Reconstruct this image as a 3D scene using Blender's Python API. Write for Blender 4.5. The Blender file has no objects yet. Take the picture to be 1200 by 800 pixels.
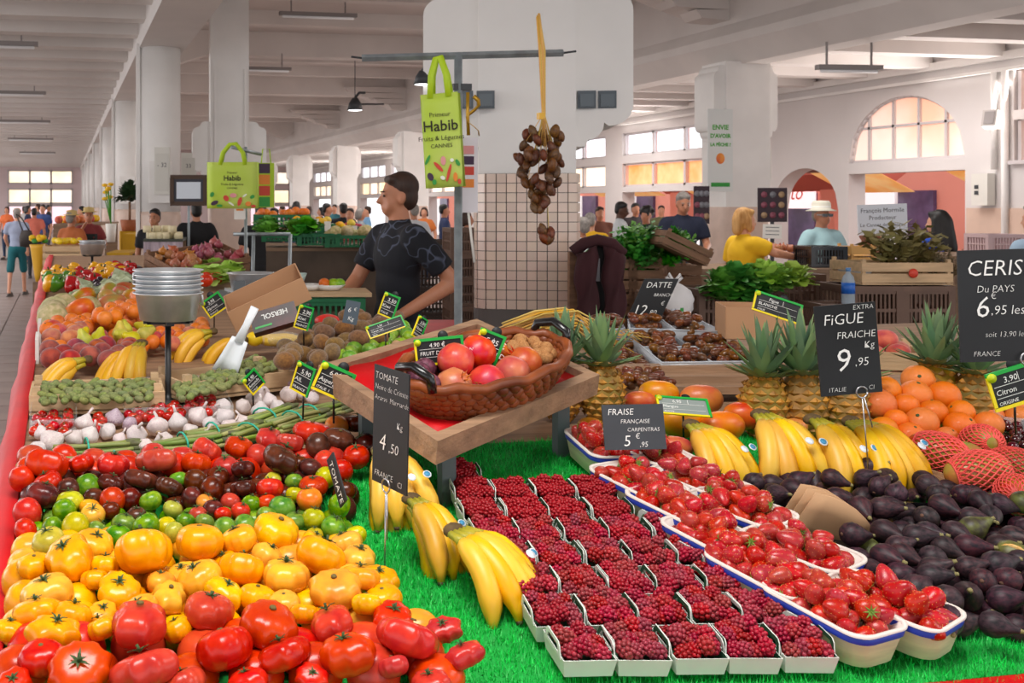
import bpy, bmesh, math, random
import numpy as np
from mathutils import Matrix, Vector, Euler

random.seed(7)
np.random.seed(7)
SC = bpy.context.scene
COL = SC.collection
PI = math.pi

# ------------------------------------------------------------------ camera
FPX, PX0, PY0, EYE = 1250.0, 308.0, 240.0, 1.65
YAW = math.atan2(PX0 - 75.0, FPX)
_cam = bpy.data.cameras.new('camera')
_cam.sensor_fit = 'HORIZONTAL'
_cam.sensor_width = 36.0
_cam.lens = FPX / 1200.0 * 36.0
_cam.shift_x = (600.0 - PX0) / 1200.0
_cam.shift_y = -(400.0 - PY0) / 1200.0
_cam.clip_end = 400
_cam.dof.use_dof = True
_cam.dof.focus_distance = 2.3
_cam.dof.aperture_fstop = 14.0
CAM = bpy.data.objects.new('camera', _cam)
CAM.location = (0, 0, EYE)
CAM.rotation_euler = (PI / 2, 0, -YAW)
COL.objects.link(CAM)
SC.camera = CAM

# ------------------------------------------------------------------ light
SC.view_settings.view_transform = 'Standard'
SC.view_settings.look = 'None'
SC.view_settings.gamma = 1.0
SC.view_settings.exposure = 0.42
SC.view_settings.use_curve_mapping = False
_w = bpy.data.worlds.new('daylight')
SC.world = _w
_w.use_nodes = True
_bg = _w.node_tree.nodes['Background']
_bg.inputs[0].default_value = (0.98, 0.98, 1.0, 1)
_bg.inputs[1].default_value = 1.15


def area(name, loc, sx, sy, power, color=(1, 1, 1), rot=(0, 0, 0)):
    l = bpy.data.lights.new(name, 'AREA')
    l.shape = 'RECTANGLE'
    l.size, l.size_y = sx, sy
    l.energy = power
    l.color = color
    o = bpy.data.objects.new(name, l)
    o.location = loc
    o.rotation_euler = rot
    COL.objects.link(o)
    return o


# unseen area lamps added under the ceilings to brighten stall and naves
area('fill_front', (0.3, 0.9, 3.9), 2.4, 1.0, 120, (1.0, 0.98, 0.95))
for _k in range(-1, 6):
    area('fill_nave', (5.5, 9.0 + 9.5 * _k, 4.45), 3.0, 3.0, 105, (1.0, 0.96, 0.92))
for _k in range(6):
    area('fill_aisle', (-2.5, 8.0 + 10.0 * _k, 3.7), 2.0, 3.0, 62, (1.0, 0.96, 0.95))
# unseen lamps added for daylight from both sides, tilted up to brighten the ceilings
for _k in range(5):
    area('daylight_fill_right', (13.9, 14.5 + 10.0 * _k, 2.0), 6.0, 2.0, 210, (1.0, 0.94, 0.9), (0, PI / 2 + .25, 0))
    area('daylight_fill_left', (-8.0, 9.0 + 11.0 * _k, 2.0), 7.0, 3.0, 210, (1.0, 0.97, 0.96), (0, -PI / 2 - .25, 0))
for _k in range(4):
    area('fill_side', (12.2, 15.0 + 9.0 * _k, 3.7), 2.0, 3.0, 70, (1.0, 0.95, 0.93))  # added ceiling fill over the right side aisle, no fixture there


# ------------------------------------------------------------------ helpers
def lin(c):
    return c / 12.92 if c <= 0.04045 else ((c + 0.055) / 1.055) ** 2.4


def hx(s):
    s = s.lstrip('#')
    return tuple(lin(int(s[i:i + 2], 16) / 255.0) for i in (0, 2, 4)) + (1.0,)


CT, ST = math.cos(YAW), math.sin(YAW)


def cam2w(r, d):
    """camera-frame ground offsets (right, forward) -> world X, Y"""
    return r * CT + d * ST, d * CT - r * ST


def proj(X, Y, Z):
    d = X * ST + Y * CT
    r = X * CT - Y * ST
    return PX0 + FPX * r / d, PY0 - FPX * (Z - EYE) / d, d


def at_d(x, y, d):
    """point seen at pixel (x, y) at forward distance d"""
    r = (x - PX0) / FPX * d
    X, Y = cam2w(r, d)
    return Vector((X, Y, EYE - (y - PY0) / FPX * d))


def at_z(x, y, z):
    d = FPX * (EYE - z) / (y - PY0)
    return at_d(x, y, d)


PROF = [(-5, .93), (1.36, .93), (2.6, 1.085), (4.0, 1.15), (6.5, 1.2), (30, 1.2)]


def zs(Y):
    for (a, za), (b, zb) in zip(PROF, PROF[1:]):
        if Y <= b:
            return za + (zb - za) * (Y - a) / (b - a)
    return PROF[-1][1]


def on_table(x, y, off=0.0):
    """point at pixel (x, y) lying OFF above the sloping stall surface"""
    lo, hi = 0.8, 30.0
    for _ in range(50):
        m = (lo + hi) / 2
        p = at_d(x, y, m)
        if p.z > zs(p.y) + off:
            lo = m
        else:
            hi = m
    return at_d(x, y, lo)


def at_X(x, y, X):
    """pixel direction meeting the vertical plane X = const"""
    k = (x - PX0) / FPX
    d = X / (k * CT + ST)
    return at_d(x, y, d)


def at_Y(x, y, Y):
    k = (x - PX0) / FPX
    d = Y / (CT - k * ST)
    return at_d(x, y, d)


# ------------------------------------------------------------------ materials
MATS = {}


def mat(name, col, rough=.5, var=0.0, nscale=8.0, col2=None, bump=0.0, bscale=40.0, coat=0.0, metal=0.0,
        emit=0.0, alpha=1.0, trans=0.0, spec=.5, rnd=(0, 0, 0), sss=0.0, coord='Object', ramp=(.35, .65), detail=3.0, stretch=None, sheen=0):
    if name in MATS:
        return MATS[name]
    m = bpy.data.materials.new(name)
    m.use_nodes = True
    nt = m.node_tree
    N, L = nt.nodes, nt.links
    b = N['Principled BSDF']
    c1 = hx(col) if isinstance(col, str) else col
    b.inputs['Roughness'].default_value = rough
    b.inputs['Metallic'].default_value = metal
    b.inputs['Specular IOR Level'].default_value = spec
    b.inputs['Coat Weight'].default_value = coat
    b.inputs['Coat Roughness'].default_value = .12
    b.inputs['Alpha'].default_value = alpha
    b.inputs['Transmission Weight'].default_value = trans
    if sheen:
        b.inputs['Sheen Weight'].default_value = sheen
    if sss:
        b.inputs['Subsurface Weight'].default_value = sss
        b.inputs['Subsurface Radius'].default_value = (.01, .004, .002)
        b.inputs['Subsurface Scale'].default_value = .5
    out = None
    tc = N.new('ShaderNodeTexCoord')
    src = tc.outputs[coord]
    if stretch:
        mp = N.new('ShaderNodeMapping')
        mp.inputs['Scale'].default_value = stretch
        L.new(src, mp.inputs[0])
        src = mp.outputs[0]
    oi = None
    if any(rnd):
        oi = N.new('ShaderNodeObjectInfo')
    if col2 is not None or var:
        nz = N.new('ShaderNodeTexNoise')
        nz.noise_dimensions = '4D' if oi else '3D'
        nz.inputs['Scale'].default_value = nscale
        nz.inputs['Detail'].default_value = detail
        L.new(src, nz.inputs['Vector'])
        if oi:
            mu = N.new('ShaderNodeMath')
            mu.operation = 'MULTIPLY'
            mu.inputs[1].default_value = 37.0
            L.new(oi.outputs['Random'], mu.inputs[0])
            L.new(mu.outputs[0], nz.inputs['W'])
        rp = N.new('ShaderNodeValToRGB')
        rp.color_ramp.elements[0].position = ramp[0]
        rp.color_ramp.elements[1].position = ramp[1]
        if col2 is None:
            rp.color_ramp.elements[0].color = tuple(v * (1 - var) for v in c1[:3]) + (1,)
            rp.color_ramp.elements[1].color = tuple(min(1, v * (1 + var)) for v in c1[:3]) + (1,)
        else:
            rp.color_ramp.elements[0].color = c1
            rp.color_ramp.elements[1].color = hx(col2) if isinstance(col2, str) else col2
        L.new(nz.outputs['Fac'], rp.inputs[0])
        out = rp.outputs[0]
    if oi:
        hs = N.new('ShaderNodeHueSaturation')
        for i, (inp, base) in enumerate((('Hue', .5), ('Saturation', 1.0), ('Value', 1.0))):
            mr = N.new('ShaderNodeMapRange')
            mr.inputs['To Min'].default_value = base - rnd[i]
            mr.inputs['To Max'].default_value = base + rnd[i]
            if i:
                ml = N.new('ShaderNodeMath')
                ml.operation = 'MULTIPLY'
                ml.inputs[1].default_value = 7.31 * i
                fr = N.new('ShaderNodeMath')
                fr.operation = 'FRACT'
                L.new(oi.outputs['Random'], ml.inputs[0])
                L.new(ml.outputs[0], fr.inputs[0])
                L.new(fr.outputs[0], mr.inputs[0])
            else:
                L.new(oi.outputs['Random'], mr.inputs[0])
            L.new(mr.outputs[0], hs.inputs[inp])
        if out:
            L.new(out, hs.inputs['Color'])
        else:
            hs.inputs['Color'].default_value = c1
        out = hs.outputs[0]
    if out:
        L.new(out, b.inputs['Base Color'])
    else:
        b.inputs['Base Color'].default_value = c1
    if emit:
        b.inputs['Emission Strength'].default_value = emit
        if out:
            L.new(out, b.inputs['Emission Color'])
        else:
            b.inputs['Emission Color'].default_value = c1
    if bump:
        n2 = N.new('ShaderNodeTexNoise')
        n2.inputs['Scale'].default_value = bscale
        n2.inputs['Detail'].default_value = 4
        L.new(src, n2.inputs['Vector'])
        bp = N.new('ShaderNodeBump')
        bp.inputs['Strength'].default_value = bump
        bp.inputs['Distance'].default_value = .01
        L.new(n2.outputs['Fac'], bp.inputs['Height'])
        L.new(bp.outputs[0], b.inputs['Normal'])
    MATS[name] = m
    return m


# ------------------------------------------------------------------ mesh builder
class MB:
    def __init__(s):
        s.V, s.F, s.M, s.S = [], [], [], []

    def add(s, V, F, m=0, smooth=False, T=None):
        o = len(s.V)
        if T is not None:
            V = [T @ Vector(v) for v in V]
        s.V.extend(tuple(v) for v in V)
        for f in F:
            s.F.append(tuple(i + o for i in f))
            s.M.append(m)
            s.S.append(smooth)
        return s

    def box(s, c, d, m=0, T=None, rz=0.0):
        x, y, z = d[0] / 2, d[1] / 2, d[2] / 2
        V = [Vector((a, b, e)) for e in (-z, z) for b in (-y, y) for a in (-x, x)]
        R = Matrix.Translation(Vector(c)) @ Matrix.Rotation(rz, 4, 'Z')
        V = [R @ v for v in V]
        F = [(0, 2, 3, 1), (4, 5, 7, 6), (0, 1, 5, 4), (2, 6, 7, 3), (0, 4, 6, 2), (1, 3, 7, 5)]
        return s.add(V, F, m, False, T)

    def tube(s, P, R, n=8, m=0, smooth=True, T=None, caps=True, flat=1.0, up=None):
        P = [Vector(p) for p in P]
        if not hasattr(R, '__len__'):
            R = [R] * len(P)
        V, F = [], []
        prev = None
        for i, p in enumerate(P):
            t = (P[min(i + 1, len(P) - 1)] - P[max(i - 1, 0)])
            t = t.normalized() if t.length > 1e-9 else Vector((0, 0, 1))
            if prev is None:
                a = Vector(up) if up else (Vector((0, 0, 1)) if abs(t.z) < .9 else Vector((1, 0, 0)))
            else:
                a = prev
            u = (a - t * a.dot(t))
            u = u.normalized() if u.length > 1e-6 else t.orthogonal().normalized()
            w = t.cross(u)
            prev = u
            for k in range(n):
                an = 2 * PI * k / n
                V.append(p + u * (math.cos(an) * R[i] * flat) + w * (math.sin(an) * R[i]))
        for i in range(len(P) - 1):
            for k in range(n):
                a, b = i * n + k, i * n + (k + 1) % n
                F.append((a, b, b + n, a + n))
        if caps:
            F.append(tuple(range(n))[::-1])
            o = (len(P) - 1) * n
            F.append(tuple(o + k for k in range(n)))
        return s.add(V, F, m, smooth, T)

    def lathe(s, prof, n=16, m=0, smooth=True, T=None, mod=None, sx=1.0, sy=1.0):
        V, F = [], []
        for i, (r, z) in enumerate(prof):
            for k in range(n):
                a = 2 * PI * k / n
                rr = r * (mod(i, a) if mod else 1.0)
                V.append((rr * math.cos(a) * sx, rr * math.sin(a) * sy, z))
        for i in range(len(prof) - 1):
            for k in range(n):
                a, b = i * n + k, i * n + (k + 1) % n
                F.append((a, b, b + n, a + n))
        if prof[0][0] > 1e-6:
            F.append(tuple(range(n))[::-1])
        if prof[-1][0] > 1e-6:
            o = (len(prof) - 1) * n
            F.append(tuple(o + k for k in range(n)))
        return s.add(V, F, m, smooth, T)

    def blob(s, fn, nl=10, nn=14, m=0, smooth=True, T=None):
        V = [fn(0.0, 0.0)]
        F = []
        for i in range(1, nl):
            for k in range(nn):
                V.append(fn(PI * i / nl, 2 * PI * k / nn))
        V.append(fn(PI, 0.0))
        e = len(V) - 1
        for k in range(nn):
            F.append((0, 1 + k, 1 + (k + 1) % nn))
            F.append((e, 1 + (nl - 2) * nn + (k + 1) % nn, 1 + (nl - 2) * nn + k))
        for i in range(nl - 2):
            for k in range(nn):
                a, b = 1 + i * nn + k, 1 + i * nn + (k + 1) % nn
                F.append((a, a + nn, b + nn, b))
        return s.add(V, F, m, smooth, T)

    def ell(s, c, r, nl=8, nn=12, m=0, T=None, R=None):
        c = Vector(c)

        def fn(t, p):
            v = Vector((r[0] * math.sin(t) * math.cos(p), r[1] * math.sin(t) * math.sin(p), r[2] * math.cos(t)))
            if R is not None:
                v = R @ v
            return c + v
        return s.blob(fn, nl, nn, m, True, T)

    def prism(s, poly, a, b, axis='Z', m=0, T=None):
        """poly 2D outline extruded along axis from a to b"""
        def P(u, v, w):
            return (u, v, w) if axis == 'Z' else ((u, w, v) if axis == 'Y' else (w, u, v))
        n = len(poly)
        V = [P(u, v, a) for u, v in poly] + [P(u, v, b) for u, v in poly]
        F = [tuple(range(n))[::-1], tuple(range(n, 2 * n))]
        F += [(i, (i + 1) % n, (i + 1) % n + n, i + n) for i in range(n)]
        return s.add(V, F, m, False, T)

    def sheet(s, grid, th=0.0, m=0, smooth=True, T=None):
        """grid: rows of points -> sheet with thickness along its mean normal"""
        R, C = len(grid), len(grid[0])
        g = [[Vector(p) for p in row] for row in grid]
        V = [p for row in g for p in row]
        F = [(i * C + k, i * C + k + 1, (i + 1) * C + k + 1, (i + 1) * C + k) for i in range(R - 1) for k in range(C - 1)]
        if th:
            nrm = (g[0][-1] - g[0][0]).cross(g[-1][0] - g[0][0])
            nrm = nrm.normalized() * th if nrm.length > 1e-9 else Vector((0, 0, th))
            o = len(V)
            V += [p - nrm for p in V]
            F += [tuple(o + i for i in f[::-1]) for f in F]
            edge = [k for k in range(C)] + [i * C + C - 1 for i in range(1, R)] + [(R - 1) * C + k for k in range(C - 2, -1, -1)] + [i * C for i in range(R - 2, 0, -1)]
            for a, b in zip(edge, edge[1:] + edge[:1]):
                F.append((b, a, a + o, b + o))
        return s.add(V, F, m, smooth, T)

    def mesh(s, name, mats):
        me = bpy.data.meshes.new(name)
        me.from_pydata(s.V, [], s.F)
        if not isinstance(mats, (list, tuple)):
            mats = [mats]
        for mm in mats:
            me.materials.append(mm)
        me.polygons.foreach_set('material_index', s.M)
        me.polygons.foreach_set('use_smooth', s.S)
        me.update()
        return me

    def build(s, name, mats, parent=None, T=None, **kw):
        return ob(name, s.mesh(name, mats), parent, T, **kw)


def ob(name, me, parent=None, T=None, label=None, cat=None, group=None, kind=None, omat=None):
    o = bpy.data.objects.new(name, me)
    COL.objects.link(o)
    if parent is not None:
        o.parent = parent
    if T is not None:
        o.matrix_local = T
    if label:
        o['label'] = label
    if cat:
        o['category'] = cat
    if group:
        o['group'] = group
    if kind:
        o['kind'] = kind
    if omat is not None:
        o.material_slots[0].link = 'OBJECT'
        o.material_slots[0].material = omat
    return o


def empty(name, T, label, cat, group=None, kind=None):
    o = ob(name, None, None, T, label, cat, group, kind)
    o.empty_display_size = .05
    return o


def TR(loc, rz=0.0, rx=0.0, ry=0.0, sc=1.0):
    S = Matrix.Diagonal((sc, sc, sc, 1)) if not hasattr(sc, '__len__') else Matrix.Diagonal((sc[0], sc[1], sc[2], 1))
    return Matrix.Translation(Vector(loc)) @ Euler((rx, ry, rz)).to_matrix().to_4x4() @ S


def FR(o, ex, ey):
    """frame at o with axes ex, ey (ez = ex x ey)"""
    ex = Vector(ex).normalized()
    ez = ex.cross(Vector(ey)).normalized()
    ey = ez.cross(ex)
    M = Matrix.Identity(4)
    for i in range(3):
        M[i][0], M[i][1], M[i][2], M[i][3] = ex[i], ey[i], ez[i], o[i]
    return M


def big_mesh(name, V, F, mats, midx=None, smooth=False):
    """numpy verts (n,3), faces (m,3)"""
    me = bpy.data.meshes.new(name)
    n, m = len(V), len(F)
    me.vertices.add(n)
    me.vertices.foreach_set('co', np.asarray(V, np.float32).ravel())
    me.loops.add(m * 3)
    me.loops.foreach_set('vertex_index', np.asarray(F, np.int32).ravel())
    me.polygons.add(m)
    me.polygons.foreach_set('loop_start', np.arange(0, m * 3, 3, dtype=np.int32))
    for mm in (mats if isinstance(mats, (list, tuple)) else [mats]):
        me.materials.append(mm)
    if midx is not None:
        me.polygons.foreach_set('material_index', np.asarray(midx, np.int32))
    me.update(calc_edges=True)
    if smooth:
        me.polygons.foreach_set('use_smooth', [True] * m)
    me.validate()
    return me


_TXT = {}
WORK = bpy.data.scenes.new('workbench')      # empty side scene: shapes are evaluated there, then it is removed


def evaluated(o):
    WORK.collection.objects.link(o)
    vl = WORK.view_layers[0]
    vl.update()
    me = bpy.data.meshes.new_from_object(o.evaluated_get(vl.depsgraph))
    WORK.collection.objects.unlink(o)
    return me




def text_polys(s, size=1.0, shear=0.0, bold=0.0, align='LEFT'):
    """triangulated outline of a line of writing: (verts, faces) in its own XY plane"""
    key = (s, size, shear, bold, align)
    if key in _TXT:
        return _TXT[key]
    cu = bpy.data.curves.new('writing', 'FONT')
    cu.body = s
    cu.size = size
    cu.shear = shear
    cu.offset = bold
    cu.align_x = align
    cu.resolution_u = 2
    o = bpy.data.objects.new('writing', cu)
    me = evaluated(o)
    V = [tuple(v.co) for v in me.vertices]
    F = [tuple(p.vertices) for p in me.polygons]
    bpy.data.objects.remove(o)
    bpy.data.curves.remove(cu)
    bpy.data.meshes.remove(me)
    _TXT[key] = (V, F)
    return V, F


def write(mb, s, x, y, size, m=0, T=None, shear=0.0, bold=0.0, align='LEFT', rot=0.0, z=0.0, sx=1.0):
    V, F = text_polys(s, size, shear, bold, align)
    c, q = math.cos(rot), math.sin(rot)
    V = [(x + (vx * c * sx - vy * q), y + (vx * q * sx + vy * c), z) for vx, vy, _ in V]
    mb.add(V, F, m, False, T)


def ordinal(i):
    return ['first', 'second', 'third', 'fourth', 'fifth', 'sixth', 'seventh', 'eighth', 'ninth', 'tenth', 'eleventh',
            'twelfth', 'thirteenth', 'fourteenth', 'fifteenth', 'sixteenth', 'seventeenth', 'eighteenth', 'nineteenth', 'twentieth'][i]


def rank_labels(objs, text, rows=1, unit='row'):
    """give each its own label by its place in the picture: rows from the front, then from the left"""
    L = []
    for o in objs:
        p = o.location
        x, y, d = proj(p.x, p.y, p.z)
        L.append((y, x, o))
    L.sort(key=lambda t: -t[0])
    n = len(L)
    per = math.ceil(n / rows)
    for r in range(rows):
        row = sorted(L[r * per:(r + 1) * per], key=lambda t: t[1])
        for i, (_, _, o) in enumerate(row):
            if rows == 1:
                o['label'] = f'{text}, {ordinal(i)} from the left'
            else:
                o['label'] = f'{text}, {ordinal(r)} {unit} from front, {ordinal(i)} from left'
# ================================================================== the hall
M_plaster = mat('white_plaster', '#efedea', .7, var=.05, nscale=1.5, bump=.08, bscale=30)
M_ceil = mat('ceiling_paint', '#d3cbc7', .8, var=.05, nscale=.8)
M_beam = mat('beam_paint', '#dcd6d2', .75, var=.04, nscale=1.2)
M_floor = mat('floor_tile', '#8b7972', .5, var=.12, nscale=2.2, bump=.05)
M_grout = mat('floor_grout', '#5e524d', .8)
M_wall = mat('pale_wall', '#d9d4d2', .75, var=.04, nscale=.7)
M_pinkwall = mat('pink_wall', '#e2cfd0', .75, var=.04, nscale=.7)
M_dado = mat('beige_dado', '#d3b7a5', .55, var=.05, nscale=3)
M_exterior = mat('salmon_render', '#ef9a86', .8, var=.05, nscale=.6)
M_exterior_dark = mat('terracotta_render', '#c9695a', .8, var=.05, nscale=.6)
M_white_lit = mat('sunlit_pane', '#f4f7ff', .4, emit=1.0)
M_peach_lit = mat('peach_pane', '#f0b296', .4, emit=.5, col2='#f0d4c6', nscale=.6)
M_orange_lit = mat('orange_blind_pane', '#f58a48', .5, emit=.8, col2='#ffb184', nscale=1.3)
M_yellow_lit = mat('yellow_pane', '#fbe3b4', .5, emit=.85, col2='#ffeede', nscale=.7)
M_frame = mat('window_frame_paint', '#cfc8c8', .6)
M_dark = mat('dark_metal', '#33363a', .5)
M_tubeglass = mat('tube_lamp_glass', '#d8d4d4', .4, emit=.12)
M_lampbody = mat('lamp_housing', '#8d8684', .5)

fl = MB().box((3, 32, -.05), (40, 78, .08)).build('floor', M_grout, kind='structure')
_t = MB().box((0, 0, 0), (.585, .585, .012)).mesh('floor_tile', M_floor)
for i in range(-5, 1):
    for j in range(5, 34):
        ob('tile', _t, fl, TR((i * .6 + .1, j * .6 + .3, -.005)))
MB().box((3, 45.5, -.008), (40, 50, .012)).build('far_paving', M_floor, fl)
MB().box((10.5, 10.5, -.008), (20.2, 20, .012)).build('inner_paving', M_floor, fl)

# ---- ceilings
ce = MB().box((-3.5, 29, 4.3), (9.4, 76, .2)).build('ceiling', M_ceil, kind='structure')
_r = MB().box((0, 0, 0), (9.0, .32, .26)).mesh('beam', M_beam)
for k in range(46):
    ob('beam', _r, ce, TR((-3.5, 9.6 + 1.25 * k, 4.07)))
cn = MB().box((5.5, 29.5, 5.35), (8.6, 77, .2)).build('ceiling', M_ceil, kind='structure')
_r = MB().prism([(1.6, 4.75), (2.0, 4.45), (2.9, 4.75), (8.3, 4.75), (9.2, 4.45), (9.6, 4.75), (9.6, 5.25), (1.6, 5.25)], -.2, .2, 'Y').mesh('cross_beam', M_beam)
_r2 = MB().box((5.5, 0, 5.12), (8.2, .25, .26)).mesh('beam', M_beam)
for k in range(7):
    ob('cross_beam', _r, cn, TR((0, 14.5 + 7.5 * k, 0)))
    ob('beam', _r2, cn, TR((0, 17.0 + 7.5 * k, 0)))
    ob('beam', _r2, cn, TR((0, 19.5 + 7.5 * k, 0)))
cr = MB().box((12.2, 29, 4.3), (4.5, 76, .2)).build('ceiling', M_ceil, kind='structure')
_r = MB().box((0, 0, 0), (4.3, .3, .26)).mesh('beam', M_beam)
for k in range(38):
    ob('beam', _r, cr, TR((12.1, 11.4 + 1.4 * k, 4.07)))

# ---- girders along the naves
MB().box((1.3, 29, 4.0), (.62, 76, .5)).box((1.3, 29, 4.8), (.5, 76, 1.1)).build('trim_1', M_beam, kind='structure')
_g = MB().prism([(9.75, 3.72), (10.15, 3.72), (10.15, 5.3), (9.6, 5.3), (9.6, 4.3), (9.48, 4.12), (9.48, 4.0)], -9, 66, 'Y')
_g.build('trim_2', M_beam, kind='structure')
_c = MB()
for s in range(4):   # stepped scalloped corbels under the cross beams
    x0 = 9.48 - .42 * (4 - s)
    _c.prism([(x0, 4.98 - .16 * s), (x0 + .1, 4.86 - .16 * s), (x0 + .42, 4.84 - .16 * s), (9.6, 4.84 - .16 * s), (9.6, 5.0 - .16 * s)], -.22, .22, 'Y')
_c = _c.mesh('corbel', M_beam)
for k in range(4):
    ob('corbel', _c, cn, TR((0, 14.35 + 7.5 * k, 0)))

# ---- round columns beside the aisle
M_coltile = mat('column_tile', '#d8bfb0', .35, var=.06, nscale=5)


def round_column(n, X, Y, r, H, lab):
    c = MB().lathe([(r, 1.55), (r, H)], 28).build('column', M_plaster, None, TR((X, Y, 0)), kind='structure')
    MB().lathe([(r + .01, 0), (r + .01, 1.5), (r, 1.56)], 28).build('tiled_base', M_coltile, c)
    MB().box((-r - .02, -.1, 2.3), (.05, .05, 3.0)).build('conduit', M_plaster, c)
    MB().box((-.02, -r - .02, 1.95), (.3, .05, .55)).build('panel', M_plaster, c)


for k in range(7):
    round_column(k, 1.27, 14.4 + 7.5 * k, .28, 3.76, '')

# ---- the winged pillars: shaft + scalloped side brackets
def wing_outline(w0, w1, zb, zt):
    """right half outline (x, z) of a bracket from the shaft edge w0 out to w1"""
    P = [(w0, zb)]

    def arc(cx, cz, rx, rz, a0, a1, n=7):
        for i in range(n + 1):
            a = a0 + (a1 - a0) * i / n
            P.append((cx + rx * math.cos(a), cz + rz * math.sin(a)))
    s = w1 - w0
    h = zt - zb
    P.append((w0 + .18 * s, zb))
    P.append((w0 + .22 * s, zb + .04 * h))
    arc(w0 + .22 * s, zb + .14 * h, .28 * s, .1 * h, -PI / 2, 0)
    arc(w0 + .58 * s, zb + .24 * h, .42 * s, .12 * h, -PI / 2, 0)
    P.append((w1, zb + .8 * h))
    arc(w1 - .3 * s, zb + .8 * h, .3 * s, .1 * h, 0, PI / 2)
    P.append((w0 + .6 * s, zb + .92 * h))
    arc(w0 + .25 * s, zb + .92 * h, .32 * s, .08 * h, 0, PI / 2)
    P.append((w0, zt))
    return P


def tile_wrap(parent, hw, z0, z1, size, r, name='tile'):
    """square tiles wrapped round a square shaft with rounded corners, each a piece of its own"""
    pass


M_wtile = mat('pale_pink_tile', '#e6cfbf', .22, var=.05, nscale=4, rnd=(.01, .05, .06))
M_wgrout = mat('tile_grout', '#6a6461', .8)


def winged_pillar(X, Y, hw, hd, w1, zb, zt, H, tile_top, rz, tile=None):
    c = MB().box((0, 0, (tile_top + H) / 2), (2 * hw, 2 * hd, H - tile_top)).build('column', M_plaster, None, TR((X, Y, 0), rz), kind='structure')
    for sgn in (-1, 1):
        P = [(sgn * a, b) for a, b in wing_outline(hw, w1, zb, zt)]
        MB().prism(P, -hd * .82, hd * .82, 'Y').build('bracket', M_plaster, c)
    # tiled lower part with rounded corners
    R = .1
    hw2, hd2 = hw + .02, hd + .02
    path = []
    n = 5
    for (cx, cy, a0) in ((hw2 - R, hd2 - R, 0), (-hw2 + R, hd2 - R, PI / 2), (-hw2 + R, -hd2 + R, PI), (hw2 - R, -hd2 + R, 1.5 * PI)):
        for i in range(n + 1):
            a = a0 + PI / 2 * i / n
            path.append((cx + R * math.cos(a), cy + R * math.sin(a)))
    MB().prism(path, 0, tile_top, 'Z').build('tiled_base', M_wgrout if tile else M_coltile, c)
    if tile:
        # walk the perimeter at tile pitch; keep those facing the camera side
        pts = [Vector((p[0], p[1], 0)) for p in path]
        pts.append(pts[0])
        me = MB().box((0, 0, 0), (tile * .93, .01, tile * .93)).mesh('tile', M_wtile)
        seg = [(pts[i], pts[i + 1]) for i in range(len(pts) - 1)]
        tot = sum((b - a).length for a, b in seg)
        N = int(tot / tile)
        pos = []
        for k in range(N):
            s = (k + .5) * tot / N
            for a, b in seg:
                l = (b - a).length
                if s <= l:
                    p = a + (b - a) * (s / l)
                    t = (b - a).normalized()
                    pos.append((p, t))
                    break
                s -= l
        front = [(p, t) for p, t in pos if (p.y < -hd2 + R * .8)]
        zrows = int((tile_top - .98) / tile)
        for p, t in front:
            for j in range(zrows):
                ang = math.atan2(t.y, t.x)
                nrm = Vector((t.y, -t.x, 0))
                q = p + nrm * .002
                ob('tile', me, c, TR((q.x, q.y, tile_top - (j + .5) * tile), ang))
    return c


PC = at_d(614, 240, 6.7)
pillar = winged_pillar(PC.x, PC.y, .285, .285, .62, 2.0, 3.02, 5.3, 1.84, -.36, tile=.0585)
PA = at_d(268, 240, 15.2)
pillarA = winged_pillar(PA.x, PA.y, .27, .27, .52, 2.02, 2.82, 5.3, 1.62, -.1)
for Y in (14.35, 21.85, 29.35, 36.85, 44.35, 51.85):
    winged_pillar(9.85, Y, .36, .3, .52, 2.6, 3.7, 3.75, 1.62, 0)
MB().box((-.2, -.3, 2.6), (.03, .03, 1.9)).box((.22, -.3, 2.6), (.03, .03, 1.9)).build('conduit', M_plaster, pillarA)

# ---- right-hand wall with arches, window bands and doorways
XW = 14.3
WT = .35
wr = MB()


def wbox(y0, y1, z0, z1, m=0, x0=XW, x1=XW + WT):
    wr.box(((x0 + x1) / 2, (y0 + y1) / 2, (z0 + z1) / 2), (x1 - x0, y1 - y0, z1 - z0), m)


def arch_fill(y0, y1, zsp, rise, ztop, n=24):
    """masonry above an arched opening"""
    c, a = (y0 + y1) / 2, (y1 - y0) / 2
    for i in range(n):
        t0, t1 = -1 + 2 * i / n, -1 + 2 * (i + 1) / n
        z0 = zsp + rise * math.sqrt(max(0, 1 - t0 * t0))
        z1 = zsp + rise * math.sqrt(max(0, 1 - t1 * t1))
        wr.prism([(c + a * t0, z0), (c + a * t1, z1), (c + a * t1, ztop), (c + a * t0, ztop)], XW, XW + WT, 'X')


def yw(x):
    return XW * FPX / (x - 75.0)


ZT = 4.2
# south end of the wall (beyond the right edge of the view) to the arch bay
wbox(8.0, 14.95, 0, ZT)
wbox(14.95, 15.95, 0, 2.28)
wbox(14.95, 15.95, 2.95, 3.1)
wbox(14.95, 15.95, 3.72, ZT)
wbox(15.95, 16.85, 0, ZT)                  # pier with the conduits
arch_fill(16.85, 19.45, 2.42, 1.12, ZT)    # glazed arch
wbox(16.85, 19.45, 2.22, 2.42)             # its sill beam
arch_fill(19.72, 21.6, 1.55, .82, ZT)      # open arch
wbox(19.45, 19.72, 0, ZT)
wbox(21.6, 23.5, 0, ZT)
bays = []
y = 23.5
while y < 62:
    bays.append((y, y + 4.1))
    wbox(y + 4.1, y + 5.0, 0, ZT)
    wbox(y, y + 4.1, 3.5, ZT)
    wbox(y, y + 4.1, 2.72, 2.92)
    wbox(y, y + 4.1, 1.98, 2.12)
    y += 5.0
wbox(y, 68.4, 0, ZT)
wr.build('wall_right', M_wall, kind='structure')
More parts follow.
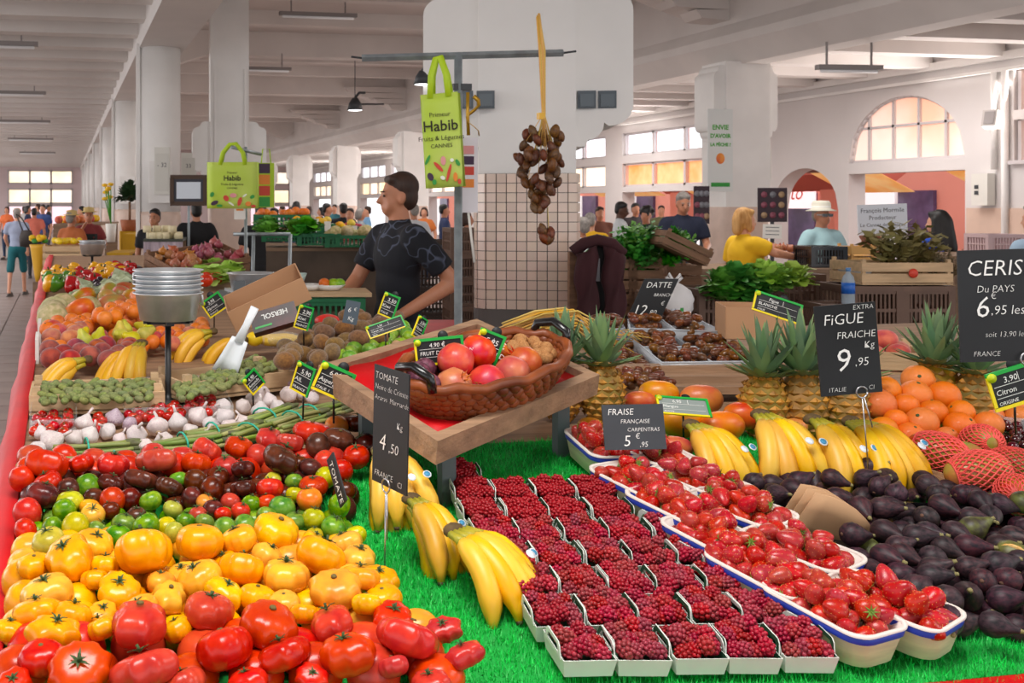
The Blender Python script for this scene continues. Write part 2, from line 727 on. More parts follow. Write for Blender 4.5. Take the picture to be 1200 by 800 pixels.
MB().box((XW - .015, 12.4, .8), (.03, 8.8, 1.6)).build('dado', M_dado, bpy.data.objects['wall_right'])
MB().box((XW - .06, 37, 3.95), (.1, 57, .12)).box((XW - .06, 37, 3.74), (.06, 57, .05)).build('pipe', M_plaster, bpy.data.objects['wall_right'])
MB().tube([(XW - .06, 16.05, 0.2), (XW - .06, 16.05, 3.72)], .05, 8).tube([(XW - .06, 16.25, 2.2), (XW - .06, 16.25, 3.72)], .04, 8).build('drain_pipe', M_plaster, bpy.data.objects['wall_right'])

WN = [0]


def window(name_lab, panes, mat_p, frame_boxes):
    WN[0] += 1
    f = MB()
    for c, d in frame_boxes:
        f.box(c, d)
    w = f.build(f'window_{WN[0]}', M_frame, kind='structure')
    for c, d in panes:
        MB().box(c, d).build('pane', mat_p, w)
    return w


# glazed arch: panes follow the arch, cut by glazing bars
def arch_window():
    WN[0] += 1
    c, a, zsp, rise = (16.85 + 19.45) / 2, 1.3, 2.42, 1.12
    f = MB()
    ys = [-1, -.64, -.2, .24, .68, 1]
    for t in ys[1:-1]:
        f.box((XW + .1, c + a * t, zsp + rise * math.sqrt(1 - t * t) / 2), (.05, .05, rise * math.sqrt(1 - t * t)))
    zm = zsp + .62
    hm = a * math.sqrt(1 - (.62 / rise) ** 2)
    f.box((XW + .1, c, zm), (.05, 2 * hm, .045))
    f.box((XW + .1, c, zsp + .02), (.06, 2 * a, .05))
    N = 24
    for i in range(N):
        t0, t1 = PI * i / N, PI * (i + 1) / N
        f.tube([(XW + .06, c + a * math.cos(t0), zsp + rise * math.sin(t0)), (XW + .06, c + a * math.cos(t1), zsp + rise * math.sin(t1))], .035, 6)
    w = f.build(f'window_{WN[0]}', M_frame, kind='structure')
    for t0, t1 in zip(ys, ys[1:]):
        n = 5
        top = [(c + a * (t0 + (t1 - t0) * i / n), zsp + rise * math.sqrt(max(0, 1 - (t0 + (t1 - t0) * i / n) ** 2))) for i in range(n + 1)]
        lo = [(q, min(z, zm)) for q, z in top]
        MB().prism([(top[0][0], zsp), (top[-1][0], zsp)] + [(q, z) for q, z in lo[::-1]], XW + .12, XW + .13, 'X').build('pane', M_peach_lit, w)
        hi = [(q, z) for q, z in top if z > zm + .01]
        if len(hi) >= 2:
            MB().prism([(hi[0][0], zm), (hi[-1][0], zm)] + hi[::-1], XW + .12, XW + .13, 'X').build('pane', M_peach_lit, w)


arch_window()
window('', [((XW + .12, 15.45, 2.61), (.01, .9, .62)), ((XW + .12, 15.45, 3.4), (.01, .9, .6))], M_peach_lit,
       [((XW + .08, 15.45, 2.96), (.06, 1.0, .05)), ((XW + .08, 15.0, 3), (.06, .06, 1.4)), ((XW + .08, 15.9, 3), (.06, .06, 1.4)), ((XW - .03, 15.45, 2.3), (.12, 1.05, .06))])
for i, (a, b) in enumerate(bays):
    n = 3
    pw = (b - a) / n
    P1 = [((XW + .15, a + pw * (k + .5), 3.21), (.01, pw - .14, .52)) for k in range(n)]
    P2 = [((XW + .15, a + pw * (k + .5), 2.42), (.01, pw - .1, .56)) for k in range(n)]
    fr = [((XW + .1, a + pw * k, 2.8), (.08, .09, 1.4)) for k in range(n + 1)] + [((XW + .1, (a + b) / 2, z), (.08, b - a, .06)) for z in (2.14, 2.7, 2.94, 3.48)]
    w = window('', P1, M_white_lit, fr)
    for c, d in P2:
        MB().box(c, d).build('pane', M_orange_lit if i in (0, 2) else M_yellow_lit, w)

# ---- street beyond the right wall (arcade, blinds, shop fronts)
ext = MB().box((20.6, 34, 1.9), (.3, 60, 5.8)).build('wall_arcade', M_exterior, kind='structure')
MB().box((17.5, 34, -.07), (6.5, 60, .05)).build('pavement', mat('pavement', '#c9c2bd', .8, var=.1, nscale=1), kind='structure')
for k, Y in enumerate((20.6, 23.0, 26.5)):
    p = MB().box((16.6, Y, 1.4), (.5, .45, 2.8)).build('arcade_pier', M_exterior, ext)
MB().prism([(15.9, 2.3), (16.4, 1.95), (16.9, 2.3), (16.9, 3.2), (15.9, 3.2)], 19.0, 27, 'Y').build('arcade_arch', M_exterior_dark, ext)
M_shopglass = mat('shop_glass', '#5b4a6b', .15, var=.3, nscale=2)
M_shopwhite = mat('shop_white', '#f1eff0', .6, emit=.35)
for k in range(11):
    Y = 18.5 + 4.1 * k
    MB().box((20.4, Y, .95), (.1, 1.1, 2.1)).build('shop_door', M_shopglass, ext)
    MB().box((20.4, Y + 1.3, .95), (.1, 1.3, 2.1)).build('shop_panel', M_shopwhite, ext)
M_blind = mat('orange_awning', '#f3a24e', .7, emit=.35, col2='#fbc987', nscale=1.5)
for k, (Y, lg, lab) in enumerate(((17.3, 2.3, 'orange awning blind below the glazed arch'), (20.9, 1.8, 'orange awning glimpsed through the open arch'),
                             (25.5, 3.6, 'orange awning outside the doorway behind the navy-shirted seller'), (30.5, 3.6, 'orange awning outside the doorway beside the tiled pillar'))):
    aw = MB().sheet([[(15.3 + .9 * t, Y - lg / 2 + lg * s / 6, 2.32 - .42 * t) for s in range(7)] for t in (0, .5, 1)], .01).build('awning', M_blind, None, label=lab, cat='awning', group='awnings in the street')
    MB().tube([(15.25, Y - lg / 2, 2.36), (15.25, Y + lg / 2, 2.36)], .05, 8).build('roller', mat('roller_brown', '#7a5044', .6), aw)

# the whole right wall, with its windows and the blinds outside, starts two metres nearer than drawn above
for o in list(COL.objects):
    if o.parent is None and (o.name == 'wall_right' or o.name.startswith(('window_', 'awning'))):
        o.location.y -= 2.0

# ---- far end wall with two rows of windows
wf = MB()
YF = 66.0
wf.box((3.0, YF + .2, 3.1), (24, .3, 6.2), 0)
wfo = wf.build('wall_far', M_pinkwall, kind='structure')


def far_window(xa, xb, za, zb, n, mt):
    WN[0] += 1
    w = MB()
    for k in range(n + 1):
        w.box((xa + (xb - xa) * k / n, YF, (za + zb) / 2), (.12, .12, zb - za + .1))
    w.box(((xa + xb) / 2, YF, za), (xb - xa, .12, .1)).box(((xa + xb) / 2, YF, zb), (xb - xa, .12, .1))
    o = w.build(f'window_{WN[0]}', M_frame, kind='structure')
    for k in range(n):
        MB().box((xa + (xb - xa) * (k + .5) / n, YF + .03, (za + zb) / 2), ((xb - xa) / n - .12, .02, zb - za)).build('pane', mt, o)


for xa, xb in ((-3.3, .5), (2.6, 6.2), (10.2, 14.0)):
    far_window(xa, xb, 2.95, 3.72, 3, M_yellow_lit)
    far_window(xa, xb, 1.75, 2.6, 3, M_yellow_lit)
    far_window(xa, xb, 0.1, 1.6, 3, mat('pink_daylight_pane', '#f3d3dc', .5, emit=.8))

# ---- lamps
def tube_lamp(T, lg, lab, grp):
    e = empty('tube_lamp', T, lab, 'lamp', grp)
    MB().box((0, 0, 0), (lg, .1, .06)).build('housing', M_lampbody, e)
    MB().tube([(-lg / 2 + .05, 0, -.05), (lg / 2 - .05, 0, -.05)], .02, 8).build('tube', M_tubeglass, e)
    for q in (-.35, .35):
        MB().box((lg * q, 0, .17), (.02, .02, .3)).build('hanger', M_lampbody, e)


for k, d in enumerate((15.0, 21.5, 28.8, 36.5, 46)):
    tube_lamp(TR((-1.1, d, 3.86)), 1.5, f'grey tube lamp under the left ceiling ribs, {ordinal(k)} nearest', 'tube lamps over the aisle')
for k, (x, y, d) in enumerate(((373, 17, 17.5), (305, 80, 22))):
    tube_lamp(TR(at_d(x, y, d)), 1.3, ('long tube lamp high on the nave ceiling near the top' if k == 0 else 'tube lamp on nave ceiling beside the near winged pillar'), 'tube lamps in the nave')
tube_lamp(TR(at_d(995, 79, 13.5), -.1), .85, 'white tube lamp under the right side ceiling beams', 'tube lamps in the nave')
M_spotlit = mat('spot_glow', '#ffffff', .4, emit=3.0)
for k, (x, y, d) in enumerate(((495, 92, 6.6), (416, 123, 24))):
    e = empty('spot_lamp', TR(at_d(x, y, d)), 'small grey spot lamp beside the winged pillar' if k == 0 else 'lit round spot lamp hanging in mid nave', 'lamp')
    s = d / 12 if k else .62
    if k:
        MB().tube([(0, 0, .1 * s), (0, 0, 5.25 - at_d(x, y, d).z)], .01, 6).build('cord', M_dark, e)
    MB().lathe([(.09 * s, -.06 * s), (.07 * s, .02 * s), (.03 * s, .08 * s)], 14).build('shade', M_dark, e)
    MB().lathe([(.0, -.07 * s), (.08 * s, -.06 * s)], 14).build('bulb', M_spotlit, e)
    MB().tube([(0, 0, .08 * s), (.05 * s, 0, .14 * s), (.12 * s, 0, .14 * s)], .015 * s, 6).build('arm', M_dark, e)
MB().tube([at_d(412, 122, 24.2), at_d(450, 122, 24.2)], .02, 6).build('lamp_rail', M_dark, None, label='thin dark rail carrying the lit spot lamp', cat='rail')
# ================================================================== the market stall
M_red = mat('red_plastic', '#c80c14', .5, spec=.25, var=.12, nscale=6, bump=.15, bscale=8)
M_wood = mat('old_wood', '#9b7a5e', .7, var=.22, nscale=3, stretch=(1, 12, 12), bump=.25, bscale=10)
M_palewood = mat('crate_wood', '#c9a982', .7, var=.14, nscale=3, stretch=(1.5, 10, 10), bump=.2, bscale=12)
M_brownwood = mat('brown_crate_wood', '#86634a', .7, var=.2, nscale=3, stretch=(1.5, 10, 10), bump=.2, bscale=12)
M_steel = mat('galvanised_steel', '#98a1a6', .4, metal=.45, var=.15, nscale=18)
M_wire = mat('wire_steel', '#b9b9bb', .3, metal=.9)
M_black = mat('black_board', '#17191c', .55, var=.15, nscale=10)
M_chalk = mat('chalk_white', '#f2f2ee', .9)
M_turf = mat('turf_green', '#06cc4c', .5, var=.25, nscale=30)
M_turfbase = mat('turf_backing', '#069a38', .8)
M_alu = mat('pan_aluminium', '#d6d9dc', .34, metal=.7, var=.08, nscale=25)


def slab(name, X0, X1, Y0, Y1, mats, th=.03, dz=0.0, parent=None, **kw):
    ys = sorted({Y0, Y1} | {a for a, _ in PROF if Y0 < a < Y1})
    m = MB()
    top = [(y, zs(y) + dz) for y in ys]
    poly = top + [(y, z - th) for y, z in top[::-1]]
    m.prism(poly, X0, X1, 'X')
    return m.build(name, mats, parent, **kw)


tl = empty('stall_table', TR((.45, 2.0, 0)), 'long sloping stall table draped in red plastic along the aisle', 'table', 'stall tables')
slab('tabletop', -.12 - .45, .95 - .45, 1.38 - 2, 13.0 - 2, M_wood) if False else None


def table(name, lab, X0, X1, Y0, Y1, top_m):
    e = empty(name, TR((X0, Y0, 0)), lab, 'table', 'stall tables')
    ys = sorted({Y0, Y1} | {a for a, _ in PROF if Y0 < a < Y1})
    top = [(y - Y0, zs(y)) for y in ys]
    MB().prism(top + [(y, z - .03) for y, z in top[::-1]], 0, X1 - X0, 'X').build('tabletop', top_m, e)
    n = max(2, int((Y1 - Y0) / 1.2))
    for k in range(n):
        y = .08 + (Y1 - Y0 - .16) * k / (n - 1)
        for x in (.1, X1 - X0 - .06):
            h = zs(Y0 + y) - .031
            MB().box((x, y, h / 2), (.045, .045, h)).build('leg', M_steel, e)
    return e


bpy.data.objects.remove(tl)
t1 = table('stall_table', 'long sloping stall table draped in red plastic along the aisle', -.12, .97, 1.34, 6.3, M_wood)
t2 = table('stall_table', 'wide sloping front stall table under the green turf and berries', .975, 3.6, 1.34, 3.95, M_wood)
t3 = table('stall_table', 'further aisle-side stall table holding peppers and onions', -.12, 1.15, 6.35, 9.6, M_wood)
# red plastic skirt, hanging outwards on the aisle side and over the front edge
sk = []
for y in np.linspace(0, 8.2, 34):
    Y = 1.34 + y
    z = zs(Y)
    w = .006 * math.sin(y * 9)
    sk.append([(.03, y, z + .012), (-.004, y, z + .014), (-.03 + w, y, z - .03), (-.05 + w, y, z - .25), (-.075 - w, y, z - .62)])
MB().sheet(sk, .003).build('red_skirt', M_red, t1)
sk = []
for x in np.linspace(0, 3.68, 30):
    w = .006 * math.sin(x * 11)
    sk.append([(x, .03, zs(1.37) + .012), (x, -.02, .945), (x, -.045 + w, .9), (x, -.07 - w, .35)])
MB().sheet(sk, .003).build('red_front_skirt', M_red, t1)

# ---- turf mat
MATX0, MATX1, MATY0, MATY1 = -.085, 2.3, 1.35, 2.45
mat_o = empty('turf_mat', TR((MATX0, MATY0, zs(MATY0))), 'bright green artificial turf mat spread under the fruit', 'mat')
_m = MB()
_ys = [MATY0, 1.7, 2.0, 2.3, MATY1]
_m.prism([(y - MATY0, zs(y) - zs(MATY0) + .004) for y in _ys] + [(y - MATY0, zs(y) - zs(MATY0) + .001) for y in _ys[::-1]], 0, MATX1 - MATX0, 'X')
_m.build('backing', M_turfbase, mat_o)
N = 130000
rng = np.random.RandomState(3)
gx = rng.uniform(MATX0, MATX1, N)
gy = rng.uniform(MATY0 - .01, MATY1, N)
gd = gx * ST + gy * CT
gr = gx * CT - gy * ST
gz = np.interp(gy, [a for a, _ in PROF], [b for _, b in PROF])
gpx = PX0 + FPX * gr / gd
gpy = PY0 - FPX * (gz - EYE) / gd
keep = ((gpx > 380) | (gpx < 70)) & (gpx < 1215) & (gpy < 815)
gx, gy, gz = gx[keep], gy[keep], gz[keep]
n = len(gx)
L = rng.uniform(.009, .02, n)
an = rng.uniform(0, 2 * PI, n)
ti = rng.uniform(.1, .95, n)
wd = rng.uniform(.0007, .0013, n)
base = np.stack([gx - MATX0, gy - MATY0, gz - zs(MATY0) + .003], 1)
tip = base + np.stack([np.cos(an) * np.sin(ti) * L, np.sin(an) * np.sin(ti) * L, np.cos(ti) * L], 1)
sd = np.stack([-np.sin(an) * wd, np.cos(an) * wd, np.zeros(n)], 1)
V = np.concatenate([base - sd, base + sd, tip])
F = np.stack([np.arange(n), np.arange(n) + n, np.arange(n) + 2 * n], 1)
ob('turf', big_mesh('turf', V, F, M_turf), mat_o, kind='stuff')

# ================================================================== produce shapes
def ribbed(seed, nr, depth, flat, lob=0.0):
    r0 = random.Random(seed)
    ph = [r0.uniform(0, 2 * PI) for _ in range(4)]
    def fn(t, p):
        s = math.sin(t)
        rib = 1 - depth * (s ** .6) * abs(math.sin(nr * p / 2 + ph[0] + .35 * math.sin(2 * p + ph[1])))
        w = 1 + .05 * math.sin(2 * p + ph[1]) + .04 * math.sin(3 * p + ph[2]) + lob * math.cos(2 * p)
        z = flat * math.cos(t)
        if t < 1.0:
            z -= .13 * (1 - t)
        if t > 2.4:
            z += .10 * (t - 2.4)
        return (s ** .82 * rib * w if s > 0 else 0, 0, z) if False else ((max(s, 0) ** .82) * rib * w * math.cos(p), (max(s, 0) ** .82) * rib * w * math.sin(p), z)
    return MB().blob(fn, 15, 36)


def roundish(seed, flat=.9, bump=.03):
    r0 = random.Random(seed)
    ph = [r0.uniform(0, 2 * PI) for _ in range(4)]
    def fn(t, p):
        s = math.sin(t)
        w = 1 + bump * math.sin(2 * p + ph[0]) + bump * .6 * math.sin(3 * p + ph[1])
        z = flat * math.cos(t)
        if t < .7:
            z -= .12 * (.7 - t)
        return (s * w * math.cos(p), s * w * math.sin(p), z)
    return MB().blob(fn, 12, 20)


def calyx_mesh(name, m, n=6, L=.38, z=.68):
    b = MB()
    r0 = random.Random(n)
    for k in range(n):
        a = 2 * PI * k / n + r0.uniform(-.3, .3)
        l = L * r0.uniform(.7, 1.2)
        c, s = math.cos(a), math.sin(a)
        P = [(.03 * c, .03 * s, z + .02), (.5 * l * c, .5 * l * s, z + .10), (l * c, l * s, z + .06 + r0.uniform(-.02, .1))]
        w = .055
        Vv = []
        for i, p in enumerate(P):
            ww = w * (1, .9, .1)[i]
            Vv += [(p[0] - s * ww, p[1] + c * ww, p[2]), (p[0] + s * ww, p[1] - c * ww, p[2]), (p[0], p[1], p[2] - .03)]
        b.add(Vv, [(0, 1, 4, 3), (3, 4, 7, 6), (1, 2, 5, 4), (4, 5, 8, 7), (2, 0, 3, 5), (5, 3, 6, 8)])
    b.tube([(0, 0, z - .02), (.02, .01, z + .1), (.06, .04, z + .22)], [.06, .045, .055], 6)
    return b.mesh(name, m)


M_calyx = mat('calyx_green', '#3c5226', .7, var=.3, nscale=20)
TK = dict(rough=.27, coat=.1, coord='Object', spec=.35)
M_tom = {
    'R': mat('red_tomato', '#bf2004', col2='#d63a08', nscale=1.4, rnd=(.006, .05, .14), **TK),
    'D': mat('dark_tomato', '#3f1810', col2='#6e2d1a', nscale=1.3, rnd=(.015, .12, .2), **TK),
    'G': mat('green_tomato', '#3f7c0e', col2='#7fa51c', nscale=1.6, rnd=(.02, .1, .15), **TK),
    'Y': mat('yellow_tomato', '#ea9700', col2='#f8b804', nscale=1.2, rnd=(.012, .05, .06), **TK),
    'O': mat('orange_tomato', '#e8780e', col2='#f2961a', nscale=1.2, rnd=(.01, .05, .08), **TK),
    'K': mat('lime_tomato', '#a8a012', col2='#c9c022', nscale=1.5, rnd=(.02, .1, .1), **TK)}
_any = M_tom['R']
RIB = [ribbed(1, 10, .13, .66).mesh('tomato', _any), ribbed(2, 8, .16, .7, .1).mesh('tomato', _any), ribbed(3, 12, .10, .72).mesh('tomato', _any), ribbed(4, 7, .2, .62, .16).mesh('tomato', _any)]
RND = [roundish(1, .9).mesh('tomato', _any), roundish(2, .84).mesh('tomato', _any), roundish(3, 1.1, .05).mesh('tomato', _any)]
CALR = calyx_mesh('stem', M_calyx, 6, .36, .56)
CALS = calyx_mesh('stem', M_calyx, 5, .5, .82)
M_scar = mat('stem_scar', '#6b5a2a', .8)
SCAR = MB().lathe([(.12, .56), (.1, .62), (.05, .63)], 8).mesh('stem_scar', M_scar)


def relax(P, R, floor_off=.55, it=60, k=.5, mind=.93, zk=1.0):
    P = np.array(P, float)
    R = np.array(R, float)
    P0 = P.copy()
    for _ in range(it):
        D = P[:, None, :] - P[None, :, :]
        d = np.sqrt((D ** 2).sum(2)) + 1e-9
        np.fill_diagonal(d, 9)
        need = (R[:, None] + R[None, :]) * mind
        ov = np.clip(need - d, 0, None)
        mv = (D / d[:, :, None] * (ov * k * .5)[:, :, None])
        mv[:, :, 2] *= zk
        P += np.clip(mv.sum(1), -.01, .01)
        P += (P0 - P) * .03
        fz = np.array([zs(y) for y in P[:, 1]]) + R * floor_off + .004
        P[:, 2] = np.maximum(P[:, 2], fz)
    return P


RED = [(165, 752, 82), (172, 787, 75), (45, 777, 56), (90, 785, 78), (241, 732, 62), (256, 772, 72), (308, 743, 76), (325, 778, 60), (383, 740, 64), (410, 775, 68),
       (465, 735, 58), (489, 765, 72), (530, 778, 46), (512, 745, 44), (362, 790, 42), (452, 784, 40), (505, 802, 50), (15, 805, 52), (216, 800, 50), (290, 800, 50)]
YEL = [(80, 667, 66), (103, 645, 50), (38, 670, 42), (172, 662, 76), (235, 644, 60), (52, 701, 62), (104, 690, 42), (142, 697, 56), (40, 725, 54), (85, 728, 50), (122, 723, 42),
       (202, 714, 52), (160, 727, 46), (241, 688, 56), (264, 708, 50), (212, 677, 42), (287, 672, 56), (55, 755, 62), (108, 750, 46), (285, 645, 46), (298, 705, 46), (327, 633, 60),
       (336, 682, 62), (378, 658, 64), (390, 700, 64), (417, 690, 46), (328, 716, 42), (311, 652, 42), (420, 655, 48), (443, 680, 48), (447, 703, 46), (432, 722, 40), (402, 640, 42),
       (362, 724, 36), (262, 660, 40), (130, 670, 40), (190, 690, 38), (70, 690, 36), (365, 638, 36), (220, 745, 40), (20, 745, 40)]
SML = [(61, 618, 26, 'G'), (87, 622, 34, 'K'), (58, 645, 42, 'K'), (107, 607, 30, 'Y'), (115, 622, 26, 'G'), (136, 633, 34, 'G'), (145, 615, 30, 'G'), (173, 630, 34, 'G'), (195, 620, 28, 'K'),
       (217, 612, 26, 'G'), (265, 626, 30, 'G'), (287, 618, 30, 'G'), (239, 614, 24, 'G'), (210, 630, 24, 'K'), (75, 602, 28, 'G'), (102, 572, 30, 'G'), (79, 592, 34, 'K'), (175, 592, 28, 'G'),
       (211, 567, 24, 'G'), (105, 596, 26, 'Y'), (202, 598, 24, 'K'), (342, 568, 22, 'G'), (320, 561, 22, 'K'), (381, 560, 26, 'K'), (343, 582, 22, 'K'), (362, 592, 32, 'O'), (330, 597, 34, 'G'),
       (345, 612, 26, 'G'), (396, 597, 28, 'G'), (368, 610, 30, 'K'), (391, 618, 32, 'G'), (312, 607, 26, 'G'), (417, 627, 26, 'K'), (366, 630, 22, 'K'), (239, 592, 24, 'O'), (300, 590, 24, 'G'),
       (30, 622, 28, 'R'), (33, 602, 34, 'R'), (232, 604, 24, 'R'), (262, 606, 22, 'R'), (160, 605, 26, 'D'), (130, 600, 24, 'D')]
MIX = [(54, 550, 52, 'R'), (58, 566, 40, 'R'), (99, 549, 38, 'R'), (136, 550, 42, 'R'), (183, 547, 48, 'R'), (226, 546, 38, 'R'), (243, 532, 42, 'R'), (281, 526, 36, 'R'), (265, 548, 32, 'R'),
       (166, 566, 38, 'D'), (200, 576, 36, 'D'), (227, 567, 28, 'D'), (247, 576, 32, 'D'), (255, 559, 28, 'D'), (284, 555, 34, 'D'), (131, 569, 34, 'D'), (48, 584, 44, 'D'), (109, 585, 26, 'D'),
       (152, 586, 28, 'D'), (132, 591, 30, 'R'), (80, 577, 28, 'D'), (288, 575, 34, 'D'), (270, 588, 24, 'R'), (250, 597, 26, 'D'), (282, 599, 24, 'R'), (316, 517, 38, 'R'), (365, 507, 46, 'R'),
       (343, 523, 34, 'R'), (418, 496, 36, 'D'), (395, 520, 40, 'D'), (325, 547, 54, 'D'), (362, 550, 28, 'D'), (381, 543, 30, 'R'), (428, 522, 32, 'D'), (415, 537, 32, 'R'), (366, 573, 36, 'R'),
       (313, 576, 36, 'R'), (308, 590, 24, 'R'), (399, 553, 26, 'R'), (396, 499, 30, 'O'), (405, 575, 26, 'D'), (303, 534, 30, 'R'), (30, 560, 30, 'R'), (210, 548, 30, 'R'), (375, 527, 30, 'D'), (350, 545, 26, 'D'), (226, 587, 26, 'D')]
items = [(x, y, w, 'R', 'rib') for x, y, w in RED] + [(x, y, w, 'Y', 'rib') for x, y, w in YEL] + [(x, y, w, k, 'rnd') for x, y, w, k in SML] + \
        [(x, y, w, k, 'rib' if w >= 34 else 'rnd') for x, y, w, k in MIX]
P, R = [], []
for x, y, w, k, s in items:
    p = on_table(x, y, .06)
    d = p.x * ST + p.y * CT
    r = w / 2 * d / FPX
    p = on_table(x, y, .035 + r * .62)
    P.append(p)
    R.append(r * .92)
rr = random.Random(11)
# lower layer of the heap, seen only in the gaps
PF, RF, KF = [], [], []
for yy, kind, r in ((800, 'R', .04), (770, 'R', .04), (742, 'Y', .036), (715, 'Y', .036), (690, 'Y', .036), (668, 'Y', .036), (648, 'Y', .034), (628, 'G', .026), (612, 'G', .026), (598, 'D', .027), (584, 'D', .028), (570, 'D', .03), (556, 'R', .032), (542, 'R', .032)):
    lx = 20 + (800 - yy) * .02
    rx = 420 if yy < 640 else 420 + (yy - 640) * .75
    x = lx + 14
    p = on_table(x, yy, r * .7)
    d = p.x * ST + p.y * CT
    st = 2 * r * FPX / d * 1.02
    while x < rx - 10:
        PF.append(on_table(x + rr.uniform(-4, 4), yy + rr.uniform(-3, 3), r * .62))
        RF.append(r)
        KF.append(kind)
        x += st
_all = relax(list(P) + [Vector((p.x, p.y, zs(p.y) + r * .8)) for p, r in zip(PF, RF)], R + [r * .9 for r in RF], floor_off=.8, it=60, mind=.88)
P, PF = _all[:len(R)], [Vector(v) for v in _all[len(R):]]
KN = {'R': 'red', 'D': 'dark chocolate-coloured', 'G': 'green', 'Y': 'yellow', 'O': 'orange', 'K': 'yellow-green'}
sets = {}
for (x, y, w, k, s), p, r in zip(items, P, R):
    me = rr.choice(RIB if s == 'rib' else RND)
    tilt = rr.uniform(-.5, .5)
    T = TR(p, rr.uniform(0, 6.3), rr.uniform(-.2, .55), rr.uniform(-.4, .4), r * 1.08)
    o = ob('tomato', me, None, T, cat='tomato', group=f'{KN[k]} tomatoes on the stall', omat=M_tom[k])
    if rr.random() < .75:
        ob('stem', CALR if s == 'rib' else CALS, o)
    elif s == 'rib':
        ob('stem_scar', SCAR, o)
    sets.setdefault((k, s), []).append(o)
for (k, s), L_ in sets.items():
    t = {'rib': f'large ribbed {KN[k]} tomato', 'rnd': f'small smooth {KN[k]} tomato'}[s]
    rank_labels(L_, t, max(1, round(len(L_) / 8)))
for p, r, k in zip(PF, RF, KF):
    T = TR((p.x, p.y, p.z), rr.uniform(0, 6.3), rr.uniform(-.2, .2), 0, r)
    ob('tomato', rr.choice(RND), None, T, f'{KN[k]} tomato half hidden underneath the tomato heap', 'tomato', f'{KN[k]} tomatoes under the heap', omat=M_tom[k])
# ================================================================== aisle side of the stall
RG = random.Random(21)


def in_poly(x, y, P):
    c = False
    j = len(P) - 1
    for i in range(len(P)):
        if (P[i][1] > y) != (P[j][1] > y) and x < (P[j][0] - P[i][0]) * (y - P[i][1]) / (P[j][1] - P[i][1]) + P[i][0]:
            c = not c
        j = i
    return c


def scatter(poly, r, n, lift=0.0, mind=1.75, rg=RG, tries=60, surf=on_table):
    """points on the stall inside a pixel polygon, no closer than mind * r"""
    xs = [p[0] for p in poly]
    ys = [p[1] for p in poly]
    out = []
    for _ in range(n * tries):
        if len(out) >= n:
            break
        x, y = rg.uniform(min(xs), max(xs)), rg.uniform(min(ys), max(ys))
        if not in_poly(x, y, poly):
            continue
        p = surf(x, y, lift + r)
        if all((p - q).length > mind * r for q in out):
            out.append(p)
    return out


def heap(name, meshes, poly, r, n, lab, cat, grp, lift=0.0, mats=None, tilt=.6, mind=1.75, child=None, layers=1, scz=1.0, rank=True):
    L_ = []
    pts = [p for l in range(layers) for p in scatter(poly, r, n, lift + l * r * 1.25, mind)]
    if pts:
        for p in relax(pts, [r] * len(pts), floor_off=.92, it=40, mind=.97):
            T = TR(p, RG.uniform(0, 6.3), RG.uniform(-tilt, tilt), RG.uniform(-tilt, tilt), (r, r, r * scz))
            o = ob(name, RG.choice(meshes), None, T, lab, cat, grp, omat=RG.choice(mats) if mats else None)
            if child:
                ob(child[0], child[1], o)
            L_.append(o)
    if rank and 2 <= len(L_) <= 45 and len(lab.split()) <= 9:
        rank_labels(L_, lab, max(1, round(len(L_) / 7)))
    return L_


def sphere_mesh(name, m, sx=1, sy=1, sz=1, nl=9, nn=14, bump=0.0, seed=1):
    r0 = random.Random(seed)
    a, b = r0.uniform(0, 6), r0.uniform(0, 6)
    def fn(t, p):
        w = 1 + bump * (math.sin(2 * p + a) * math.sin(t) + .6 * math.sin(3 * t + b))
        return (sx * w * math.sin(t) * math.cos(p), sy * w * math.sin(t) * math.sin(p), sz * w * math.cos(t))
    return MB().blob(fn, nl, nn).mesh(name, m)


# ---- asparagus bundles
M_asp = mat('asparagus_green', '#6f8f36', .55, col2='#a8a566', nscale=7, rnd=(.03, .1, .15), stretch=(1, 6, 6))
M_asptip = mat('asparagus_tip', '#5b5a3e', .6, col2='#6f7a44', nscale=30)
M_band = mat('teal_band', '#2fb59a', .5)
def _spear(seed):
    r0 = random.Random(seed)
    b = MB()
    bend = r0.uniform(-.006, .006)
    b.tube([(-.1, 0, 0), (-.03, bend, 0), (.05, bend * .6, 0), (.07, 0, 0)], [.0055, .0055, .005, .0045], 7)
    b.tube([(.066, 0, 0), (.085, 0, 0), (.1, 0, 0), (.108, 0, 0)], [.0055, .0068, .005, .0012], 7, 1)
    return b.mesh('spear', [M_asp, M_asptip])
SPEAR = [_spear(k) for k in range(3)]
ASP = [(117, 520, .12, 0), (228, 512, .25, .3), (77, 538, .05, 0), (150, 536, -.02, 0), (318, 482, .75, .2), (352, 486, .6, .2), (372, 478, .55, .35), (262, 500, .35, .2), (300, 500, .7, .1)]
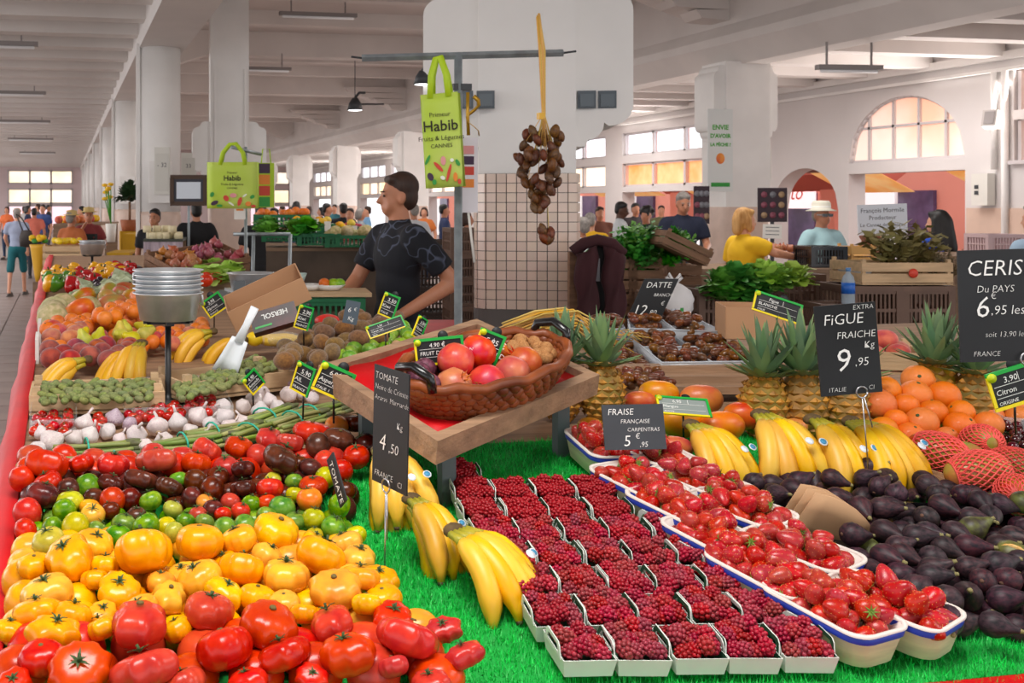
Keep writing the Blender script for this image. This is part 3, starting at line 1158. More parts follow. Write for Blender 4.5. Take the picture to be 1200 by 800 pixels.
for i, (x, y, a, tl) in enumerate(ASP):
    p = on_table(x, y, .035)
    e = empty('asparagus_bundle', TR(p, a, 0, -tl * .2), '', 'asparagus', 'asparagus bundles between garlic and tomatoes')
    e['label'] = ['bundle of thick green asparagus lying below the cherry tomatoes', 'asparagus bundle in front of the white garlic, tips to the right', 'low asparagus bundle at the red table edge behind the tomatoes',
                  'asparagus bundle lying just above the red ribbed tomatoes', 'asparagus bundle leaning beside purple garlic, left of the asparagus sign', 'asparagus bundle below the tilted asparagus price sign',
                  'rightmost asparagus bundle with teal band under the price sign', 'asparagus bundle between garlic and the right red tomatoes', 'asparagus bundle fanned out in front of the garlic end'][i]
    k = 0
    for row, nr in ((0, 6), (1, 5), (2, 3)):
        for c in range(nr):
            oy = (c - (nr - 1) / 2) * .0115
            ob('spear', SPEAR[k % 3], e, TR((RG.uniform(-.008, .008), oy, -.02 + row * .0095), RG.uniform(-.06, .06), RG.uniform(0, 6)))
            k += 1
    band = MB()
    band.tube([(-.03, .037 * math.cos(t), -.008 + .023 * math.sin(t)) for t in np.linspace(0, 2 * PI, 13)], .0025, 5)
    band.build('band', M_band, e)

# ---- garlic
M_garlic = mat('garlic_skin', '#e9e1da', .5, col2='#c7b3b8', nscale=5, rnd=(.02, .3, .06), stretch=(6, 6, 1), bump=.1, bscale=20)
M_garlicp = mat('purple_garlic_skin', '#d9cdd0', .5, col2='#8d6088', nscale=4, stretch=(6, 6, 1), rnd=(.02, .2, .08))
def _garlic(seed):
    r0 = random.Random(seed)
    def fn(t, p):
        rib = 1 - .1 * abs(math.sin(3.5 * p + seed))
        s = math.sin(t)
        z = .72 * math.cos(t)
        if t < .75:
            z += (.75 - t) * .55
        return (s ** 1.1 * rib * math.cos(p), s ** 1.1 * rib * math.sin(p), z) if s > 0 else (0, 0, z)
    b = MB().blob(fn, 13, 22)
    return b
GAR = [_garlic(1).mesh('garlic_bulb', M_garlic), _garlic(2).mesh('garlic_bulb', M_garlic), _garlic(3).mesh('garlic_bulb', M_garlic)]
GST = MB().tube([(0, 0, .95), (.05, 0, 1.3), (.2, .05, 1.7)], [.16, .13, .12], 7).mesh('neck', M_garlic)
GRT = MB().lathe([(.28, -.69), (.2, -.76), (.02, -.76)], 8).mesh('root_plate', mat('garlic_root', '#b79d7b', .9))
gar = []
for x, y, w, k in [(99, 497, 25, 0), (105, 510, 24, 0), (126, 505, 22, 1), (134, 490, 24, 2), (152, 497, 20, 2), (160, 509, 26, 0), (185, 500, 27, 0), (208, 496, 25, 0), (232, 488, 26, 1), (261, 477, 22, 0),
                   (264, 490, 26, 1), (285, 476, 20, 1), (268, 501, 22, 0), (285, 495, 20, 1), (298, 468, 22, 0), (60, 518, 32, 0), (86, 514, 24, 0), (43, 527, 24, 0), (78, 530, 16, 0), (49, 508, 20, 0),
                   (170, 524, 22, 0), (192, 517, 24, 0), (222, 505, 20, 0), (247, 497, 22, 1), (305, 482, 24, 0), (316, 470, 20, 0), (336, 449, 22, 2), (338, 462, 22, 1), (325, 477, 20, 1), (308, 460, 18, 0), (352, 462, 18, 1), (240, 512, 18, 0), (140, 515, 18, 1), (366, 466, 18, 1)]:
    r = None
    p = on_table(x, y, .03)
    r = w / 2 * (p.x * ST + p.y * CT) / FPX
    p = on_table(x, y, .006 + r * .8)
    o = ob('garlic_bulb', RG.choice(GAR), None, TR(p, RG.uniform(0, 6), RG.uniform(-1.2, 1.2), RG.uniform(-.9, .9), r * 1.02), cat='garlic', group='garlic bulbs on the stall', omat=M_garlicp if k == 2 else M_garlic)
    if RG.random() < .6:
        ob('neck', GST, o)
    ob('root_plate', GRT, o)
    gar.append((k, o))
rank_labels([o for k, o in gar if k != 2], 'white garlic bulb', 3)
rank_labels([o for k, o in gar if k == 2], 'purple-streaked garlic bulb')

# ---- cherry tomatoes in clear punnets
M_clear = mat('clear_plastic', '#eef2f4', .1, alpha=.22, spec=.8)
M_cherry = mat('cherry_tomato', '#c3130b', .15, coat=.4, rnd=(.006, .06, .2))
CHT = [roundish(5, .95).mesh('cherry_tomato', M_cherry)]
VINE = calyx_mesh('vine', M_calyx, 5, .75, .85)
for i, (poly, n) in enumerate((([(40, 486), (84, 482), (84, 506), (40, 508)], 20), ([(108, 487), (122, 487), (122, 505), (108, 505)], 5), ([(150, 484), (182, 478), (184, 492), (150, 494)], 12), ([(176, 480), (250, 460), (252, 484), (180, 492)], 30))):
    c = on_table(sum(p[0] for p in poly) / 4, sum(p[1] for p in poly) / 4, .01)
    heap('cherry_tomato', CHT, poly, .0135, n, ['cherry tomato in the clear punnet at the red table edge', 'cherry tomato between two white garlic bulbs', 'cherry tomato behind the purple garlic', 'cherry tomato in the long vine cluster behind the garlic'][i],
         'tomato', f'cherry tomatoes, cluster {ordinal(i)}', lift=.012, child=('vine', VINE), mind=1.8)
    if i in (0, 2, 3):
        a, b = on_table(*poly[3], .004), on_table(*poly[1], .004)
        w, h = abs(b.x - a.x) + .02, abs(b.y - a.y) + .02
        m = MB()
        for cx, cy, sx, sy in ((0, -h / 2, w, .002), (0, h / 2, w, .002), (-w / 2, 0, .002, h), (w / 2, 0, .002, h)):
            m.box((cx, cy, .02), (sx, sy, .04))
        m.box((0, 0, .001), (w, h, .002))
        m.build('plastic_punnet', M_clear, None, TR(((a.x + b.x) / 2, (a.y + b.y) / 2, zs((a.y + b.y) / 2) + .006), 0, .1), label=['clear plastic punnet of cherry tomatoes beside the red edge', '', 'clear plastic punnet behind the purple garlic', 'long clear plastic punnet of vine cherry tomatoes'][i], cat='punnet', group='clear punnets')

# ---- wooden crates of green almonds
def crate(name, T, w, l, h, m, lab, grp, slats=2, th=.008, posts=True, cat='crate'):
    e = empty(name, T, lab, cat, grp)
    MB().box((0, 0, .004), (w, l, .006)).build('base', m, e)
    sh = h / slats
    for k in range(slats):
        z = .008 + sh * (k + .5)
        for s in (-1, 1):
            MB().box((0, s * (l / 2 - th / 2), z), (w, th, sh * .82)).build('slat', m, e)
            MB().box((s * (w / 2 - th / 2), 0, z), (th, l - 2 * th, sh * .82)).build('slat', m, e)
    if posts:
        for sx in (-1, 1):
            for sy in (-1, 1):
                MB().box((sx * (w / 2 - .018), sy * (l / 2 - .018), h / 2 + .012), (.02, .02, h + .02)).build('corner_post', m, e)
    return e


M_almond = mat('green_almond', '#6b7842', .8, col2='#8b9158', nscale=3, rnd=(.02, .12, .15))
ALM = [sphere_mesh('almond', M_almond, .8, 1.25, .7, 8, 10, .04, k) for k in range(2)]
M_labelpaper = mat('white_label', '#ece9e2', .7)
ca = on_table(114, 479, .004)
crate('fruit_crate', TR(ca + Vector((0, 0, .008)), -.02, .06), .35, .17, .05, M_palewood, 'low wooden crate of green almonds beside the red aisle edge', 'almond crates', 1)
heap('green_almond', ALM, [(52, 448), (176, 445), (178, 468), (50, 472)], .0135, 85, 'fuzzy green almond in the crate beside the red edge', 'almond', 'almonds in the left crate', lift=.05, tilt=.5, mind=1.7)
cb = on_table(262, 462, .004)
crate('fruit_crate', TR(cb + Vector((0, 0, .012)), .42, .05), .36, .17, .05, M_palewood, 'slanted wooden crate of green almonds behind the black pan stand', 'almond crates', 1)
heap('green_almond', ALM, [(205, 452), (300, 418), (326, 428), (300, 442), (212, 468)], .0135, 95, 'fuzzy green almond in the slanted crate under the scoop', 'almond', 'almonds in the right crate', lift=.055, tilt=.5, mind=1.65)

# ---- bananas
M_ban = mat('banana_yellow', '#e9ab10', .42, col2='#f3c124', nscale=9, rnd=(.008, .05, .06))
M_bang = mat('banana_neck', '#b7a126', .5, col2='#8f9a28', nscale=20)
M_bant = mat('banana_tip', '#4a3a22', .8)
M_stick = mat('sticker_paper', '#dfe6ea', .5)
M_stickb = mat('sticker_blue', '#3f8fb8', .5)
def _banana(seed, L=.19, R=.0205, arc=1.3):
    r0 = random.Random(seed)
    b = MB()
    arc += r0.uniform(-.12, .12)
    rad = L / arc
    P, Rr = [], []
    n = 12
    for i in range(n + 1):
        t = i / n
        a = arc * (t - .25)
        P.append((rad * (math.sin(a) + math.sin(arc * .25)), 0, rad * (math.cos(a) - math.cos(arc * .25))))
        Rr.append(R * (.34 if t == 0 else .36 if t < .1 else .52 if t < .18 else .86 if t < .28 else 1.0 if t < .8 else .85 if t < .88 else .55 if t < .97 else .3))
    b.tube(P[2:], Rr[2:], 6, 0, smooth=False)
    b.V[:] = b.V
    b.tube(P[:3], Rr[:3], 6, 1, smooth=True)
    e = Vector(P[-1])
    dd = (Vector(P[-1]) - Vector(P[-2])).normalized()
    b.tube([e, e + dd * .006], [R * .3, R * .22], 6, 2)
    # soften: average normals along the length only
    for i in range(len(b.S)):
        b.S[i] = True
    return b.mesh('banana', [M_ban, M_bang, M_bant])
BAN = [_banana(k) for k in range(4)]
CROWN = MB().lathe([(.008, -.010), (.012, -.004), (.012, .008), (.008, .014)], 10, sy=1.7).mesh('crown', mat('banana_crown', '#5f4a2a', .8, var=.3, nscale=30))
STK = MB().lathe([(0, .0012), (.0085, .001), (.0085, 0)], 14).mesh('sticker', M_stick)
STK2 = MB().lathe([(0, .0018), (.006, .0016), (.006, 0)], 12).mesh('sticker_mark', M_stickb)


def bunch(T, n, spread, lab, grp, droop=.5, layers=1, stick=True, s=1.0, seed=0):
    """crown at the origin, fingers running along +X and drooping"""
    r0 = random.Random(seed)
    e = empty('banana_bunch', T @ Matrix.Diagonal((s, s, s, 1)), lab, 'bananas', grp)
    ob('crown', CROWN, e, TR((-.008, 0, 0), 0, 0, PI / 2))
    k = 0
    for l in range(layers):
        for i in range(n):
            a = (i - (n - 1) / 2) * spread
            oy = (i - (n - 1) / 2) * .011
            b = ob('banana', BAN[(k + seed) % 4], e, TR((.004, oy, -.012 * l), -a * -1 + r0.uniform(-.04, .04), a * .8, droop + .22 * l + r0.uniform(-.05, .05), r0.uniform(.94, 1.05)))
            if stick and l == 0 and i in (n - 1, n - 2):
                q = ob('sticker', STK, b, TR((.12, .004, .0285), 0, 0, .25))
                if i == n - 1:
                    ob('sticker_mark', STK2, b, TR((.12, .004, .0288), 0, 0, .25))
            k += 1
    return e


# left bunches beside the almonds: crown px, heading, count
def ban_at(x, y, off, heading, n, spread, lab, grp, droop=.35, layers=1, s=1.0, seed=0, roll=0.0, stick=True):
    p = on_table(x, y, off)
    hw = heading - YAW
    bunch(TR(p, hw, roll, 0), n, spread, lab, grp, droop, layers, stick, s, seed)


GB = 'banana bunches on the stall'
ban_at(101, 421, .085, PI + .25, 3, .3, 'banana bunch left of the black pan stand, tips to the aisle', GB, .35, 2, 1.0, 1, stick=False)
ban_at(158, 410, .10, PI + .55, 3, .22, 'banana bunch hanging over the almond crate corner', GB, .5, 1, 1.0, 2, stick=False)
ban_at(165, 402, .12, -PI / 2 - .2, 3, .2, 'upright banana bunch just left of the pan stand', GB, .5, 1, 1.0, 3, stick=False)
ban_at(248, 388, .09, PI + .3, 3, .2, 'banana bunch right of the pan stand above the almonds', GB, .35, 2, 1.0, 4, stick=False)
ban_at(285, 398, .07, PI + .2, 2, .2, 'pair of bananas behind the white scoop', GB, .3, 1, .9, 5, stick=False)

# ---- mixed fruit heap behind (peaches, oranges, apricots, pears, mangoes)
M_org = mat('orange_peel', '#e87604', .4, bump=.25, bscale=90, rnd=(.006, .05, .08), coat=.15)
M_peach = mat('dark_peach', '#6b1a22', .7, col2='#b4432a', nscale=1.3, rnd=(.02, .1, .15), sheen=.3)
M_peachp = mat('pink_peach', '#d87a4c', .7, col2='#b23a34', nscale=1.2, rnd=(.02, .1, .1), sheen=.3)
M_pear = mat('yellow_pear', '#b9b424', .5, col2='#d9c53c', nscale=1.2, rnd=(.02, .1, .1))
M_mango = mat('mango_skin', '#e8921e', .38, col2='#d9622a', nscale=.9, rnd=(.02, .06, .08), coat=.1)
M_mangog = mat('mango_red_green', '#c8552c', .4, col2='#8f9a3a', nscale=.9, rnd=(.03, .1, .1), coat=.1)
M_melon = mat('melon_rind', '#d7c59a', .7, col2='#a9a468', nscale=3, bump=.3, bscale=60, rnd=(.02, .1, .1))
ORG = [sphere_mesh('orange', M_org, 1, 1, .95, 11, 16, .01, 1)]
NAV = MB().lathe([(.12, .93), (.05, .955), (.0, .95)], 7).mesh('stem_button', M_calyx)
PCH = [sphere_mesh('peach', M_peach, 1, 1.03, .95, 11, 16, .03, k) for k in range(2)]
MNG = [sphere_mesh('mango', M_mango, .82, 1.2, .85, 12, 16, .05, k) for k in range(3)]
PEAR = [MB().lathe([(0, -.95), (.5, -.9), (.85, -.6), (.95, -.2), (.8, .25), (.5, .7), (.36, 1.1), (.2, 1.3), (0, 1.32)], 14).mesh('pear', M_pear)]
MEL = [sphere_mesh('melon', M_melon, 1, 1, .95, 12, 18, .02, 1)]
heap('orange', ORG, [(54, 378), (110, 372), (190, 352), (190, 372), (120, 382), (56, 392)], .028, 42, 'loose orange in the band below the mangoes on the aisle-side heap', 'orange', 'oranges in the aisle heap', lift=.05, child=('stem_button', NAV))
heap('orange', ORG, [(112, 366), (150, 356), (162, 344), (160, 366), (120, 374)], .028, 18, 'orange on top of the aisle-side orange heap', 'orange', 'oranges on top of the aisle heap', lift=.09, child=('stem_button', NAV))
heap('peach', PCH, [(54, 408), (154, 404), (156, 424), (54, 422)], .034, 16, 'dark red peach behind the left banana bunch', 'peach', 'dark peaches in the aisle heap', lift=.03)
heap('apricot', PCH, [(54, 396), (200, 388), (240, 376), (240, 400), (160, 406), (54, 408)], .026, 40, 'orange apricot in the row behind the dark peaches', 'apricot', 'apricots in the aisle heap', lift=.03, mats=[M_org, M_peachp])
heap('pear', PEAR, [(80, 392), (190, 380), (190, 396), (80, 402)], .03, 10, 'yellow pear among the apricots and oranges', 'pear', 'pears in the aisle heap', lift=.05, tilt=1.2)
heap('peach', PCH, [(54, 384), (78, 384), (100, 388), (90, 398), (54, 398)], .034, 6, 'pinkish peach at the aisle end of the fruit heap', 'peach', 'pink peaches in the aisle heap', lift=.04, mats=[M_peachp])
heap('mango', MNG, [(84, 352), (156, 340), (165, 350), (120, 364), (84, 366)], .055, 8, 'red and green mango behind the heaped oranges', 'mango', 'mangoes in the aisle heap', lift=.03, mats=[M_mangog, M_mango])
heap('melon', MEL, [(56, 366), (82, 356), (104, 350), (104, 364), (58, 378)], .06, 5, 'pale netted melon at the aisle end behind the oranges', 'melon', 'melons in the aisle heap', lift=.01)
# fanned wooden price holder strip along the aisle edge
for k, (x, y) in enumerate(((53, 398), (51, 416))):
    p = on_table(x, y, .02)
    MB().box((0, 0, .04), (.012, .09, .1)).build('price_card', M_labelpaper, None, TR(p + Vector((-.02, 0, -.02)), 0, .1), label=['upper white price card on the aisle edge beside the peaches', 'lower white price card on the aisle edge near bananas'][k], cat='card')

# ---- peppers, aubergines, onions, lettuces further along the aisle
M_pep = [mat('red_pepper', '#b8141a', .2, coat=.4), mat('yellow_pepper', '#f0ae12', .2, coat=.4), mat('green_pepper', '#4a8a1c', .2, coat=.4)]
M_aub = mat('aubergine_skin', '#241225', .15, coat=.6)
PEP = [MB().lathe([(0, -1), (.45, -.98), (.7, -.6), (.85, 0), (.9, .5), (.75, .85), (.3, .95), (0, .82)], 16, mod=lambda i, a: 1 - .1 * abs(math.sin(2 * a))).mesh('pepper', M_pep[0])]
PSTEM = MB().tube([(0, 0, .8), (.02, 0, 1.1), (.1, 0, 1.25)], [.12, .09, .11], 6).mesh('stem', M_calyx)
AUB = [MB().lathe([(0, -1.5), (.5, -1.4), (.75, -.9), (.7, -.2), (.5, .6), (.4, 1.1), (.2, 1.3), (0, 1.32)], 14).mesh('aubergine', M_aub)]
for poly, mi, n, nm in (([(56, 318), (92, 316), (92, 332), (56, 334)], 1, 12, 'yellow'), ([(80, 322), (112, 320), (112, 336), (80, 338)], 0, 9, 'red'), ([(58, 326), (84, 326), (84, 334), (58, 336)], 2, 6, 'green'), ([(110, 314), (142, 314), (142, 322), (110, 324)], 1, 9, 'golden'), ([(134, 314), (154, 312), (154, 326), (134, 328)], 0, 9, 'scarlet')):
    heap('pepper', PEP, poly, .045, n, f'{nm} pepper on the further table beyond the mangoes', 'pepper', f'{nm} peppers', lift=.02, mats=[M_pep[mi]], child=('stem', PSTEM), tilt=1.2)
heap('aubergine', AUB, [(100, 332), (140, 328), (146, 338), (100, 340)], .04, 9, 'glossy dark aubergine in front of the peppers', 'aubergine', 'aubergines', lift=.015, tilt=1.5)
heap('aubergine', AUB, [(148, 318), (166, 316), (166, 330), (148, 330)], .04, 5, 'glossy dark aubergine beside the scarlet peppers', 'aubergine', 'aubergines by the peppers', lift=.02, tilt=1.5)
# leeks between melons and peppers
M_leek = mat('leek_green', '#5f7d4a', .6, col2='#cfd6b0', nscale=2, rnd=(.02, .1, .15))
LEEK = [MB().tube([(-.16, 0, 0), (-.05, .005, 0), (.05, 0, .005)], [.012, .012, .014], 8).sheet([[(.05 + .12 * t, -.018 - .02 * t, .012 + .02 * math.sin(3 * t)), (.05 + .12 * t, .018 + .02 * t, .012 + .03 * t)] for t in (0, .5, 1)], .002).mesh('leek', M_leek)]
for k, p in enumerate(scatter([(88, 340), (160, 334), (150, 346), (96, 350)], .03, 14, .03, 1.2)):
    ob('leek', LEEK[0], None, TR(p, RG.uniform(.3, 1.6), 0, RG.uniform(-.3, 0)), 'leek lying between the mangoes and the peppers', 'leek', 'leeks')
M_onion = mat('onion_skin', '#c77f4a', .4, col2='#9a4a34', nscale=3, stretch=(5, 5, 1), rnd=(.02, .1, .15))
M_shallot = mat('red_onion_skin', '#8a3440', .4, col2='#b0606a', nscale=3, stretch=(5, 5, 1), rnd=(.02, .1, .15))
ONI = [MB().lathe([(0, -.85), (.35, -.8), (.85, -.4), (1, 0), (.85, .45), (.4, .8), (.15, 1.05), (.1, 1.35)], 14).mesh('onion', M_onion)]
TIL = Matrix.Identity(4)
pb = on_table(232, 316, .06)
crate('vegetable_crate', TR(pb + Vector((0, .05, .0)), .45, .25, -.1), .55, .34, .09, M_brownwood, 'tilted brown wooden crate of onions and garlic behind the pan stack', 'brown crates', 2)


def on_crate(c, rz, rx, ry):
    T = TR(c, rz, rx, ry)
    def f(u, v, w):
        return T @ Vector((u, v, w))
    return f


fc = on_crate(pb + Vector((0, .05, 0)), .45, .25, -.1)
for k in range(34):
    u, v = RG.uniform(-.24, .24), RG.uniform(-.14, .14)
    w = .03
    ob('onion', ONI[0], None, TR(fc(u, v, .06 + RG.uniform(0, .05)), RG.uniform(0, 6), RG.uniform(-1, 1), 0, RG.uniform(.028, .036)), ('brown onion in the tilted crate' if u < 0 else 'red onion in the tilted crate'), 'onion', 'brown onions in the tilted crate' if u < 0 else 'red onions in the tilted crate', omat=M_onion if u < 0 else M_shallot)
heap('tomato', RND, [(226, 326), (262, 308), (268, 318), (240, 332)], .038, 9, 'red tomato piled below the tilted onion crate', 'tomato', 'far red tomatoes', lift=.03, mats=[M_tom['R']])


# ---- leafy things: clusters of bent leaves
M_leaf = mat('leaf_green', '#3f8f22', .5, col2='#6fb53a', nscale=3, rnd=(.02, .08, .15))
M_leafl = mat('lettuce_green', '#8fbf3f', .5, col2='#bedc74', nscale=4, rnd=(.02, .08, .1))
M_leafd = mat('herb_green', '#2f7a1c', .55, col2='#57a52e', nscale=4, rnd=(.02, .08, .15))


def leaf_ball(name, m, n, R, L, W, seed, flat=.75, up=.4):
    r0 = random.Random(seed)
    b = MB()
    for k in range(n):
        a = r0.uniform(0, 2 * PI)
        el = r0.uniform(-.1, PI / 2)
        dirv = Vector((math.cos(a) * math.cos(el), math.sin(a) * math.cos(el), math.sin(el) * flat))
        base = dirv * R * .35
        side = Vector((-math.sin(a), math.cos(a), 0))
        nrm = dirv.cross(side)
        w = W * r0.uniform(.7, 1.2)
        l = L * r0.uniform(.7, 1.2)
        g = []
        for i in range(4):
            t = i / 3
            c = base + dirv * (l * t) + Vector((0, 0, up * l * t * (1 - t))) + nrm * (.08 * l * math.sin(6 * t + k))
            ww = w * (.35, .9, 1.0, .45)[i]
            g.append([c - side * ww + nrm * .25 * ww, c, c + side * ww + nrm * .25 * ww])
        b.sheet(g, 0)
    return b.mesh(name, m)


LET = [leaf_ball('lettuce', M_leafl, 40, .1, .11, .05, k) for k in range(2)]
for k, (x, y) in enumerate(((250, 322), (262, 316), (270, 326), (238, 330), (252, 332))):
    ob('lettuce', LET[k % 2], None, TR(on_table(x, y, .03), RG.uniform(0, 6), 0, 0, .9), f'pale green lettuce head beyond the pan stack, {ordinal(k)} of five', 'lettuce', 'lettuces')
rank_labels([o for o in COL.objects if o.name.startswith('lettuce')], 'pale green lettuce head beyond the pan stack')

# ---- pans on stands
def pan_prof(r, h):
    return [(0, .002), (r * .8, .002), (r * .84, 0), (r * .98, h * .93), (r * 1.06, h * .97), (r * 1.06, h), (r * .96, h), (r * .81, .006), (0, .006)]


def pan(T, r, h, lab, grp=None):
    o = MB().lathe(pan_prof(r, h), 36).build('metal_pan', M_alu, None, T, label=lab, cat='pan', group=grp)
    MB().tube([(r * .9, 0, h * .9), (r * 1.02, 0, h * .86), (r * 1.03, 0, h * .5)], .004, 6).build('lug', M_alu, o)
    return o


M_blacksteel = mat('black_steel', '#1c1b1c', .45)


def stand(p, ztop, r, lab):
    e = empty('pan_stand', TR((p.x, p.y, p.z)), lab, 'stand', 'pan stands')
    h = ztop - p.z
    MB().lathe([(.05, 0), (.05, .006), (.012, .012), (.0085, .03), (.0085, h)], 14).build('pole', M_blacksteel, e)
    MB().box((0, 0, h + .002), (r * 1.25, .02, .006)).box((0, 0, h + .002), (.02, r * 1.25, .006)).build('cross_arm', M_blacksteel, e)
    for a in range(4):
        MB().box((r * .62 * math.cos(a * PI / 2), r * .62 * math.sin(a * PI / 2), h + .014), (.02, .02, .025)).build('clip', M_blacksteel, e)


p0 = on_table(197, 472, .004)
d0 = p0.x * ST + p0.y * CT
zt = EYE - (374 - PY0) / FPX * d0
rr_ = 40 * d0 / FPX
stand(p0, zt - .012, rr_, 'black steel pan stand rising from the garlic and almonds')
for k in range(6):
    pan(TR((p0.x, p0.y, zt + k * .0125), .6 * k), rr_ * .98, .075, ['bottom pan of the aluminium stack on the black stand', 'second lowest aluminium pan in the stack on the stand', 'third pan from the bottom of the aluminium stack', 'fourth pan from the bottom of the aluminium stack', 'second pan from the top of the aluminium stack', 'topmost aluminium pan of the stack on the black stand'][k], 'stacked pans')
p1 = on_table(108, 320, .01)
d1 = p1.x * ST + p1.y * CT
z1 = EYE - (298 - PY0) / FPX * d1
stand(p1, z1 - .012, 15 * d1 / FPX, 'small black pan stand among the far peppers')
for k in range(2):
    pan(TR((p1.x, p1.y, z1 + k * .02)), 15 * d1 / FPX, .07, ['lower aluminium pan on the far stand above the peppers', 'upper aluminium pan on the far stand above the peppers'][k], 'far stacked pans')
p2 = at_d(294, 336, 4.9)
M_scale = mat('scale_grey', '#5a6165', .4)
sc_ = empty('weighing_scale', TR((p2.x, p2.y, p2.z - .35), .1), 'grey weighing scale under the wide aluminium pan', 'scale')
MB().box((0, 0, .28), (.24, .24, .1)).build('housing', M_scale, sc_)
MB().box((0, 0, .335), (.2, .2, .012)).build('platform', M_alu, sc_)
MB().box((0, 0, .1), (.1, .1, .26)).build('foot', M_scale, sc_)
MB().box((-.09, -.13, .3), (.05, .02, .18)).build('display_post', M_scale, sc_)
pan(TR(p2 + Vector((0, 0, -.01))), 27 * 4.9 / FPX, .075, 'wide aluminium pan on the grey weighing scale')

# ---- white scoop
pS = on_table(268, 436, .01)
e = empty('scoop', FR(at_d(278, 404, 3.06), Vector((CT, -ST, 0)) * .42 + Vector((0, 0, .9)), -(Vector((ST, CT, 0)).cross(Vector((CT, -ST, 0)) * .42 + Vector((0, 0, .9))))), 'white plastic scoop standing in the green almonds', 'scoop')
MB().sheet([[(-.09 + .11 * t, (s - .5) * .075 * (1 - .35 * t), .018 * (abs(s - .5) * 2) ** 2) for s in (0, .25, .5, .75, 1)] for t in (0, .4, .8, 1)], .002).build('blade', mat('white_plastic', '#e9eef2', .3), e)
MB().tube([(.01, 0, .004), (.06, 0, .006), (.12, 0, .012)], [.016, .011, .013], 10, flat=.5).build('handle', MATS['white_plastic'], e)
# ================================================================== berries, figs and fruit on the front table
RQ = random.Random(33)
NRM = Vector((0, -.124, 1)).normalized()          # normal of the sloping table near the front
M_pgreen = mat('punnet_green', '#1f4a30', .6, var=.1, nscale=10)
M_pwhite = mat('punnet_white', '#d7dcd4', .6, var=.05, nscale=10)
M_rasp = mat('raspberry_red', '#860c1e', .4, col2='#b01830', nscale=2.0, rnd=(.008, .08, .2))
M_straw = mat('strawberry_red', '#a60a0c', .34, col2='#c41a10', nscale=1.5, rnd=(.006, .05, .14), coat=.08)
M_seed = mat('strawberry_seed', '#e6bc5c', .6)


def table_frame(p, ang):
    """frame on the sloping table, x axis turned by ang from the camera's right"""
    a = ang - YAW
    ex = Vector((math.cos(a), math.sin(a), 0))
    ex = (ex - NRM * ex.dot(NRM)).normalized()
    M = FR(p, ex, NRM.cross(ex))
    return M


PW, PD, PH = .082, .092, .027     # punnet: width between handles, depth, height
def _punnet_body():
    b = MB()
    t = .0015
    w0, d0, w1, d1 = PW * .44, PD * .44, PW * .49, PD * .49
    def ring(w, d, z):
        return [(-w, -d, z), (w, -d, z), (w, d, z), (-w, d, z)]
    V = ring(w0, d0, 0) + ring(w1, d1, PH)
    b.add(V, [(0, 1, 5, 4), (1, 2, 6, 5), (2, 3, 7, 6), (3, 0, 4, 7), (3, 2, 1, 0)], 0)
    V = ring(w0 - t, d0 - t, t) + ring(w1 - t, d1 - t, PH)
    b.add(V, [(4, 5, 1, 0), (5, 6, 2, 1), (6, 7, 3, 2), (7, 4, 0, 3), (0, 1, 2, 3)], 1)
    V = ring(w1, d1, PH) + ring(w1 - t, d1 - t, PH)
    b.add(V, [(0, 1, 5, 4), (1, 2, 6, 5), (2, 3, 7, 6), (3, 0, 4, 7)], 0)
    return b.mesh('tray', [M_pwhite, M_pgreen])


def _punnet_handle():
    """loop standing on a short side, white outside and green inside"""
    b = MB()
    o = [(-.034, 0), (.034, 0), (.028, .018), (.022, .023), (-.022, .023), (-.028, .018)]
    i = [(-.024, .006), (.024, .006), (.0205, .0135), (.017, .0165), (-.017, .0165), (-.0205, .0135)]
    n = 6
    for x, m, rev in ((.0008, 0, False), (-.0008, 1, True)):
        V = [(x, u, v) for u, v in o] + [(x, u, v) for u, v in i]
        F = [(k, (k + 1) % n, (k + 1) % n + n, k + n) for k in range(n)]
        b.add(V, [f[::-1] for f in F] if rev else F, m)
    V = [(x, u, v) for x in (-.0008, .0008) for u, v in o] + [(x, u, v) for x in (-.0008, .0008) for u, v in i]
    b.add(V, [(k, (k + 1) % n, (k + 1) % n + n, k + n) for k in range(n)] + [(2 * n + (k + 1) % n, 2 * n + k, 3 * n + k, 3 * n + (k + 1) % n) for k in range(n)], 0)
    return b.mesh('handle', [M_pwhite, M_pgreen])


PB, PHN = _punnet_body(), _punnet_handle()


def _rasp(seed):
    """hollow-topped berry built of bead-like drupelets"""
    r0 = random.Random(seed)
    b = MB()
    b.ell((0, 0, 0), (.78, .78, .92), 6, 10)
    for i in range(5):
        t = .45 + i * .58
        n = max(4, int(9.5 * math.sin(min(t, PI - .25))))
        w = math.sin(t) * (1.0 if t < 1.6 else 1 - .1 * (t - 1.6))
        for k in range(n):
            p = 2 * PI * (k + .5 * (i % 2)) / n
            c = Vector((.8 * w * math.cos(p), .8 * w * math.sin(p), 1.0 * math.cos(t)))
            q = .32 * r0.uniform(.9, 1.08)
            b.ell(c, (q, q, q), 4, 6)
    return b.mesh('raspberry', M_rasp)


RSP = [_rasp(k) for k in range(3)]
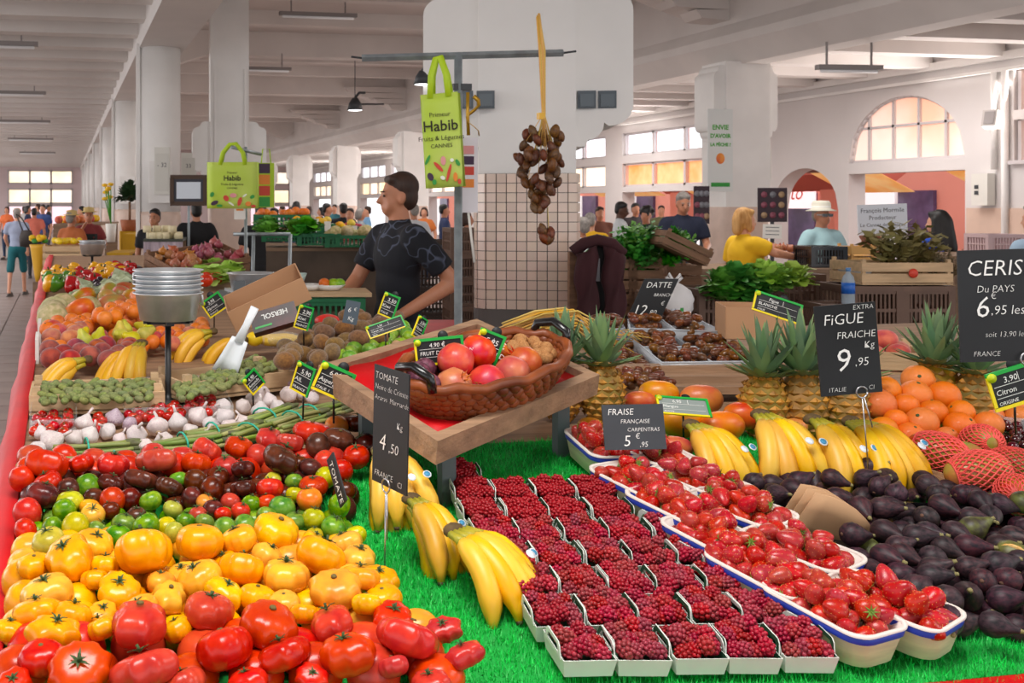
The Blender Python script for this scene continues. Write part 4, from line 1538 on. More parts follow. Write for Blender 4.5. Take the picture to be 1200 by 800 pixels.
# rows of punnets in the camera-parallel grid, front row first: (row, first column, count)
pun, rasps = [], []
P00 = on_table(655, 811, .0)
gx_ = Vector((CT, -ST, 0))
gy_ = Vector((ST, CT, 0))
rowdef = [(0, 0.0, 5), (1, -.1, 5), (2, -.25, 5), (3, -.3, 5), (4, -.35, 5), (5, -.35, 4), (6, -.3, 4), (7, -.3, 1)]
ROWN = ['front row', 'second row', 'third row', 'fourth row', 'fifth row', 'sixth row', 'seventh row', 'back row']
for row, c0, cnt in rowdef:
    for c in range(cnt):
        q = P00 + gx_ * ((c + .5 + c0) * (PW + .0025) + row * -.004) + gy_ * ((row + .5) * (PD + .005)) + gy_ * (.012 * c * .5)
        q = q + Vector((RQ.uniform(-.002, .002), RQ.uniform(-.002, .002), 0))
        q.z = zs(q.y) + .019
        T = table_frame(q, .05 + RQ.uniform(-.04, .04))
        e = empty('raspberry_punnet', T, f'green and white card punnet of raspberries, {ROWN[row]}, {ordinal(c)} from left', 'punnet', 'raspberry punnets on the turf')
        if row == 7:
            e['label'] = 'single raspberry punnet turned sideways at the back of the rows'
        ob('tray', PB, e)
        for s in (-1, 1):
            h = ob('handle', PHN, e, TR((s * PW * .488, 0, PH - .004), 0 if s > 0 else PI, 0, .12 * RQ.uniform(0, 1.5)))
        for k in range(12):
            u = (-1.05, -.35, .35, 1.05)[k % 4] * PW * .27 + RQ.uniform(-.003, .003)
            v = (-1, 0, 1)[k // 4] * PD * .29 + RQ.uniform(-.004, .004)
            w = .026 + RQ.uniform(0, .014)
            rasps.append((q.y, T @ Vector((u, v, w)), RQ.uniform(.0115, .014), e['label']))
        pun.append(e)
rasps.sort(key=lambda t: t[0])
rest = MB()
for i, (_, p, r, pl_) in enumerate(rasps):
    T = TR(p, RQ.uniform(0, 6), RQ.uniform(-1.7, 1.7), RQ.uniform(-1.7, 1.7), r)
    if i < 300:
        ob('raspberry', RSP[i % 3], None, T, 'dark red raspberry in punnet' + pl_.split('raspberries')[-1].replace('single raspberry punnet', ''), 'raspberry', 'raspberries in punnet' + pl_.split('raspberries')[-1])
    else:
        me = RSP[i % 3]
        rest.add([v.co for v in me.vertices], [tuple(f.vertices) for f in me.polygons], 0, True, T)
if rest.V:
    rest.build('raspberries', M_rasp, None, label='dark red raspberries in the rearmost card punnets', cat='raspberries', kind='stuff')

# ---- strawberry baskets: woodchip with a blue rim
M_chip = mat('woodchip_veneer', '#d9cfae', .6, var=.1, nscale=4, stretch=(3, 3, 20))
M_blue = mat('blue_band', '#1f3aa8', .45)
M_chipin = mat('basket_lining', '#e8ddd4', .6)
BL, BW, BH = .19, .12, .055


def _rr(w, l, r, n=5):
    P = []
    for cx, cy, a0 in ((w - r, l - r, 0), (-w + r, l - r, PI / 2), (-w + r, -l + r, PI), (w - r, -l + r, 1.5 * PI)):
        for i in range(n + 1):
            a = a0 + PI / 2 * i / n
            P.append((cx + r * math.cos(a), cy + r * math.sin(a)))
    return P


def band(b, rings, m, close=False):
    n = len(rings[0])
    V = [p for R_ in rings for p in R_]
    F = [(i * n + k, i * n + (k + 1) % n, (i + 1) * n + (k + 1) % n, (i + 1) * n + k) for i in range(len(rings) - 1) for k in range(n)]
    if close:
        F.append(tuple(range(n))[::-1])
    b.add(V, F, m, True)


def basket_rings(s, z, e=0.0):
    return [(x, y, z) for x, y in _rr(BW / 2 * s + e, BL / 2 * (.5 + .5 * s) + e, .03)]


SBODY = MB()
band(SBODY, [basket_rings(.78, 0), basket_rings(.8, .001), basket_rings(.99, BH)], 0, True)
band(SBODY, [basket_rings(.99, BH), basket_rings(.99, BH, -.003), basket_rings(.8, .004, -.003)], 1)
_n = len(_rr(1, 1, .1))
SBODY.add([(x, y, .004) for x, y in _rr(BW / 2 * .8 - .003, BL / 2 * .9 - .003, .03)], [tuple(range(_n))], 1)
SBODY = SBODY.mesh('veneer_body', [M_chip, M_chipin])
SBAND = MB()
band(SBAND, [basket_rings(.95, BH - .0135, .0015), basket_rings(.985, BH + .0005, .0018), basket_rings(.985, BH + .0005, -.0005)], 0)
SBAND = SBAND.mesh('blue_rim', M_blue)
SRIM = MB()
band(SRIM, [basket_rings(.985, BH - .002, .0022), basket_rings(.985, BH + .0025, .0022), basket_rings(.985, BH + .0025, -.003), basket_rings(.985, BH - .002, -.003)], 0)
SRIM = SRIM.mesh('rim', M_chipin)


def _straw(seed):
    r0 = random.Random(seed)
    el = r0.uniform(1.35, 1.75)
    ph = r0.uniform(0, 6)
    def prof(t):
        s = math.sin(t)
        w = s * (1.0 if t < PI / 2 else 1 - .34 * (t - PI / 2) / (PI / 2))
        z = el * math.cos(t) if t > PI / 2 else .75 * math.cos(t)
        return w, z
    def fn(t, p):
        w, z = prof(t)
        b = 1 + .05 * math.sin(2 * p + ph) + .03 * math.sin(3 * p)
        return (w * b * math.cos(p), w * b * math.sin(p) * .92, z)
    b = MB().blob(fn, 12, 18)
    for i in range(2, 9):
        t = PI * (i + .6) / 11
        nk = max(4, int(11 * math.sin(t)))
        for k in range(nk):
            p = 2 * PI * (k + .5 * (i % 2)) / nk
            c = Vector(fn(t, p))
            b.add([c * 1.004 + Vector(o) * .044 for o in ((1, 0, 0), (-.5, .8, 0), (-.5, -.8, 0), (0, 0, 1.2), (0, 0, -1.2))], [(0, 1, 3), (1, 2, 3), (2, 0, 3), (1, 0, 4), (2, 1, 4), (0, 2, 4)], 1)
    return b.mesh('strawberry', [M_straw, M_seed])


STW = [_straw(k) for k in range(4)]
SCAL = MB()
for k in range(8):
    a = 2 * PI * k / 8
    c, s = math.cos(a), math.sin(a)
    SCAL.add([(.05 * c - .12 * s, .05 * s + .12 * c, .74), (.05 * c + .12 * s, .05 * s - .12 * c, .74), (.75 * c, .75 * s, .72 + .1 * (k % 3)), (.3 * c, .3 * s, .82)], [(0, 3, 2), (3, 1, 2), (0, 1, 3), (1, 0, 2)])
SCAL.tube([(0, 0, .7), (.05, 0, 1.0)], [.07, .05], 6)
SCAL = SCAL.mesh('calyx', mat('strawberry_calyx', '#6f8f34', .6, var=.2, nscale=8))

BASK = [(706, 530, .10, 'rearmost strawberry basket below the strawberry price board', 22), (764, 538, .30, 'strawberry basket in front of the FRAISE board, beside bananas', 22), (748, 574, .42, 'strawberry basket resting in the second row above raspberries', 24),
        (822, 574, .55, 'strawberry basket just below the left banana bunch', 20), (795, 604, .45, 'central strawberry basket with green handle beside the raspberries', 22), (867, 606, .6, 'strawberry basket left of the brown paper bag', 22),
        (842, 642, .42, 'strawberry basket right beside the fourth raspberry row', 24), (938, 655, .6, 'strawberry basket in front of the folded paper bag', 22), (900, 683, .42, 'strawberry basket behind the front left strawberry basket', 24),
        (975, 725, .42, 'front strawberry basket nearest the camera beside raspberries', 28), (1042, 718, .62, 'front right strawberry basket beside the figs', 22)]
for i, (x, y, a, lab, n) in enumerate(BASK):
    p = on_table(x, y, BH * .95)
    b = p - NRM * (BH * .95)
    b = Vector((b.x, b.y, zs(b.y) + .02))
    T = table_frame(b, a)
    e = empty('strawberry_basket', T, lab, 'basket', 'strawberry baskets')
    ob('veneer_body', SBODY, e)
    ob('blue_rim', SBAND, e)
    ob('rim', SRIM, e)
    if i in (4, 6, 9):
        ob('handle', PHN, e, TR((-BW * .55, 0, BH * .35), PI, 0, .1, 1.15))
    pts = []
    tries = 0
    while len(pts) < n and tries < 900:
        tries += 1
        l = 1 if len(pts) < n * .62 else 2
        u, v = RQ.uniform(-.042, .042) / (1 if l == 1 else 1.25), RQ.uniform(-.076, .076) / (1 if l == 1 else 1.3)
        w = .048 if l == 1 else .07
        q = Vector((u, v, w + RQ.uniform(-.003, .004)))
        if all((q - z).length > (.027 if tries < 500 else .021) for z in pts):
            pts.append(q)
    for q in pts:
        o = ob('strawberry', RQ.choice(STW), None, TR(T @ q, RQ.uniform(0, 6), RQ.uniform(1.0, 2.6), RQ.uniform(-.6, .6), RQ.uniform(.0155, .0195)), f'red strawberry in the {lab.split(" ", 1)[1] if False else "basket"}', 'strawberry', 'strawberries')
        o['label'] = 'red strawberry in ' + ('the ' + lab)[:200]
        o['group'] = f'strawberries, {ordinal(i)} basket'
        w = o['label'].split()
        o['label'] = ' '.join(w[:15])
        if RQ.random() < .55:
            ob('calyx', SCAL, o)

# ---- figs on a black tray
M_fig = mat('fig_skin', '#17131b', .5, col2='#4a2c34', nscale=1.8, rnd=(.03, .25, .3), stretch=(3, 3, 1), spec=.35)
M_figg = mat('green_fig_skin', '#3a3226', .45, col2='#70743a', nscale=1.5, rnd=(.02, .1, .1))
M_figstem = mat('fig_stem', '#7d7a4a', .7, col2='#9a8a5a', nscale=10)
def _fig(k):
    ax = 1 + .08 * k
    b = MB()
    b.lathe([(0, -1.0), (.3, -1.02), (.62, -.86), (.88, -.5), (.95, -.1), (.85, .3), (.6, .72), (.38, 1.08), (.27, 1.36), (.2, 1.5), (0, 1.52)], 14, 0, mod=lambda i, a: 1 + .04 * math.sin(2 * a + k))
    return b.mesh('fig', M_fig)
FIG = [_fig(k) for k in range(3)]
FST = MB().lathe([(.2, 1.48), (.13, 1.62), (.14, 1.72), (.04, 1.74)], 7).mesh('fig_stalk', M_figstem)
FEYE = MB().lathe([(.0, -1.06), (.14, -1.05), (.16, -1.0)], 8).mesh('fig_eye', mat('fig_eye', '#6b4a3a', .8))
ft0 = on_table(1080, 660, .004)
tray = empty('fig_tray', table_frame(Vector((ft0.x, ft0.y, zs(ft0.y) + .018)), -.12), 'shallow black plastic tray heaped with dark figs', 'tray')
M_blackpl = mat('black_plastic', '#121214', .25, coat=.3)
MB().box((0, 0, .002), (.5, .42, .004)).build('base', M_blackpl, tray)
for s in (-1, 1):
    MB().box((0, s * .21, .012), (.5, .004, .024)).build('side', M_blackpl, tray)
    MB().box((s * .25, 0, .012), (.004, .42, .024)).build('side', M_blackpl, tray)
FPOLY = [(868, 572), (900, 556), (1000, 548), (1090, 562), (1200, 590), (1225, 620), (1225, 735), (1130, 740), (1085, 725), (1040, 690), (1000, 668), (1000, 620), (960, 590)]
figs = []
_fp = [p for lay, n in ((0, 75), (1, 62)) for p in scatter(FPOLY, .024, n, .006 + .028 * lay, 1.55, RQ)]
if _fp:
    for p in relax(_fp, [.0235] * len(_fp), floor_off=1.0, it=40, mind=.97):
        g = RQ.random() < .06
        o = ob('fig', RQ.choice(FIG), None, TR(p, RQ.uniform(-1.6, 1.4) + .9, PI / 2 + RQ.uniform(-.6, .5), RQ.uniform(-.5, .5), RQ.uniform(.0215, .026)), 'dark purple fig in the big heap on the black tray', 'fig', 'figs on the black tray', omat=M_figg if g else None)
        if g:
            o['label'] = 'greenish fig among the dark figs on the black tray'
            o['group'] = 'greenish figs'
        ob('fig_stalk', FST, o)
        ob('fig_eye', FEYE, o)
rank_labels([o for o in COL.objects if o.get('group') == 'figs on the black tray'], 'dark purple fig on the black tray', 10)
# cut fig showing its flesh
cf = on_table(1186, 650, .06)
o = ob('cut_fig', MB().lathe([(0, -.9), (.6, -.8), (.95, -.3), (.9, .2), (.5, .8), (.2, 1.3), (0, 1.3)], 14).mesh('cut_fig', M_figg), None, TR(cf, -.5, .5, 1.1, .028), 'split fig with pale golden flesh at the right edge', 'fig')
MB().lathe([(0, .06), (.8, .05), (.92, 0)], 14).build('flesh', mat('fig_flesh', '#d79a4c', .5, col2='#e8c27a', nscale=6), o, TR((0, -.35, .1), 0, PI / 2))

# ---- brown paper bags
M_kraft = mat('kraft_paper', '#c49a72', .8, var=.07, nscale=3, bump=.1, bscale=6)
pb_ = on_table(948, 615, .02)
for k in range(3):
    c = on_table(952 + 9 * k, 612 + 6 * k, .035)
    g = [[(-.06 + .135 * s, .004 * math.sin(4 * s + k), -.05 + .12 * t * (1 - .3 * s) + .02 * math.sin(3 * s)) for s in np.linspace(0, 1, 6)] for t in np.linspace(0, 1, 4)]
    MB().sheet(g, .004).build('paper_bag', M_kraft, None, FR(c, (CT, -ST, -.35), (-.1, .95, .5)), label=['folded brown paper bag at back of the bag stack beside figs', 'middle brown paper bag leaning between strawberries and figs', 'front brown paper bag leaning on the fig tray'][k], cat='paper bag', group='brown paper bags')

# ---- bananas in the middle and at the right
GR = 'banana bunches on the front table'
ban_at(447, 528, .12, -PI / 2 + .25, 4, .16, 'banana bunch behind the tall tomato price board', GR, .42, 2, 1.0, 6)
ban_at(484, 585, .10, -PI / 2 + .5, 3, .16, 'middle banana bunch beside the left raspberry punnets', GR, .40, 2, .95, 7)
ban_at(535, 622, .10, -PI / 2 + .75, 5, .13, 'front banana bunch with blue sticker lying on the turf', GR, .36, 1, 1.05, 8)
ban_at(812, 498, .11, -PI / 2 + .35, 4, .2, 'banana bunch right of the FRAISE price board', GR, .5, 1, 1.05, 9)
ban_at(893, 486, .13, -PI / 2 + .15, 4, .2, 'second banana bunch on the right, above the paper bag', GR, .5, 1, 1.1, 10)
ban_at(955, 492, .13, -PI / 2 + .25, 3, .2, 'third banana bunch on the right, left of the fig price board wire', GR, .5, 1, 1.1, 11)
ban_at(1000, 494, .13, -PI / 2 + .42, 5, .15, 'rightmost banana bunch in front of the oranges', GR, .45, 1, 1.1, 12)

# ---- oranges pile, mangoes in nets, cherries
orgs = []
OP, OR_ = [], []
for x, y, w in [(1040, 459, 33), (1071, 464, 34), (1081, 449, 33), (1105, 465, 34), (1060, 475, 28), (1031, 479, 36), (1036, 505, 33), (1065, 505, 30), (1080, 495, 36), (1097, 486, 30), (1120, 497, 35), (1126, 482, 29), (1154, 496, 32),
                (1059, 521, 28), (1050, 492, 26), (1030, 522, 26), (1008, 468, 30), (1090, 517, 28), (1105, 512, 26)]:
    p = on_table(x, y, .05)
    d = p.x * ST + p.y * CT
    OR_.append(w * .5 * d / FPX)
    OP.append(on_table(x, y, .035 + (530 - y) * .0012))
OP = relax(OP, OR_, .9, 40, mind=.93)
for p, r in zip(OP, OR_):
    o = ob('orange', ORG[0], None, TR(p, RQ.uniform(0, 6), RQ.uniform(-1, 1), RQ.uniform(-1, 1), r), cat='orange', group='oranges in the right pile')
    ob('stem_button', NAV, o)
    orgs.append(o)
rank_labels(orgs, 'glossy orange in the right-hand pile', 3)

M_net = mat('foam_net_pink', '#ee5a52', .6, var=.06, nscale=10)
def net_mesh(mango):
    b = MB()
    n, m_ = 22, 14
    def pt(t, p):
        return Vector((.84 * math.sin(t) * math.cos(p), 1.23 * math.sin(t) * math.sin(p), .87 * math.cos(t))) * 1.02
    # lattice running round the long axis (y): two families of spirals
    def q(u, ph):
        y = -1.18 + 2.1 * u
        s = math.sqrt(max(.02, 1 - (y / 1.23) ** 2))
        return Vector((.86 * s * math.cos(ph), y, .89 * s * math.sin(ph))) * 1.015
    for k in range(n):
        for sg in (-1, 1):
            b.tube([q(i / m_, 2 * PI * k / n + sg * 1.7 * i / m_) for i in range(m_ + 1)], .036, 4, smooth=False)
    b.tube([q(1, 2 * PI * i / 16) for i in range(17)], .045, 4)
    return b.mesh('foam_net', M_net)
NET = net_mesh(None)
mg = []
for x, y, w, rz, lab in [(1100, 531, 62, .6, 'mango in pink foam net, left of the netted group'), (1150, 520, 58, -.4, 'mango in pink foam net at the back of the group'), (1146, 554, 66, 1.2, 'mango in pink foam net, front middle of the group'),
                         (1188, 546, 56, .4, 'mango in pink foam net, back right of the group'), (1190, 578, 58, -.7, 'mango in pink foam net at the right edge, nearest the figs')]:
    p = on_table(x, y, .05)
    d = p.x * ST + p.y * CT
    r = w * .43 * d / FPX
    p = on_table(x, y, .02 + r * .85)
    o = ob('mango', MNG[0], None, TR(p, rz, RQ.uniform(-.3, .3), 0, r), lab, 'mango', 'mangoes in foam nets', omat=M_mangog)
    ob('foam_net', NET, o)
o = ob('mango', MNG[1], None, TR(on_table(1130, 537, .05), .2, 0, 0, .045), 'bare orange-green mango between the netted mangoes', 'mango', 'bare mangoes', omat=M_mangog)
mm = []
for x, y, w in [(772, 462, 40), (822, 468, 42), (797, 493, 48), (846, 500, 46), (871, 487, 40), (692, 500, 28), (790, 525, 36), (915, 502, 30), (930, 500, 26), (838, 520, 36), (750, 470, 30)]:
    p = on_table(x, y, .06)
    d = p.x * ST + p.y * CT
    r = w * .48 * d / FPX
    mm.append(ob('mango', RQ.choice(MNG), None, TR(on_table(x, y, .02 + r), RQ.uniform(-.5, .5) + 1.2, 0, 0, r), cat='mango', group='loose mangoes behind the bananas', omat=M_mango))
rank_labels(mm, 'smooth orange mango behind the bananas', 2)
# cardboard edge between figs and mangoes
bA, bB = on_table(1066, 556, .02), on_table(1210, 604, .02)
M_card = mat('cardboard', '#b98d68', .8, var=.06, nscale=4)
MB().box((0, 0, 0), ((bB - bA).length, .006, .035)).box((0, .012, .006), ((bB - bA).length, .006, .035)).build('cardboard_strip', M_card, None, FR((bA + bB) / 2, bB - bA, (0, 1, .1)), label='folded cardboard strip between the figs and netted mangoes', cat='cardboard')
# cherries in a clear box
M_cherryd = mat('dark_cherry', '#2e0710', .12, col2='#5a0f1a', nscale=2, coat=.5, rnd=(.01, .1, .3))
CHR = [sphere_mesh('cherry', M_cherryd, 1, 1, .92, 8, 12, .02, 1)]
heap('cherry', CHR, [(1172, 494), (1230, 486), (1230, 526), (1186, 530)], .0125, 34, 'dark red cherry in the clear box at the right edge', 'cherry', 'cherries in the clear box', lift=.03, mind=1.7)
heap('cherry', CHR, [(1172, 496), (1230, 490), (1230, 524), (1188, 526)], .0125, 20, 'dark red cherry in the clear box at the right edge', 'cherry', 'cherries in the clear box', lift=.05, mind=1.8)
pc = on_table(1205, 515, .006)
m = MB()
for cx, cy, sx, sy in ((0, -.075, .2, .002), (0, .075, .2, .002), (-.1, 0, .002, .15), (.1, 0, .002, .15)):
    m.box((cx, cy, .035), (sx, sy, .07))
m.build('cherry_box', M_clear, None, table_frame(pc + Vector((.01, .0, .004)), -.2), label='clear plastic box of dark cherries at right edge', cat='box')

# ---- pineapples
M_pine = mat('pineapple_skin', '#b9802c', .6, col2='#7d6a22', nscale=14, rnd=(.015, .1, .12))
M_pineeye = mat('pineapple_eye', '#cf8f2e', .6, col2='#8f6420', nscale=25)
M_pineleaf = mat('pineapple_leaf', '#55785a', .55, col2='#7f9a62', nscale=6, rnd=(.02, .1, .1))
def _pine_body():
    b = MB()
    prof = lambda t: .062 * math.sin(PI * min(max(t, .0), 1) * .86 + .22) ** .6
    b.lathe([(0, 0)] + [(prof(i / 12) * .96, .17 * i / 12) for i in range(13)] + [(0, .172)], 20)
    for j in range(9):
        t = (j + .5) / 9
        R_ = prof(t)
        for k in range(11):
            a = 2 * PI * (k + .5 * (j % 2)) / 11
            c = Vector((R_ * .96 * math.cos(a), R_ * .96 * math.sin(a), .17 * t))
            n_ = Vector((math.cos(a), math.sin(a), 0))
            s = Vector((-math.sin(a), math.cos(a), 0))
            w = R_ * .27
            h = .0105
            b.add([c + s * w, c + Vector((0, 0, h)), c - s * w, c - Vector((0, 0, h)), c + n_ * .007, c + n_ * .011 + Vector((0, 0, .004))], [(0, 1, 4), (1, 2, 4), (2, 3, 4), (3, 0, 4), (4, 5, 1)], 1)
    return b.mesh('fruit_body', [M_pine, M_pineeye])
def _pine_leaves():
    L = []
    for v in range(3):
        b = MB()
        g = []
        ln = (.10, .12, .125)[v]
        cv = (.5, .25, .08)[v]
        for i in range(6):
            t = i / 5
            w = .017 * (1 - t) ** .7 * (1 if t > 0 else .7) + .0004
            x = ln * (math.sin(cv * 2 * t) / 2 if cv else 0)
            z = ln * t * (1 - cv * .35 * t)
            g.append([(x, -w, z), (x + w * .45, 0, z), (x, w, z)])
        b.sheet(g, .0)
        L.append(b.mesh('leaf', M_pineleaf))
    return L
PINB, PINL = _pine_body(), _pine_leaves()


def pineapple(p, lab, s=1.0, rz=0.0, tx=0.0, ty=0.0):
    e = empty('pineapple', TR(p, rz, tx, ty, s), lab, 'pineapple', 'pineapples on the stall')
    ob('fruit_body', PINB, e)
    for ring, (n, v, rad, tilt) in enumerate(((13, 0, .022, .8), (13, 1, .016, .5), (10, 2, .010, .26), (6, 2, .004, .08))):
        for k in range(n):
            a = 2 * PI * (k + .5 * ring) / n + RQ.uniform(-.12, .12)
            ob('leaf', PINL[v], e, TR((rad * math.cos(a), rad * math.sin(a), .165 + .012 * ring), a, 0, tilt + RQ.uniform(-.1, .1), RQ.uniform(.85, 1.1)))


for x, y, s, lab in [(657, 492, .9, 'pineapple standing behind the tilted red tray, left of the pair'), (705, 495, .92, 'pineapple right of the tilted red tray, above the strawberries'), (895, 514, .95, 'pineapple left of the fig price board'),
                     (942, 514, 1.0, 'pineapple directly behind the fig price board edge'), (990, 516, .95, 'pineapple half hidden behind the fig price board'), (1092, 498, 1.0, 'pineapple behind the top of the orange pile'), (1143, 506, .95, 'pineapple under the cherry price board')]:
    p = on_table(x, y, .003)
    pineapple(p, lab, s, RQ.uniform(0, 6), RQ.uniform(-.06, .06), RQ.uniform(-.06, .06))
# ================================================================== price boards
ER = Vector((CT, -ST, 0))
EF = Vector((ST, CT, 0))


def facing(p, roll=0.0, yaw=0.0, tilt=0.0):
    """frame at p whose XY plane faces the camera; roll in the picture, yaw about the upright, tilt back"""
    M = Matrix.Identity(4)
    for i in range(3):
        M[i][0], M[i][1], M[i][2], M[i][3] = ER[i], (0, 0, 1)[i], -EF[i], p[i]
    return M @ Matrix.Rotation(yaw, 4, 'Y') @ Matrix.Rotation(-tilt, 4, 'X') @ Matrix.Rotation(roll, 4, 'Z')


M_bgreen = mat('border_green', '#14a63c', .4)
M_byellow = mat('border_yellow', '#f5dc12', .4)
M_logo = mat('logo_lime', '#c4d40e', .4)


def chalkboard(name, px, w, h, d, lines, lab, roll=0.0, yaw=0.0, tilt=0.0, skew=0.0, wire=None, board=None, cat='price board'):
    """w, h in picture pixels at distance d; lines = (text, x, y, size) in fractions of the board, from its centre"""
    k = d / FPX
    W, H = w * k, h * k
    e = empty(name, facing(at_d(px[0], px[1], d), roll, yaw, tilt), lab, cat, 'chalk price boards')
    b = MB()
    s = skew * H / 2
    b.prism([(-W / 2 - s, -H / 2), (W / 2 - s, -H / 2), (W / 2 + s, H / 2), (-W / 2 + s, H / 2)], -.003, 0, 'Z')
    b.build('board', board or M_black, e)
    t = MB()
    for tx, x, y, sz in lines:
        write(t, tx, x * W + y * skew * H, y * H, sz * H, shear=.15 + skew * .5, bold=-.0015 * H, z=.0012)
    t.build('lettering', M_chalk, e)
    if wire:
        p = e.matrix_local.inverted() if False else None
        x0, L_ = wire
        c = MB()
        c.tube([(x0 + .012 * math.cos(a), -H / 2 + .004 + .012 * math.sin(a), .006) for a in np.linspace(0, 2 * PI, 13)], .0016, 6)
        c.tube([(x0, -H / 2 - .008, .006), (x0 + .001, -H / 2 - L_, .004)], .0014, 6)
        c.tube([(x0 + .004, -H / 2 - .008, .006), (x0 + .014, -H / 2 - L_ * .45, .01)], .0014, 6)
        c.build('wire_clip', M_wire, e)
    return e


chalkboard('price_board', (994, 409), 72, 106, 2.28, [('EXTRA', .12, .43, .075), ('FiGUE', -.38, .28, .17), ('FRAICHE', -.18, .12, .11), ('9', -.25, -.24, .36), (',95', .08, -.19, .13), ('Kg', .25, .0, .11), ('ITALIE', -.38, -.46, .07), ('CI', .27, -.46, .07)],
           'black chalkboard reading FIGUE FRAICHE 9,95 above the bananas', roll=.085, wire=(.018, .16))
chalkboard('price_board', (1196, 357), 144, 131, 1.95, [('CERISE', -.44, .27, .2), ('Du PAYS', -.36, .12, .09), ('6', -.38, -.1, .27), ('€', -.25, .06, .09), (',95 les 500g', -.25, -.08, .12), ('soit 13,90 le Kg', -.3, -.28, .07), ('FRANCE', -.4, -.45, .065)],
           'large black chalkboard reading CERISE Du PAYS 6,95 at right edge', roll=.03, wire=(.005, .12))
chalkboard('price_board', (743, 500), 72, 52, 2.28, [('FRAISE', -.42, .27, .2), ('FRANÇAISE', -.22, .08, .13), ('CARPENTRAS', -.12, -.1, .12), ('5', -.2, -.42, .34), ('€', .0, -.26, .17), (',95', .06, -.44, .16)],
           'slate-grey chalkboard reading FRAISE FRANÇAISE behind the strawberry baskets', roll=.02, tilt=.2, board=mat('slate_board', '#3a3e43', .6, var=.1, nscale=10))
chalkboard('price_board', (765, 350), 40, 47, 3.75, [('DATTE', -.36, .28, .2), ('BRANCHE', -.02, .06, .11), ('€', .3, -.16, .14), ('12', -.42, -.4, .36), (',80', .04, -.4, .18)],
           'leaning black chalkboard reading DATTE 12,80 behind the dates', skew=.45)
chalkboard('price_board', (457, 502), 72, 140, 1.85, [('TOMATE', -.45, .39, .085), ('Noire de Crimée', -.45, .3, .07), ('Ananas  Marmande', -.45, .21, .065), ('4', -.3, -.2, .2), (',50', -.02, -.2, .12), ('Kg', .2, .02, .08), ('FRANCE', -.42, -.44, .075), ('CI', .25, -.46, .07)],
           'tall narrow black chalkboard on wire reading TOMATE, turned sideways', yaw=-1.1, roll=-.04, wire=(.0, .19))
chalkboard('price_board', (412, 366), 17, 27, 3.2, [('6', -.3, .0, .3), ('€', .1, .1, .2), ('Kg', -.2, -.35, .25)], 'small grey slate with pale edge above the kiwis', roll=-.2, board=mat('grey_slate', '#4c5964', .6))
chalkboard('price_board', (394, 562), 60, 22, 1.98, [('TOMATE', -.4, -.2, .6)], 'black card leaning between the tomatoes and the turf', yaw=-1.2, roll=-.9)


def shop_sign(px, w, h, d, lines, lab, roll=0.0, yaw=0.0, tilt=0.0, tab=True, board=None):
    """slate card with green and yellow border"""
    k = d / FPX
    W, H = w * k, h * k
    e = empty('price_sign', facing(at_d(px[0], px[1], d), roll, yaw, tilt), lab, 'price sign', 'green and yellow price signs')
    MB().box((0, 0, -.0012), (W * .97, H * .97, .0018)).build('board', board or M_black, e)
    dn = e.matrix_local.to_3x3().inverted() if False else facing((0, 0, 0), roll, yaw, tilt).to_3x3().inverted() @ Vector((0, 0, -1))
    MB().tube([(0, 0, -.004), dn * (H * .5 + .06)], .0025, 5).build('pick', M_blackpl, e)
    bt = min(W, H) * .1
    MB().box((0, H / 2 - bt / 2, 0), (W, bt, .004)).build('green_border', M_bgreen, e)
    MB().box((W / 2 - bt / 2, -bt / 2, 0), (bt, H - bt, .004)).build('green_border', M_bgreen, e)
    MB().box((-bt * .5, -H / 2 + bt * .4, 0), (W - bt, bt * .8, .004)).build('yellow_border', M_byellow, e)
    MB().box((-W / 2 + bt * .4, 0, 0), (bt * .8, H - 2 * bt, .004)).build('yellow_border', M_byellow, e)
    MB().lathe([(bt * 1.2, 0), (bt * 1.2, .004), (0, .005)], 16, T=Matrix.Translation((-W / 2 + bt * 1.3, H / 2 - bt * 1.3, 0))).build('logo', M_logo, e)
    if tab:
        MB().lathe([(bt * 1.9, 0), (bt * 1.9, .0015), (0, .0016)], 18, T=Matrix.Translation((W * .1, H / 2 + bt * .4, -.003))).build('tab', M_black, e)
    t = MB()
    for i, (tx, x, y, s) in enumerate(lines):
        write(t, tx, x * W, y * H, s * H, shear=.1, bold=0, z=.0012)
    t.build('lettering', M_chalk, e)
    for c_, d_ in (((0, .1 * H, .0006), (W * .8, H * .012, .0004)), ((0, -.2 * H, .0006), (W * .8, H * .012, .0004)), ((.1 * W, .24 * H, .0006), (W * .008, H * .22, .0004))):
        MB().box(c_, d_).build('ruled_line', M_chalk, e)
    return e


L3 = lambda a, b, c: [(a, -.2, .16, .22), (b, -.4, -.12, .2), (c, -.4, -.38, .13)]
shop_sign((391, 447), 43, 36, 2.42, L3('6,90 €', 'Asperge', 'ITALIE  I'), 'tilted price sign for asparagus with green and yellow border', roll=-.42)
shop_sign((355, 444), 26, 36, 2.55, L3('5,90', 'AIL', 'FRANCE'), 'narrow price sign standing in the purple garlic', roll=-.35, yaw=-.6)
shop_sign((515, 411), 58, 32, 2.36, L3('4,90 €', 'FRUIT DE LA PASSION', 'ISRAEL'), 'level price sign above the pomegranates beside the steel pole', roll=.1)
shop_sign((571, 409), 32, 43, 2.42, L3('5,95 €', 'GRENADE', 'ESPAGNE'), 'upright tilted price sign leaning on the basket of pomegranates', roll=-.38)
shop_sign((911, 360), 56, 25, 3.1, L3('Figue', 'BLANCHE', 'ITALIE'), 'price sign sticking out of the cardboard box behind pineapples', roll=-.34, tilt=.3)
shop_sign((1190, 452), 62, 46, 2.25, L3('3,90', 'Citron', 'ORIGINE'), 'price sign for citrus at right edge under the cherry board', roll=.3)
